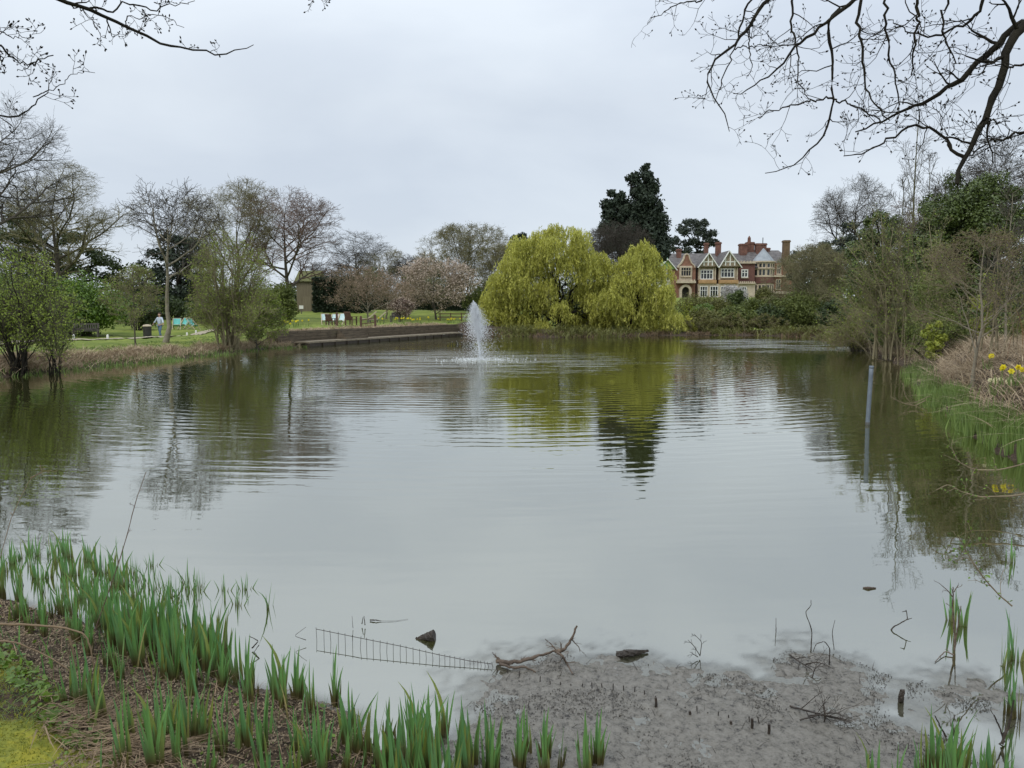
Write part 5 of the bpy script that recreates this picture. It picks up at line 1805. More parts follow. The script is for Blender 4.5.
def post(name, label, px, py, Y, h, r_, m, group=None, cat='post', sq=True):
    x, y, z = ground_at(px, py, Y)
    e = empty(name, (x, y, z - 0.1), label, cat, group)
    mb = MB()
    if sq:
        mb.box(-r_, r_, -r_, r_, 0, h + 0.06)
        mb.add([(-r_, -r_, h + 0.06), (r_, -r_, h + 0.06), (r_, r_, h + 0.06), (-r_, r_, h + 0.06), (0, 0, h + 0.06 + r_ * 0.9)], [(0, 1, 4), (1, 2, 4), (2, 3, 4), (3, 0, 4)])
    else:
        mb.lathe([(r_ * 0.9, 0), (r_, 0.05), (r_, h), (r_ * 0.8, h + 0.08)], n=10)
    mb.build('shaft', M[m], e)
    return e


post('timber_post', 'tall brown post between the pale deckchair and the larger armchair', 337, 325.5, 56, 0.95, 0.07, 'wood_brown', 'brown posts along the top of the quay')
post('timber_post', 'brown post at the head of the steps beside the loungers', 361, 326.5, 57, 0.85, 0.07, 'wood_brown', 'brown posts along the top of the quay')
post('timber_post', 'brown post at the foot of the steps rising above the timber wall', 375.5, 332, 57.5, 1.1, 0.07, 'wood_brown', 'brown posts along the top of the quay')
a_, b_ = np.array(ground_at(361, 326.5, 57)), np.array(ground_at(375.5, 332, 57.5))
hr = empty('handrail', tuple(a_), 'brown handrail sloping between the two posts at the steps', 'handrail')
for h1, h2 in ((0.55, 0.85), (0.25, 0.5)):
    MB().bar((0.08, 0, h1), tuple(b_ - a_ + np.array([-0.08, 0, h2])), 0.04, 0.07).build('rail', M['wood_brown'], hr)

for i, (px, py, Y) in enumerate([(37, 346, 44), (74, 344, 45.5), (108, 343, 45), (187, 334, 57), (196, 332.6, 59)]):
    post('marker_post', ['short white marker post by the path near the left edge', 'short white marker post by the path in front of the bench', 'short white marker post by the path right of the bench',
                         'short white marker post by the path near the deckchairs, nearer one', 'short white marker post by the path near the deckchairs, farther one'][i], px, py, Y, 0.30, 0.05, 'white', 'white marker posts along the path')


def rail_fence():
    Y = 82
    a, b = at(440, 308, Y)[0], at(472, 308, Y)[0]
    z = gz((a + b) / 2, Y)
    r = empty('rail_fence', (a, Y, z), 'low brown two rail fence on the lawn behind the fountain', 'fence')
    w = b - a
    for i in range(4):
        x = w * i / 3
        MB().box(x - 0.05, x + 0.05, -0.05, 0.05, -0.2, 0.85).build('fence_post', M['wood_brown'], r)
    for h in (0.40, 0.74):
        MB().box(-0.2, w + 0.2, -0.09, -0.052, h - 0.05, h + 0.05).build('rail', M['wood_brown'], r)


rail_fence()


def sign(px, py, Y):
    r = empty('white_sign', ground_at(px, py, Y), 'small white sign board on a post in front of the shed', 'sign')
    MB().box(-0.04, 0.04, -0.04, 0.04, -0.1, 0.8).build('post_stake', M['wood_grey'], r)
    MB().box(-0.24, 0.24, -0.09, -0.045, 0.55, 0.95).build('board', M['white'], r)


sign(301.5, 311, 88)


def litter_bin():
    r = empty('litter_bin', ground_at(147.5, 336, 55), 'dark litter bin with a pale lid beside the walking person', 'litter bin')
    mb = MB()
    mb.lathe([(0.24, 0), (0.27, 0.04), (0.29, 0.78), (0.27, 0.80)], n=14)
    mb.build('body', M['bin'], r)
    mb = MB()
    mb.lathe([(0.31, 0.805), (0.31, 0.86), (0.22, 0.93), (0.04, 0.96)], n=14)
    mb.build('lid', M['wood_pale'], r)


litter_bin()


# ------------------------------------------------------------------ person
def skin(name, pts, edges, rad, m, parent, sub=2, root=0):
    me = bpy.data.meshes.new(name)
    me.from_pydata(pts, edges, [])
    me.update()
    ob = bpy.data.objects.new(name + '_source', me)
    COL.objects.link(ob)
    sk = ob.modifiers.new('skin', 'SKIN')
    for i, d in enumerate(me.skin_vertices[0].data):
        r_ = rad[i]
        d.radius = r_ if isinstance(r_, tuple) else (r_, r_)
        d.use_root = (i == root)
    sb = ob.modifiers.new('sub', 'SUBSURF')
    sb.levels = sub
    sb.render_levels = sub
    dg = bpy.context.evaluated_depsgraph_get()
    dg.update()
    new = bpy.data.meshes.new_from_object(ob.evaluated_get(dg))
    new.name = name
    bpy.data.objects.remove(ob)
    new.polygons.foreach_set('use_smooth', [True] * len(new.polygons))
    new.materials.clear()
    return link(name, new, m, parent)


def person():
    r = empty('person', ground_at(160.5, 337.5, 56), 'person in pale blue jacket and jeans walking on the path, arms held out', 'person', None, -0.35)
    pts, ed, rad = [], [], []

    def v(p, r_, link_to=None):
        pts.append(p)
        rad.append(r_)
        if link_to is not None: ed.append((link_to, len(pts) - 1))
        return len(pts) - 1
    pel = v((0, 0, 0.95), (0.155, 0.11))
    wa = v((0, 0, 1.10), (0.135, 0.10), pel)
    ch = v((0, -0.01, 1.30), (0.165, 0.115), wa)
    nk0 = v((0, 0, 1.46), (0.07, 0.065), ch)
    nk = v((0, -0.005, 1.53), (0.055, 0.055), nk0)
    h1 = v((0, -0.02, 1.60), (0.072, 0.085), nk)
    h2 = v((0, -0.015, 1.68), (0.078, 0.095), h1)
    h3 = v((0, -0.005, 1.745), (0.055, 0.07), h2)
    nose = v((0, -0.125, 1.645), 0.012, h1)
    for s in (-1, 1):
        v((s * 0.088, 0.0, 1.645), (0.012, 0.022), h2)
        sh = v((s * 0.19, 0, 1.42), 0.062, ch)
        el = v((s * 0.33, -0.05, 1.20), 0.045, sh)
        wr = v((s * 0.45, -0.14, 1.03), 0.028, el)
        pm_ = v((s * 0.48, -0.17, 0.97), (0.036, 0.018), wr)
        for j in range(4):
            f1 = v((s * (0.495 + 0.0), -0.205 + j * 0.022, 0.92 - 0.004 * j), 0.009, pm_)
            v((s * 0.49, -0.21 + j * 0.022, 0.875 + (0.012 if j in (0, 3) else 0)), 0.007, f1)
        t1 = v((s * 0.455, -0.205, 0.955), 0.010, pm_)
        v((s * 0.445, -0.225, 0.92), 0.008, t1)
        hip = v((s * 0.095, 0, 0.87), 0.088, pel)
        st = s * 0.14
        kn = v((s * 0.10, -0.05 - st * 0.5, 0.48), 0.058, hip)
        an = v((s * 0.10, 0.02 - st, 0.085), 0.038, kn)
        v((s * 0.105, -0.13 - st, 0.035), (0.042, 0.028), an)
    body = skin('body', pts, ed, rad, M['skin'], r)
    # jacket
    P = [(0, 0, 0.90), (0, 0, 1.08), (0, -0.01, 1.30), (0, 0, 1.45), (0, 0, 1.49)]
    E = [(0, 1), (1, 2), (2, 3), (3, 4)]
    Rr = [(0.185, 0.14), (0.165, 0.13), (0.19, 0.14), (0.095, 0.085), (0.075, 0.075)]
    for s in (-1, 1):
        n = len(P)
        P += [(s * 0.20, 0, 1.42), (s * 0.33, -0.05, 1.20), (s * 0.44, -0.132, 1.045)]
        E += [(2, n), (n, n + 1), (n + 1, n + 2)]
        Rr += [0.078, 0.063, 0.05]
    skin('jacket', P, E, Rr, M['jacket'], r)
    P, E, Rr = [(0, 0, 0.96)], [], [(0.17, 0.125)]
    for s in (-1, 1):
        n = len(P)
        st = s * 0.14
        P += [(s * 0.095, 0, 0.86), (s * 0.10, -0.05 - st * 0.5, 0.48), (s * 0.10, 0.015 - st, 0.11)]
        E += [(0, n), (n, n + 1), (n + 1, n + 2)]
        Rr += [0.105, 0.075, 0.062]
    skin('trousers', P, E, Rr, M['jeans'], r)
    mb = MB()
    for s in (-1, 1):
        st = s * 0.14
        y = -0.05 - st
        mb.prism([(s * 0.10 - 0.05, 0), (s * 0.10 + 0.05, 0), (s * 0.10 + 0.045, 0.09), (s * 0.10 - 0.045, 0.09)], y - 0.13, y + 0.14)
    mb.build('shoes', M['shoe'], r)
    skin('hair', [(0, 0.03, 1.72), (0, 0.01, 1.775), (0, 0.06, 1.66), (0, 0.055, 1.60)], [(0, 1), (0, 2), (2, 3)], [(0.088, 0.085), (0.062, 0.07), (0.075, 0.045), (0.06, 0.03)], M['hair'], r)
    e = MB()
    for s in (-1, 1):
        e.lathe([(0.002, -0.010), (0.010, 0), (0.002, 0.010)], (s * 0.032, -0.103, 1.665), 8)
    e.build('eyes', M['dark'], r)
    e = MB()
    e.box(-0.025, 0.025, -0.108, -0.098, 1.598, 1.606)
    e.build('mouth', M['wood_brown'], r)


person()


# ------------------------------------------------------------------ daffodils
def daffodils(label, px, py, Y, n, spread, seed, petal='yellow', s=1.0, group='clumps of daffodils', z=None, h=0.32, name='daffodil_clump'):
    rng = np.random.default_rng(seed)
    x, y, z0 = ground_at(px, py, Y)
    if z is not None: z0 = z
    r = empty(name, (x, y, z0), label, 'daffodils', group)
    B = np.column_stack([rng.normal(0, spread, n * 5), rng.normal(0, spread * 0.6, n * 5), np.zeros(n * 5)])
    V, Q = blades(rng, B, h * 0.95, 0.016 * s, 0.25, 0.3)
    link('leaves', mesh_np('leaves', V, Q, False), M['reed_green'], r)
    Bs = B[:n]
    T = Bs + np.column_stack([rng.normal(0, 0.05, n), rng.normal(-0.04, 0.04, n), h * rng.uniform(0.85, 1.2, n)])
    tt = np.linspace(0, 1, 4)[None, :, None]
    V, Q = tubes(Bs[:, None] + (T - Bs)[:, None] * tt, np.full((n, 4), 0.004 * s), 4)
    link('flower_stems', mesh_np('flower_stems', V, Q), M['reed_green'], r)
    for i in range(n):
        mb = MB()
        c = Vector(T[i])
        face = Vector((rng.normal(0, 0.5), -1.0, rng.normal(0.1, 0.25))).normalized()
        sx = face.cross(Vector((0, 0, 1))).normalized()
        sy = sx.cross(face)
        R_ = 0.042 * s
        for k in range(6):
            a = k * math.pi / 3
            d = sx * math.cos(a) + sy * math.sin(a)
            q = sx * -math.sin(a) + sy * math.cos(a)
            mb.add([c, c + d * R_ * 0.55 + q * R_ * 0.36, c + d * R_, c + d * R_ * 0.55 - q * R_ * 0.36], [(0, 1, 2, 3)])
        ring = [c + face * (0.028 * s * f) + (sx * math.cos(a) + sy * math.sin(a)) * (0.013 + 0.006 * f) * s for f in (0.02, 1) for a in np.arange(8) * math.pi / 4]
        mb.add(ring, [(j, (j + 1) % 8, 8 + (j + 1) % 8, 8 + j) for j in range(8)])
        mb.build('flower', M[petal], r)


daffodils('bright yellow daffodils nearest the right edge among dead bracken', 1017, 372, 15.0, 7, 0.14, 301, s=1.5, z=gz(at(1017, 372, 15)[0], 15) + 0.28)
daffodils('pair of yellow daffodils beside the pale trunked tree', 989, 350, 18.5, 2, 0.05, 302, s=1.7, z=gz(at(989, 350, 18.5)[0], 18.5) + 0.35)
daffodils('cream daffodils among dead bracken left of the yellow ones', 1002, 370, 15.8, 8, 0.16, 303, 'cream_flower', s=1.3, z=gz(at(1002, 370, 15.8)[0], 15.8) + 0.25)
for i, (px, Y, n, sp_, sd, lab) in enumerate([
        (283, 53, 9, 0.5, 311, 'yellow daffodils left of the timber wall, left clump'), (291, 54, 10, 0.5, 312, 'yellow daffodils left of the timber wall, middle clump'), (301, 55, 10, 0.5, 313, 'yellow daffodils at the left end of the timber wall'),
        (383, 60.5, 6, 0.35, 314, 'yellow daffodils right of the step post'), (401, 63, 10, 0.35, 315, 'yellow daffodils below the little pink tree, left clump'), (407.5, 63.5, 13, 0.4, 316, 'yellow daffodils below the little pink tree, middle clump'),
        (415, 64.5, 9, 0.35, 317, 'yellow daffodils below the little pink tree, right clump'), (427, 66.5, 4, 0.4, 318, 'few yellow daffodils midway along the timber wall'), (446, 71, 9, 0.35, 319, 'yellow daffodils near the rail fence, left clump'),
        (449, 71.5, 9, 0.3, 320, 'yellow daffodils near the rail fence, right clump'), (458, 72.5, 6, 0.5, 321, 'yellow daffodils at the right end of the timber wall')]):
    daffodils(lab, px, 325, Y, max(3, n // 2), sp_, sd, s=1.9, h=0.42)

# ================================================================== fountain
def fountain():
    rng = np.random.default_rng(401)
    r = empty('fountain', (FX, FY, 0), 'white fountain jet leaning left as it rises from the lake', 'fountain')
    m, t, b = newmat('white_water')
    sset(b, Roughness=0.25)
    b.inputs['Base Color'].default_value = (0.88, 0.90, 0.92, 1)
    tr = N(t, 'ShaderNodeBsdfTranslucent')
    tr.inputs['Color'].default_value = (0.9, 0.92, 0.94, 1)
    ms = N(t, 'ShaderNodeMixShader')
    ms.inputs[0].default_value = 0.45
    t.links.new(b.outputs[0], ms.inputs[1])
    t.links.new(tr.outputs[0], ms.inputs[2])
    t.links.new(ms.outputs[0], t.nodes['Material Output'].inputs['Surface'])
    H = 2.62
    # core jet: twisting strands
    Ps, Rs = [], []
    k = 26
    z = np.linspace(-0.05, H * 0.93, k)
    lean = -0.28 * (z / H) ** 1.1
    for i in range(9):
        a = rng.uniform(0, 6.28) + z * rng.uniform(2, 5)
        rr = 0.010 + 0.045 * (z / H) + rng.normal(0, 0.008, k)
        Ps.append(np.stack([lean + rr * np.cos(a), rr * np.sin(a), z], -1))
        Rs.append(np.clip((0.026 + rng.normal(0, 0.006, k)) * (1 - 0.45 * z / H), 0.006, 0.05))
    V, Q = tubes(np.array(Ps), np.array(Rs), 5)
    link('jet', mesh_np('jet', V, Q), m, r)
    # spray: droplets thrown up and falling back (ballistic fan)
    n = 17000
    ph = rng.uniform(0, 6.28, n)
    kind = rng.uniform(size=n)
    f = np.where(kind < 0.72, 0.36 + 0.66 * rng.beta(2.0, 1.5, n), rng.beta(1.3, 1.6, n))
    f = f + rng.normal(0, 0.015, n)
    zz = H * np.clip(f, 0.01, 1.06)
    wid = 0.035 + np.where(kind < 0.72, 0.62, 0.80) * np.clip(1.03 - f, 0, 1) ** 0.75
    rad = wid * np.abs(rng.normal(0, 0.72, n))
    C = np.stack([-0.28 * np.clip(f, 0, 2) ** 1.1 + rad * np.cos(ph) + 0.10 * (1 - f), rad * np.sin(ph), zz], -1)
    s = rng.uniform(0.004, 0.0125, n)
    oc = np.array([[1, 0, 0], [0, 1, 0], [-1, 0, 0], [0, -1, 0], [0, 0, 1.7], [0, 0, -1.7]])
    V = (C[:, None] + oc[None] * s[:, None, None]).reshape(-1, 3)
    fq = []
    # each droplet: 4 rhombic side faces drawn as quads top-a-bottom-b
    q = np.array([[4, 0, 5, 1], [4, 1, 5, 2], [4, 2, 5, 3], [4, 3, 5, 0]])[:, [0, 1, 2, 3]]
    tri = np.array([[4, 0, 1, 1], [4, 1, 2, 2], [4, 2, 3, 3], [4, 3, 0, 0]])
    Q = (np.arange(n)[:, None, None] * 6 + np.array([[0, 1, 4, 4]])[None]) if False else None
    F3 = np.array([[0, 1, 4], [1, 2, 4], [2, 3, 4], [3, 0, 4], [1, 0, 5], [2, 1, 5], [3, 2, 5], [0, 3, 5]])
    T3 = (np.arange(n)[:, None, None] * 6 + F3[None]).reshape(-1, 3).astype(np.int32)
    me = bpy.data.meshes.new('spray')
    me.vertices.add(len(V))
    me.vertices.foreach_set('co', V.astype(np.float32).ravel())
    me.loops.add(T3.size)
    me.loops.foreach_set('vertex_index', T3.ravel())
    me.polygons.add(len(T3))
    me.polygons.foreach_set('loop_start', np.arange(0, T3.size, 3, dtype=np.int32))
    me.polygons.foreach_set('use_smooth', np.ones(len(T3), bool))
    me.update(calc_edges=True)
    sp_ = link('spray', me, m, r)
    sp_['kind'] = 'stuff'
    # foam flecks on the water round the foot
    n = 700
    rr = np.abs(rng.normal(0, 0.9, n)) + 0.05
    a = rng.uniform(0, 6.28, n)
    C = np.stack([rr * np.cos(a) * 1.25, rr * np.sin(a), np.full(n, 0.006)], -1)
    sz = rng.uniform(0.008, 0.03, n)
    aa = np.arange(4) * math.pi / 2
    V = C[:, None] + np.stack([np.cos(aa) * 1.6, np.sin(aa), np.zeros(4)], -1)[None] * sz[:, None, None]
    V[:, :, 2] += rng.uniform(-0.004, 0.012, (n, 4))
    fo = link('foam', mesh_np('foam', V.reshape(-1, 3), np.arange(4 * n).reshape(n, 4), False), m, r)
    fo['kind'] = 'stuff'


fountain()

# ================================================================== pipe standing in the water
def pipe():
    x, y = gp(867.5, 425)
    top = at(871.5, 366, y)
    r = empty('marker_pipe', (x, y, -0.4), 'grey marker pipe standing slightly tilted in the water off the right hand bank', 'post')
    h = top[2] + 0.4
    dx = top[0] - x
    mb = MB()
    zs = np.linspace(0, h, 9)
    P = [(dx * (z - 0.4) / (h - 0.4), 0, z) for z in zs]
    mb.tube(P, 0.043, 16)
    mb.build('shaft', M['post_grey'], r, smooth=True)
    mb = MB()
    mb.tube([(dx * (z - 0.4) / (h - 0.4), 0, z) for z in (0.3, 0.40, 0.46)], 0.0455, 16)
    mb.build('dark_foot', M['post_dark'], r, smooth=True)  # darker sleeve round the pipe at water level
    mb = MB()
    mb.tube([(dx * 0.985, 0, h - 0.05), (dx, 0, h + 0.004)], 0.045, 16)
    mb.build('cap', M['post_grey'], r, smooth=True)


pipe()

# ================================================================== near plants: iris clumps
def iris_mesh(seed, fans, h, spread, w=0.020, lean=0.06):
    rng = np.random.default_rng(seed)
    Vs, Qs, o = [], [], 0
    for f in range(fans):
        c = rng.normal(0, spread, 2)
        az = rng.uniform(-0.9, 0.9)
        d = np.array([math.cos(az), math.sin(az), 0])
        s = np.array([-math.sin(az), math.cos(az), 0])
        tilt = rng.normal(0, 0.06, 2)
        nb = rng.integers(4, 7)
        for b_ in range(nb):
            q = (b_ - (nb - 1) / 2) / nb
            hh = h * rng.uniform(0.50, 1.10) * (1 - 0.35 * abs(q) * 2)
            k = 7
            t = np.linspace(0, 1, k)[:, None]
            le = q * 2 * lean * rng.uniform(0.5, 1.8) + rng.normal(0, 0.03)
            base = np.array([c[0], c[1], -0.06]) + d * q * 0.05 + s * rng.normal(0, 0.008)
            bend = rng.normal(0.035, 0.04) * np.sign(q + 1e-3)
            if rng.uniform() < 0.10: bend *= rng.uniform(4, 9)
            C = base + d * (le * t + bend * t ** 3) * hh + np.array([tilt[0], tilt[1], 0]) * t * hh + np.array([0, 0, 1.0]) * t * hh
            ww = w * rng.uniform(0.75, 1.25) * np.clip(1.05 - t ** 3.0, 0.04, 1) * (0.72 + 0.28 * np.clip(t * 4, 0, 1))
            tw = rng.normal(0, 0.35)
            wd = d * math.cos(tw) + s * math.sin(tw)
            fold = s * 0.18
            V = np.stack([C - wd * ww * 0.5, C + fold * ww, C + wd * ww * 0.5], 1).reshape(-1, 3)
            idx = np.arange(k * 3).reshape(k, 3) + o
            Q = np.concatenate([np.stack([idx[:-1, j], idx[:-1, j + 1], idx[1:, j + 1], idx[1:, j]], -1) for j in (0, 1)])
            Vs.append(V)
            Qs.append(Q)
            o += len(V)
    return mesh_np('iris_clump', np.concatenate(Vs), np.concatenate(Qs), False)


IR = [iris_mesh(500 + i, f, h, s) for i, (f, h, s) in enumerate([(3, .44, .05), (2, .46, .035), (3, .42, .06), (3, .50, .045), (1, .42, .02), (2, .35, .04), (4, .48, .07), (1, .30, .015)])]
ST = [iris_mesh(520 + i, f, h, s, 0.013, 0.22) for i, (f, h, s) in enumerate([(1, .36, .02), (2, .32, .03), (1, .44, .02)])]
IG = []
for me_ in IR[:4] + [IR[6]]:
    me2 = me_.copy()
    me2.materials.clear()
    me2.materials.append(M['reed_green'])
    IG.append(me2)
rni = np.random.default_rng(77)


def scatter_px(poly, n, mind=0.0):
    P = np.array([gp(*p) for p in poly])
    lo, hi = P.min(0), P.max(0)
    out = []
    tries = 0
    while len(out) < n and tries < n * 200:
        tries += 1
        q = lo + rni.uniform(0, 1, 2) * (hi - lo)
        if not inpoly(np.array([q[0]]), np.array([q[1]]), P)[0]: continue
        if mind and any((q[0] - a[0]) ** 2 + (q[1] - a[1]) ** 2 < mind ** 2 for a in out): continue
        out.append(q)
    return out


def iris(q, meshes, label, group, smin=0.85, smax=1.12, zo=0.0, name='iris_clump'):
    z = max(gz(*q), -0.07) + zo
    me = meshes[rni.integers(0, len(meshes))]
    o = link(name, me, M['iris'], None, (q[0], q[1], z), rni.uniform(-0.8, 0.8))
    s = rni.uniform(smin, smax)
    o.scale = (s, s, s * rni.uniform(0.92, 1.08))
    return tag(o, label, 'iris', group)


for poly, n, md, ms_, lab, grp, a, b in [
        ([(-30, 566), (20, 552), (60, 548), (100, 556), (128, 580), (130, 610), (100, 622), (50, 612), (0, 604), (-30, 604)], 46, 0.12, IR[:6], 'green iris clump in shallow water at the far end of the left iris bed', 'irises at the far end of the left bed', 0.8, 1.05),
        ([(-20, 612), (60, 618), (110, 640), (150, 668), (120, 690), (60, 650), (-20, 640)], 24, 0.13, [IR[1], IR[4], IR[5], IR[7]], 'green iris clump on the brown mulch of the left bed', 'irises on the mulch of the left bed', 0.7, 1.0),
        ([(105, 622), (150, 612), (205, 636), (245, 672), (250, 696), (215, 704), (160, 690), (118, 660)], 32, 0.11, IR, 'tall green iris clump in the dense middle of the left bed', 'irises in the dense middle of the left bed', 0.95, 1.2),
        ([(235, 692), (285, 694), (345, 706), (352, 722), (300, 722), (250, 712)], 15, 0.15, IR[:6], 'green iris clump in the thin line at the mulch edge', 'irises in the thin line at the mulch edge', 0.85, 1.1),
        ([(345, 730), (395, 735), (450, 750), (452, 800), (340, 800)], 15, 0.13, IR, 'tall green iris clump standing at the corner of the mulch and the water', 'irises at the corner of the mulch and the water', 0.9, 1.15),
        ([(465, 758), (500, 756), (512, 790), (462, 790)], 4, 0.12, [IR[0], IR[1], IR[3]], 'green iris clump in the water between the mulch corner and the mud', 'irises between the mulch corner and the mud', 0.8, 1.0),
        ([(522, 752), (606, 762), (606, 785), (520, 775)], 9, 0.10, [IR[1], IR[4], IR[5], IR[7]], 'narrow green iris shoot on the grey mud', 'iris shoots on the grey mud', 0.75, 1.0),
        ([(130, 760), (220, 752), (340, 770), (340, 830), (130, 830)], 17, 0.13, IR, 'green iris clump cut off by the bottom edge', 'irises along the bottom edge', 0.8, 1.05),
        ([(895, 790), (960, 772), (1010, 778), (1024, 820), (895, 830)], 14, 0.10, IR[:6], 'green iris clump at the bottom right corner', 'irises at the bottom right corner', 0.75, 1.0)]:
    for q in scatter_px(poly, n, md):
        iris(q, ms_, lab, grp, a, b)
for p, mi, lab in [((78, 722), 6, 'single green iris clump standing apart beside the moss'), ((104, 742), 4, 'small iris shoot right of the clump beside the moss'),
                   ((962, 622), 3, 'iris clump with dark roots in the water near the right edge'), ((1006, 662), 6, 'leafy iris clump at the right edge in the water'),
                   ((1014, 712), 3, 'iris clump at the right edge above the bottom corner'), ((1008, 560), 5, 'small iris tuft in the water at the right edge below the arching stems')]:
    iris(gp(*p), [IR[mi]], lab, None, 0.9, 1.0)
for p, g in [((132, 572), 2), ((140, 590), 1), ((150, 578), 0), ((158, 586), 2), ((166, 590), 1), ((176, 600), 2), ((190, 580), 1), ((183, 596), 0), ((196, 600), 2), ((136, 580), 0), ((146, 586), 1), ((153, 590), 2), ((163, 598), 0), ((172, 596), 1), ((186, 588), 2), ((193, 592), 1), ((199, 586), 0), ((222, 590), 0), ((243, 590), 2), ((236, 604), 0), ((224, 600), 0), ((268, 606), 0), ((150, 566), 1), ((120, 560), 2)]:
    iris(gp(*p), ST, 'sparse dark tipped iris shoots in open water beside the left bed', 'sparse iris shoots in open water', 0.9, 1.1, name='iris_shoot')
for i, (p0, p1) in enumerate([((908, 372), (925, 392)), ((925, 392), (955, 416)), ((955, 416), (975, 436)), ((975, 436), (1040, 468))]):
    if i < 2: continue
    n = [0, 0, 55, 70][i]
    for q in along(rni, [gp(*p0), gp(*p1)], n, -0.15, 0.5):
        iris(q, IG, 'fresh green iris clump along the foot of the right hand bank', 'irises along the foot of the right hand bank', 0.85, 1.15)


fringe('iris_leaves', 'fresh green iris leaves along the far foot of the right hand bank', [gp(908, 372), gp(925, 392), gp(955, 416), gp(975, 436)], 2400, -0.15, 0.35, 0.45, 0.022, 0.16, 0.12, 'reed_green', 209, 1, 0.10, 5)
fringe('iris_leaves', 'fresh green iris leaves filling in behind the near clumps of the right hand bank', [gp(975, 436), gp(1001, 452), gp(1050, 476)], 1100, 0.1, 0.55, 0.42, 0.018, 0.16, 0.12, 'reed_green', 210, 1, 0.10, 5)


# ================================================================== litter, moss, debris (uncountable)
def flakes(name, label, xy, size, m, seed, zo=0.012, curl=0.5, asp=0.5):
    rng = np.random.default_rng(seed)
    z = np.maximum(land(xy[:, 0], xy[:, 1]), 0.0) + zo
    C = np.column_stack([xy, z])
    V, Q = leaves(C, size, rng, normal=np.array([0, 0, 1.0]), aspect=asp, spread=curl)
    return tag(link(name, mesh_np(name, V, Q, False), M[m]), label, 'litter', None, 'stuff')


def fill_px(poly, n, rng):
    P = np.array([gp(*p) for p in poly])
    q = P.min(0) + rng.uniform(0, 1, (n * 4, 2)) * (P.max(0) - P.min(0))
    return q[inpoly(q[:, 0], q[:, 1], P)][:n]


rl = np.random.default_rng(88)


def clustered(q):
    n_ = fbm(q[:, 0] * 3.2, q[:, 1] * 3.2, 4, 71) + rl.normal(0, 0.05, len(q))
    return q[n_ > 0.56]


mulch = [(-60, 592), (20, 608), (70, 624), (120, 647), (190, 670), (235, 696), (300, 704), (350, 718), (405, 770), (425, 860), (40, 860), (60, 780), (90, 742), (40, 690), (-60, 640)]
flakes('leaf_litter', 'brown leaf litter on the near left bank', fill_px(mulch, 22000, rl), 0.017, 'litter', 601, 0.008, 0.8, 0.5)
flakes('mud_debris', 'dark bits of leaf and twig strewn over the grey mud', clustered(np.concatenate([fill_px(mud_px, 26000, rl), fill_px(isle_px, 1500, rl)])), 0.012, 'debris', 602, 0.004, 0.5, 0.45)
xy = fill_px(mulch, 900, rl)
V, Q = blades(rl, np.column_stack([xy, land(xy[:, 0], xy[:, 1]) + 0.006]), 0.07, 0.005, 2.4, 0.5, 3)
tag(link('straw_litter', mesh_np('straw_litter', V, Q, False), M['straw']), 'dry straw lying among the leaf litter', 'litter', None, 'stuff')
xy = fill_px([(30, 722), (60, 716), (110, 726), (150, 748), (175, 790), (150, 830), (40, 770)], 700, rl)
V, Q = blades(rl, np.column_stack([xy, land(xy[:, 0], xy[:, 1]) + rl.uniform(0.0, 0.035, len(xy))]), 0.075, 0.006, 3.0, 0.4, 4, az=rl.normal(-0.5, 0.5, len(xy)))
tag(link('straw_heap', mesh_np('straw_heap', V, Q, False), M['straw']), 'heap of dead reed stalks between the moss and the iris bed', 'straw', None, 'stuff')
moss_poly = [(-80, 650), (0, 654), (30, 676), (62, 712), (60, 740), (40, 900), (-200, 900)]
xy = fill_px(moss_poly, 9000, rl)
V, Q = blades(rl, np.column_stack([xy, land(xy[:, 0], xy[:, 1]) - 0.004]), 0.022, 0.006, 0.5, 0.6, 3)
M['moss_tuft'] = mat('moss_tuft', (0.30, 0.28, 0.03), (0.12, 0.155, 0.025), 5, 0.9, True, 0.2)
tag(link('moss', mesh_np('moss', V, Q, False), M['moss_tuft']), 'yellow green moss on the near left bank', 'moss', None, 'stuff')
xy = fill_px([(0, 650), (40, 690), (80, 730), (110, 770), (70, 790), (20, 720), (-40, 660)], 500, rl)
V, Q = leaves(np.column_stack([xy, land(xy[:, 0], xy[:, 1]) + 0.03]), 0.05, rl, normal=np.array([0, -.2, 1.0]), aspect=0.55, spread=0.6)
tag(link('ground_ivy', mesh_np('ground_ivy', V, Q, False), M['leaf_laurel']), 'small green leaves creeping along the moss edge', 'leaves', None, 'stuff')
xy = fill_px(mud_px, 220, rl)
V, Q = blades(rl, np.column_stack([xy, land(xy[:, 0], xy[:, 1])]), 0.055, 0.005, 1.0, 0.6, 3)
tag(link('twig_debris', mesh_np('twig_debris', V, Q, False), M['debris']), 'short dark twigs sticking out of the grey mud', 'twigs', None, 'stuff')


xy = np.concatenate([fill_px(mulch, 500, rl), fill_px([(-60, 640), (30, 676), (64, 712), (60, 760), (0, 760), (-60, 700)], 700, rl)])
V, Q = blades(rl, np.column_stack([xy, land(xy[:, 0], xy[:, 1]) - 0.004]), 0.07, 0.004, 0.5, 0.7, 4)
tag(link('short_grass', mesh_np('short_grass', V, Q, False), M['reed_green']), 'short green grass sprouting through moss and mulch', 'grass', None, 'stuff')
xy = fill_px(mulch, 260, rl)
V, Q = leaves(np.column_stack([xy, land(xy[:, 0], xy[:, 1]) + 0.02]), 0.03, rl, normal=np.array([0, -.2, 1.0]), aspect=0.6, spread=0.6)
tag(link('weed_leaves', mesh_np('weed_leaves', V, Q, False), M['leaf_laurel']), 'small green weed leaves dotted over the mulch', 'leaves', None, 'stuff')


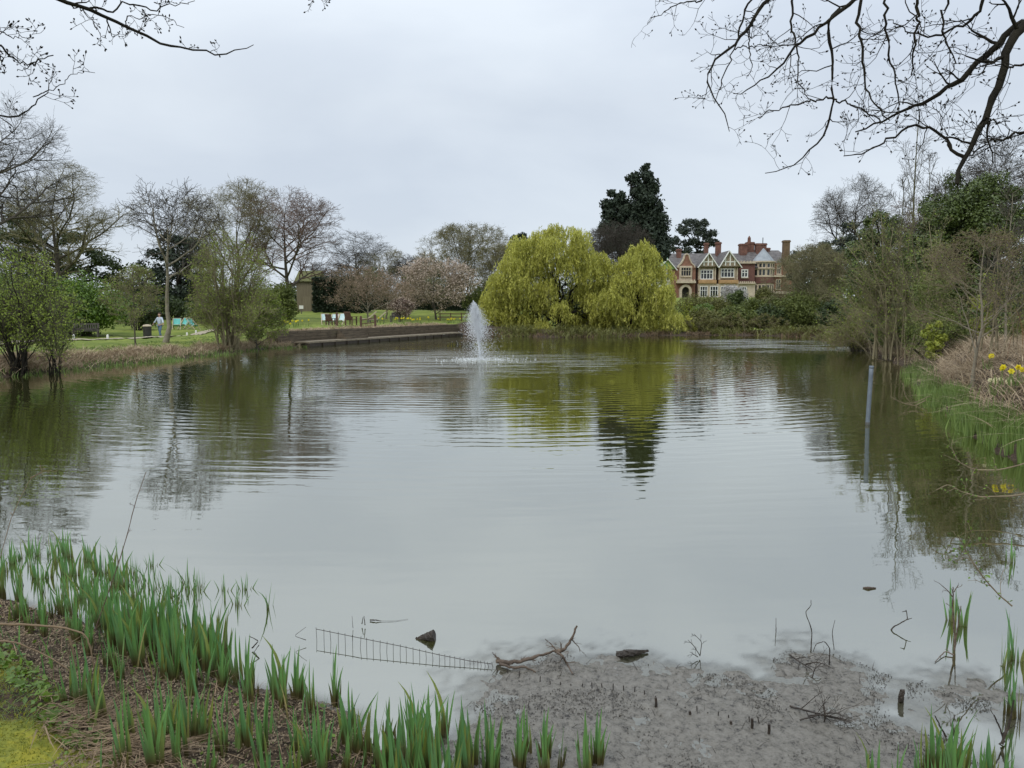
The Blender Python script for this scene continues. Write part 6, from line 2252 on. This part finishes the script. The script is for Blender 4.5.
xy = np.concatenate([fill_px(mulch, 60, rl), fill_px([(100, 650), (200, 680), (300, 712), (400, 770), (340, 800), (150, 780), (110, 720)], 70, rl)])
V, Q = blades(rl, np.column_stack([xy, land(xy[:, 0], xy[:, 1]) - 0.01]), 0.28, 0.013, 0.12, 0.12, 6)
tag(link('iris_leaves', mesh_np('iris_leaves', V, Q, False), M['iris']), 'loose young iris leaves coming up through the mulch of the left bed', 'iris', None, 'stuff')


# ================================================================== driftwood, twigs, wire
def twig(name, label, lines, m, cat, seed=0, group=None, twigs=0, tl=0.12, bud=False):
    """lines = list of (list of (px, py, z above water), radius); points sit on the plane at that height"""
    rng = np.random.default_rng(seed)
    first = lines[0][0][0]
    ox, oy = gp(first[0], first[1], first[2])
    r = empty(name, (ox, oy, 0), label, cat, group)
    parts = []
    for pts, rad in lines:
        P = []
        for px, py, z in pts:
            x, y = gp(px, py, z)
            P.append((x - ox, y - oy, z))
        P = np.array(P)
        t = np.linspace(0, len(P) - 1, max(6, len(P) * 4))
        Pi = np.stack([np.interp(t, range(len(P)), P[:, i]) for i in range(3)], -1)
        Pi[1:-1] = (Pi[:-2] + 2 * Pi[1:-1] + Pi[2:]) / 4 + rng.normal(0, rad * 0.18, Pi[1:-1].shape)
        Rr = rad * np.linspace(1, 0.45, len(Pi)) * rng.uniform(0.85, 1.2, len(Pi))
        sm = [tubes(Pi[None], Rr[None], 7)]
        if twigs:
            g = grow(rng, Pi[None], Rr[None], [dict(n=twigs, t0=0.2, len=tl, ang=45, wig=0.15, up=0.03, k=4), dict(n=2, t0=0.3, len=tl * 0.4, ang=40, wig=0.1, up=0.0, k=3)], 0.0015)
            sm += [tubes(p, q, 4) for p, q in g[1:]]
        V, Q = merge(sm)
        link('stem', mesh_np('stem', V, Q), M[m], r)
    return r


def on(px, py, Y):
    """point at the given depth, as (px, py, z)"""
    return (px, py, float(at(px, py, Y)[2]))


Yb = gp(520, 664)[1]
twig('driftwood_branch', 'forked brown driftwood branch lying on the edge of the mud', [
    ([(497, 661, 0.02), (508, 663, 0.03), (522, 661, 0.05), (540, 655, 0.06), (556, 651, 0.06)], 0.016),
    ([(556, 651, 0.06), on(564, 650, Yb), on(571, 641, Yb), on(577, 626, Yb)], 0.013),
    ([(556, 652, 0.05), on(562, 655, Yb - .1), (567, 664, 0.04), (573, 674, 0.02)], 0.009),
    ([on(556, 650, Yb), on(552, 645, Yb), on(545, 639, Yb)], 0.005),
    ([(500, 664, 0.03), (512, 668, 0.03), (526, 667, 0.04), (536, 672, 0.02)], 0.010),
    ([on(500, 663, Yb), on(498, 657, Yb)], 0.012), ([on(572, 640, Yb), on(579, 647, Yb), on(580, 652, Yb)], 0.004)], 'driftwood', 'branch', 701, None, 2, 0.07)


def log(label, pts, rad, m, seed, name='sunken_log'):
    rng = np.random.default_rng(seed)
    P = []
    ox, oy = gp(pts[0][0], pts[0][1], 0)
    r = empty(name, (ox, oy, 0), label, 'log')
    for px, py, z in pts:
        x, y = gp(px, py, z)
        P.append((x - ox, y - oy, z))
    P = np.array(P)
    t = np.linspace(0, len(P) - 1, 14)
    P = np.stack([np.interp(t, range(len(P)), P[:, i]) for i in range(3)], -1)
    rr = np.interp(t, range(len(rad)), rad)
    n = 12
    V, Q = tubes(P[None], rr[None], n)
    V = V + rng.normal(0, rr.mean() * 0.13, V.shape)
    mb = MB()
    mb.add(V, [tuple(q) for q in Q] + [tuple(range(n - 1, -1, -1)), tuple(range(13 * n, 14 * n))])
    mb.build('wood', M[m], r, smooth=False)


log('dark pointed stump of log rising from the water beside the wire fence', [(414, 639.5, -0.01), (424, 637.5, 0.012), (434, 635.5, 0.034)], [0.004, 0.022, 0.044], 'wet_wood', 711)
log('dark half sunken log at the top edge of the mud', [(617, 655, 0.01), (630, 653, 0.022), (648, 651, 0.012)], [0.026, 0.024, 0.008], 'wet_wood', 712)
log('short upright stump of dead wood at the mud edge beside the mud island', [(901, 703, -0.02), on(901, 697, gp(901, 703)[1]), on(903, 690, gp(901, 703)[1])], [0.018, 0.016, 0.012], 'wet_wood', 713)
log('pale floating chip of wood out on the open water', [(863, 588, 0.002), (868, 588, 0.008), (876, 588, 0.004)], [0.008, 0.012, 0.004], 'driftwood', 714, 'floating_stick')


def up(pts, foot):
    Y = gp(*foot)[1]
    return [on(a, b, Y) for a, b in pts]


twig('dead_plant', 'tall upright dead stem with forked top in the water near the right edge', [
    (up([(954, 652), (955, 638), (953, 615), (953, 596), (953, 587)], (954, 650)), 0.008), (up([(954, 652), (957, 632), (961, 606)], (954, 650)), 0.006),
    (up([(953, 597), (947, 590), (939, 583)], (954, 650)), 0.004), (up([(954, 592), (958, 585)], (954, 650)), 0.004), ([(954, 655, 0.01), (945, 651, 0.02), (935, 662, 0.005)], 0.005)], 'driftwood', 'twig', 721, None, 2, 0.06)
twig('dead_plant', 'dark crooked twig bent sideways just above the water', [
    (up([(891, 631), (892, 628), (899, 624), (908, 619), (906, 610)], (892, 630)), 0.006), (up([(906, 620), (912, 618)], (892, 630)), 0.004), (up([(906, 611), (902, 612)], (892, 630)), 0.004)], 'wet_wood', 'twig', 722)
twig('dead_plant', 'looping thin dead stem where the mud meets open water', [
    (up([(811, 650), (812, 630), (805, 612), (811, 606), (811, 600)], (811, 650)), 0.004), (up([(829, 666), (830, 648), (824, 641), (816, 644), (813, 652)], (829, 666)), 0.004)], 'wet_wood', 'twig', 723)
twig('dead_plant', 'pair of thin straight dead stems left of the looping stem', [(up([(776, 632), (776, 618)], (776, 632)), 0.003), (up([(834, 650), (832, 632), (835, 620)], (834, 652)), 0.003)], 'wet_wood', 'twig', 724)
twig('dead_twigs', 'tangle of dead twigs lying on the middle of the mud', [
    ([(790, 655, 0.02), (800, 662, 0.05), (812, 670, 0.02)], 0.006), ([(806, 664, 0.03), (818, 662, 0.07), (830, 667, 0.02)], 0.005), ([(812, 678, 0.01), (815, 668, 0.07), (822, 663, 0.09)], 0.004)], 'wet_wood', 'twigs', 725, None, 4, 0.14)
twig('dead_twigs', 'flat pile of dead twigs on the mud below the middle', [
    ([(790, 706, 0.02), (815, 713, 0.04), (850, 722, 0.02)], 0.006), ([(800, 720, 0.02), (822, 714, 0.05), (852, 721, 0.02)], 0.005), ([(824, 722, 0.02), (826, 716, 0.08), (823, 707, 0.12)], 0.004), ([(808, 716, 0.03), (840, 712, 0.05), (848, 728, 0.02)], 0.004)], 'wet_wood', 'twigs', 726, None, 8, 0.16)
twig('dead_twigs', 'little tuft of dead grass stalks on a mud lump left of the looping stem', [
    (up([(700, 656), (694, 646), (688, 640)], (700, 658)), 0.003), (up([(700, 656), (702, 642), (694, 634)], (700, 658)), 0.003), (up([(698, 657), (690, 652)], (698, 659)), 0.003)], 'debris', 'twigs', 727, None, 3, 0.06)
twig('dead_twigs', 'forked dark shoots in the water in front of the mud island', [
    (up([(946, 737), (940, 726), (935, 716)], (946, 738)), 0.006), (up([(955, 737), (952, 724), (955, 715)], (955, 739)), 0.006), (up([(956, 738), (960, 716)], (955, 739)), 0.004)], 'wet_wood', 'twigs', 728)
twig('dead_twigs', 'dark drooping shoots near the bottom right irises', [(up([(1004, 742), (1000, 728), (994, 715)], (1004, 744)), 0.006), (up([(1002, 744), (1010, 722), (1014, 700)], (1004, 746)), 0.008), (up([(1003, 742), (998, 745), (992, 757)], (1004, 744)), 0.004)], 'wet_wood', 'twigs', 729, None, 2, .1)
twig('dead_plant', 'bent thin twig poking from the water beside the left iris bed', [(up([(252, 648), (259, 641), (249, 636)], (256, 650)), 0.005), (up([(259, 645), (252, 655)], (256, 652)), 0.003)], 'wet_wood', 'twig', 730)
twig('dead_plant', 'thin forked twig before the left end of the wire fence', [(up([(306, 640), (294, 636), (306, 627)], (302, 644)), 0.0025)], 'wet_wood', 'twig', 731)
twig('dead_plant', 'short dark shoots standing in open water left of the pointed stump', [(up([(362, 624), (363, 617)], (362, 626)), 0.004), (up([(365, 625), (364, 616)], (365, 627)), 0.004), (up([(353, 628), (352, 616)], (353, 629)), 0.002)], 'wet_wood', 'twig', 732)
twig('floating_stick', 'small dark floating stick left of the pointed stump', [([(370, 620, 0.008), (376, 620, 0.012), (381, 621, 0.006)], 0.006), ([(381, 621, 0.006), (395, 621, 0.004), (408, 619, 0.003)], 0.0015)], 'wet_wood', 'stick', 733)
# pale bent reed stalks over the left bed
yq = gp(70, 690)[1]
for lab, pts, rad in [
        ('pale dead reed stalk arched over the left iris bed', [(0, 624), (30, 625), (60, 627), (85, 633), (91, 650), (95, 672), (98, 694)], 0.007),
        ('pale dead reed stalk lying diagonally across the left iris bed', [(-10, 640), (15, 642), (40, 652), (70, 670), (104, 700)], 0.006),
        ('short pale broken reed stalk in the left iris bed', [(69, 636), (73, 650), (76, 672)], 0.007)]:
    twig('dead_reed', lab, [(up(pts, (50, 700)), rad)], 'straw', 'stalk', 741 + int(pts[0][1]), 'pale reed stalks over the left iris bed')
twig('bramble', 'long thin reddish stem slanting up out of the left iris bed', [(up([(95, 630), (118, 566), (128, 532), (136, 500), (146, 472)], (95, 640)), 0.004)], 'twig_red', 'stem', 751, None, 4, 0.06)
twig('bramble', 'dry seed headed stem leaning over the water at the left edge', [(up([(-8, 590), (10, 520), (30, 478), (48, 470), (56, 472)], (-5, 600)), 0.003), (up([(30, 478), (42, 472), (40, 466)], (-5, 600)), 0.004)], 'straw', 'stem', 752, None, 5, 0.05)


def arching(label, pts, foot, rad, seed, tw=7, leafy=1):
    r = twig('arching_bramble', label, [(up(pts, foot), rad)], 'twig_tan', 'stem', seed, 'arching stems over the water at the right bank', tw, 0.22)
    rng = np.random.default_rng(seed)
    me = r.children[0].data
    co = np.empty(len(me.vertices) * 3, np.float32)
    me.vertices.foreach_get('co', co)
    co = co.reshape(-1, 3)
    C = co[rng.integers(0, len(co), 60 * leafy)] + rng.normal(0, 0.02, (60 * leafy, 3))
    V, Q = leaves(C, 0.028, rng, normal=np.array([0, -0.2, 0.8]), aspect=0.6)
    link('leaves', mesh_np('leaves', V, Q, False), M['leaf_laurel'], r)


arching('arching bare stem dipping to the water below the right bank irises', [(1030, 462), (1000, 470), (975, 470), (958, 462), (951, 446), (953, 440)], (1020, 500), 0.009, 761)
arching('arching stem with a few green leaves reaching left above the dark reflection', [(1040, 492), (1010, 496), (980, 497), (962, 492), (948, 484), (936, 490)], (1020, 520), 0.009, 762)
arching('long thin stem rising from the right edge irises towards the open water', [(1012, 606), (1000, 596), (985, 580), (970, 558), (958, 535)], (1012, 640), 0.006, 763)
arching('bare twiggy stem trailing in the water at the foot of the right bank grass', [(930, 396), (912, 404), (905, 396), (903, 384)], (930, 404), 0.010, 764, 7, 0)
arching('trailing stem low over the water at the bend of the right bank', [(926, 400), (915, 406), (900, 402), (890, 396)], (930, 408), 0.010, 765, 8, 0)


def wire_fence():
    r_pts_top = [(316, 629), (360, 638), (400, 646), (440, 655), (470, 661), (492, 664)]
    r_pts_bot = [(317, 640), (360, 648), (400, 654), (440, 660.5), (470, 664.5), (494, 667)]
    o = gp(317, 640)
    root = empty('wire_fence', (o[0], o[1], 0), 'rusty wire mesh fence strip sinking into the water and mud', 'fence')

    def loc(p, Y): q = at(p[0], p[1], Y); return (q[0] - o[0], q[1] - o[1], q[2])
    Yb_ = [gp(*p)[1] for p in r_pts_bot]
    top = [loc(p, y) for p, y in zip(r_pts_top, Yb_)]
    bot = [loc(p, y) for p, y in zip(r_pts_bot, Yb_)]
    bot = [(x, y, 0.004) for x, y, z in bot]
    mb = MB()
    mb.tube(top, 0.0024, 5)
    n = 31
    tt = np.linspace(0, len(top) - 1, n)
    ti = [tuple(np.interp(t, range(len(top)), [p[i] for p in top]) for i in range(3)) for t in tt]
    bi = [tuple(np.interp(t, range(len(bot)), [p[i] for p in bot]) for i in range(3)) for t in tt]
    rg = random.Random(3)
    for a, b in zip(ti, bi):
        mb.tube([(a[0] + rg.gauss(0, .004), a[1], a[2] + 0.012), (b[0], b[1], -0.03)], 0.0016, 4)
    mb.build('wire_mesh', M['wire'], root)
    mb = MB()
    for i in range(26):
        f = i / 25
        px = 498 + f * 262
        py = 671 + f * 52 + 4 * math.sin(f * 9)
        x, y = gp(px, py)
        h = rg.uniform(0.012, 0.05)
        mb.tube([(x - o[0], y - o[1], -0.02), (x - o[0] + rg.gauss(0, .004), y - o[1], h)], 0.0035, 5)
    mb.build('sunken_wire', M['wire'], root)
    for px, py, h in ((655, 708, 0.065), (751, 731, 0.075), (768, 735, 0.065), (689, 716, 0.03), (730, 726, 0.03)):
        x, y = gp(px, py)
        MB().tube([(x - o[0], y - o[1], -0.05), (x - o[0] + 0.006, y - o[1], h * 0.5), (x - o[0] + 0.003, y - o[1], h)], 0.008, 7).build('stake', M['wet_wood'], root)


wire_fence()


# ================================================================== overhanging boughs close to the camera
def bough(name, label, trunk_pts, guides, seed, tw1=9, l1=0.26, m='bark_dark', thick=None, join=None):
    """guides = list of (list of (px, py), depth at start, depth at end, start radius, end radius)"""
    rng = np.random.default_rng(seed)
    o = np.array(trunk_pts[0])
    root = empty(name, tuple(o), label, 'tree')
    tp = np.array(trunk_pts) - o
    t = np.linspace(0, len(tp) - 1, 14)
    P = np.stack([np.interp(t, range(len(tp)), tp[:, i]) for i in range(3)], -1)
    V, Q = tubes(P[None], np.interp(t, range(len(tp)), thick)[None], 10)
    link('trunk', mesh_np('trunk', V, Q), M['bark'], root)
    k = 22
    Ps, Rs = [], []
    for pts, d0, d1, r0, r1 in guides:
        D = np.linspace(d0, d1, len(pts))
        W_ = np.array([at(a, b, Y) for (a, b), Y in zip(pts, D)]) - o
        s = np.concatenate([[0], np.cumsum(np.linalg.norm(np.diff(W_, axis=0), axis=1))])
        tt = np.linspace(0, s[-1], k)
        Pi = np.stack([np.interp(tt, s, W_[:, i]) for i in range(3)], -1)
        for _ in range(2): Pi[1:-1] = (Pi[:-2] + 2 * Pi[1:-1] + Pi[2:]) / 4
        Pi[1:] += np.cumsum(rng.normal(0, 0.007, (k - 1, 3)), 0) * 0.8 + rng.normal(0, 0.005, (k - 1, 3))
        if join and len(Ps) == join[0]:
            Pi += Ps[join[1]][-3] - Pi[0]
        Ps.append(Pi)
        Rs.append(0.78 * np.linspace(r0, r1, k) * rng.uniform(0.9, 1.12, k))
    Ps, Rs = np.array(Ps), np.array(Rs)
    for i in range(len(Ps)):
        br = grow(rng, Ps[i:i + 1], Rs[i:i + 1], [dict(n=tw1, t0=0.12, len=l1, ang=52, angsd=16, wig=0.22, up=0.05, k=7, fall=0.25, rr=0.5),
                                                  dict(n=3, t0=0.25, len=l1 * 0.42, ang=48, angsd=14, wig=0.22, up=0.07, k=5, rr=0.7, fall=0.3),
                                                  dict(n=2, t0=0.3, len=l1 * 0.18, ang=48, wig=0.15, up=0.08, k=4, rr=0.9)], 0.0014)
        tips = np.concatenate([p[:, -1] for p, _ in br[1:]])
        dirs = norm(np.concatenate([p[:, -1] - p[:, -2] for p, _ in br[1:]]))
        sel = rng.uniform(size=len(tips)) < 0.5
        tips, dirs = tips[sel], dirs[sel]
        n = len(tips)
        bl = rng.uniform(0.008, 0.017, n)[:, None]
        Pb = tips[:, None] + dirs[:, None] * (np.array([-0.1, 0.3, 0.65, 1.0])[None] * bl)[..., None]
        Rb = rng.uniform(0.003, 0.0055, n)[:, None] * np.array([0.4, 1.0, 0.8, 0.15])[None]
        V, Q = merge([tubes(Ps[i:i + 1], Rs[i:i + 1], 7)] + [tubes(p, q, 4) for p, q in br[1:]] + [tubes(Pb, Rb, 5)])
        link('bough', mesh_np('bough', V, Q), M[m], root)
    return root


RG = [
    ([(1075, -20), (1040, 10), (1015, 27), (1006, 41), (1002, 79), (991, 101), (979, 124), (962, 144), (951, 165), (950, 177)], 4.2, 4.0, 0.038, 0.014),
    ([(1024, 22), (1010, 36), (989, 56), (966, 75), (940, 92), (927, 103), (910, 114), (887, 122), (865, 135), (845, 140)], 4.2, 4.6, 0.025, 0.005),
    ([(950, 172), (945, 170), (938, 163), (931, 150), (917, 139), (899, 139), (880, 146), (865, 161), (850, 174), (827, 174)], 4.0, 4.1, 0.012, 0.0035),
    ([(880, -14), (857, -2), (827, 17), (805, 30), (794, 45), (781, 60), (767, 71), (748, 78), (733, 86)], 4.8, 5.0, 0.018, 0.003),
    ([(780, -14), (769, 0), (752, 22), (730, 52), (706, 71), (704, 86), (711, 101), (721, 112), (728, 131)], 5.0, 4.8, 0.016, 0.003),
    ([(856, -10), (856, 37), (863, 67), (865, 94), (876, 109), (889, 119)], 4.6, 4.5, 0.013, 0.004),
    ([(840, 9), (828, 20), (831, 45), (833, 75), (831, 97), (826, 116), (816, 139), (797, 154), (767, 167)], 4.9, 4.8, 0.014, 0.003),
    ([(833, 98), (809, 103), (782, 109), (768, 112), (756, 117)], 4.8, 4.7, 0.008, 0.003),
    ([(882, -10), (887, 30), (895, 41), (899, 67), (906, 97), (904, 114)], 4.5, 4.4, 0.011, 0.003),
    ([(922, -10), (916, 22), (912, 40), (918, 60)], 4.3, 4.3, 0.012, 0.004),
    ([(720, -12), (702, 0), (677, 8), (655, 19)], 5.2, 5.2, 0.008, 0.002),
    ([(794, -10), (792, 22), (796, 60), (797, 84), (803, 100)], 4.8, 4.7, 0.010, 0.003),
    ([(1040, 128), (1010, 138), (992, 139), (978, 144), (966, 152)], 3.9, 4.0, 0.010, 0.004),
    ([(760, -12), (742, 8), (735, 30), (728, 52), (716, 80), (712, 98)], 5.1, 5.0, 0.010, 0.003),
    ([(950, -14), (945, 20), (952, 46), (960, 62), (952, 82)], 4.2, 4.3, 0.009, 0.003),
    ([(1050, 60), (1020, 62), (1000, 58), (985, 62), (975, 72)], 3.9, 4.0, 0.008, 0.003),
    ([(985, -12), (975, 10), (960, 26), (935, 34), (905, 32), (880, 18)], 4.3, 4.5, 0.012, 0.003),
    ([(831, 98), (850, 102), (868, 112), (884, 120)], 4.85, 4.6, 0.007, 0.005),
    ([(735, 50), (755, 42), (775, 44), (800, 40)], 4.9, 4.9, 0.005, 0.002),
    ([(752, 22), (748, 50), (756, 66), (752, 78)], 5.0, 4.9, 0.007, 0.002),
    ([(980, 124), (988, 120), (1000, 127), (1012, 122)], 4.0, 3.9, 0.007, 0.003),
    ([(950, 150), (930, 124), (925, 118)], 4.0, 4.1, 0.004, 0.002),
]
bough('overhanging_tree', 'bare budding boughs of a near tree hanging down over the upper right sky', [(5.2, 2.6, 0.4), (5.0, 2.9, 2.5), (4.4, 3.4, 4.2), (3.35, 4.2, 4.62)], RG, 801, 6, 0.28, thick=[0.22, 0.16, 0.06, 0.025], join=(2, 0))
LG = [
    ([(20, -20), (56, -2), (83, 8), (116, 23), (143, 37), (169, 50), (199, 54), (239, 55), (251, 47)], 4.0, 4.4, 0.016, 0.0025),
    ([(90, 8), (110, 7), (133, 0), (150, 8), (180, 2), (206, -2)], 4.1, 4.5, 0.007, 0.002),
    ([(126, 27), (127, 17), (143, 15), (163, 13), (178, 25)], 4.2, 4.3, 0.004, 0.0018),
    ([(70, 4), (80, 18), (92, 30), (96, 36)], 4.1, 4.0, 0.004, 0.0018),
    ([(125, 27), (128, 34), (140, 32)], 4.2, 4.1, 0.004, 0.0018),
    ([(-20, 26), (0, 32), (14, 37), (25, 35)], 4.0, 4.1, 0.005, 0.0018),
    ([(-20, 30), (0, 46), (17, 60), (37, 63), (51, 55)], 3.9, 4.0, 0.008, 0.003),
    ([(-25, 116), (0, 113), (17, 110), (33, 96), (46, 84), (52, 66)], 3.8, 3.9, 0.007, 0.0018),
    ([(33, 97), (60, 88), (76, 81), (96, 86)], 3.9, 4.0, 0.0035, 0.0015),
    ([(-14, 40), (2, 52), (-4, 66), (3, 70)], 3.9, 3.9, 0.006, 0.002),
    ([(40, 62), (38, 70), (32, 77)], 4.0, 4.0, 0.005, 0.002),
    ([(312, -8), (318, 3), (326, 1), (334, 4)], 4.6, 4.6, 0.003, 0.0018),
]
bough('overhanging_tree', 'thin bare boughs of a near tree reaching in at the upper left corner', [(-4.4, 2.2, 0.5), (-4.2, 2.6, 2.5), (-3.6, 3.2, 4.0), (-2.7, 3.95, 4.55)], LG, 802, 4, 0.13, thick=[0.18, 0.13, 0.07, 0.03])
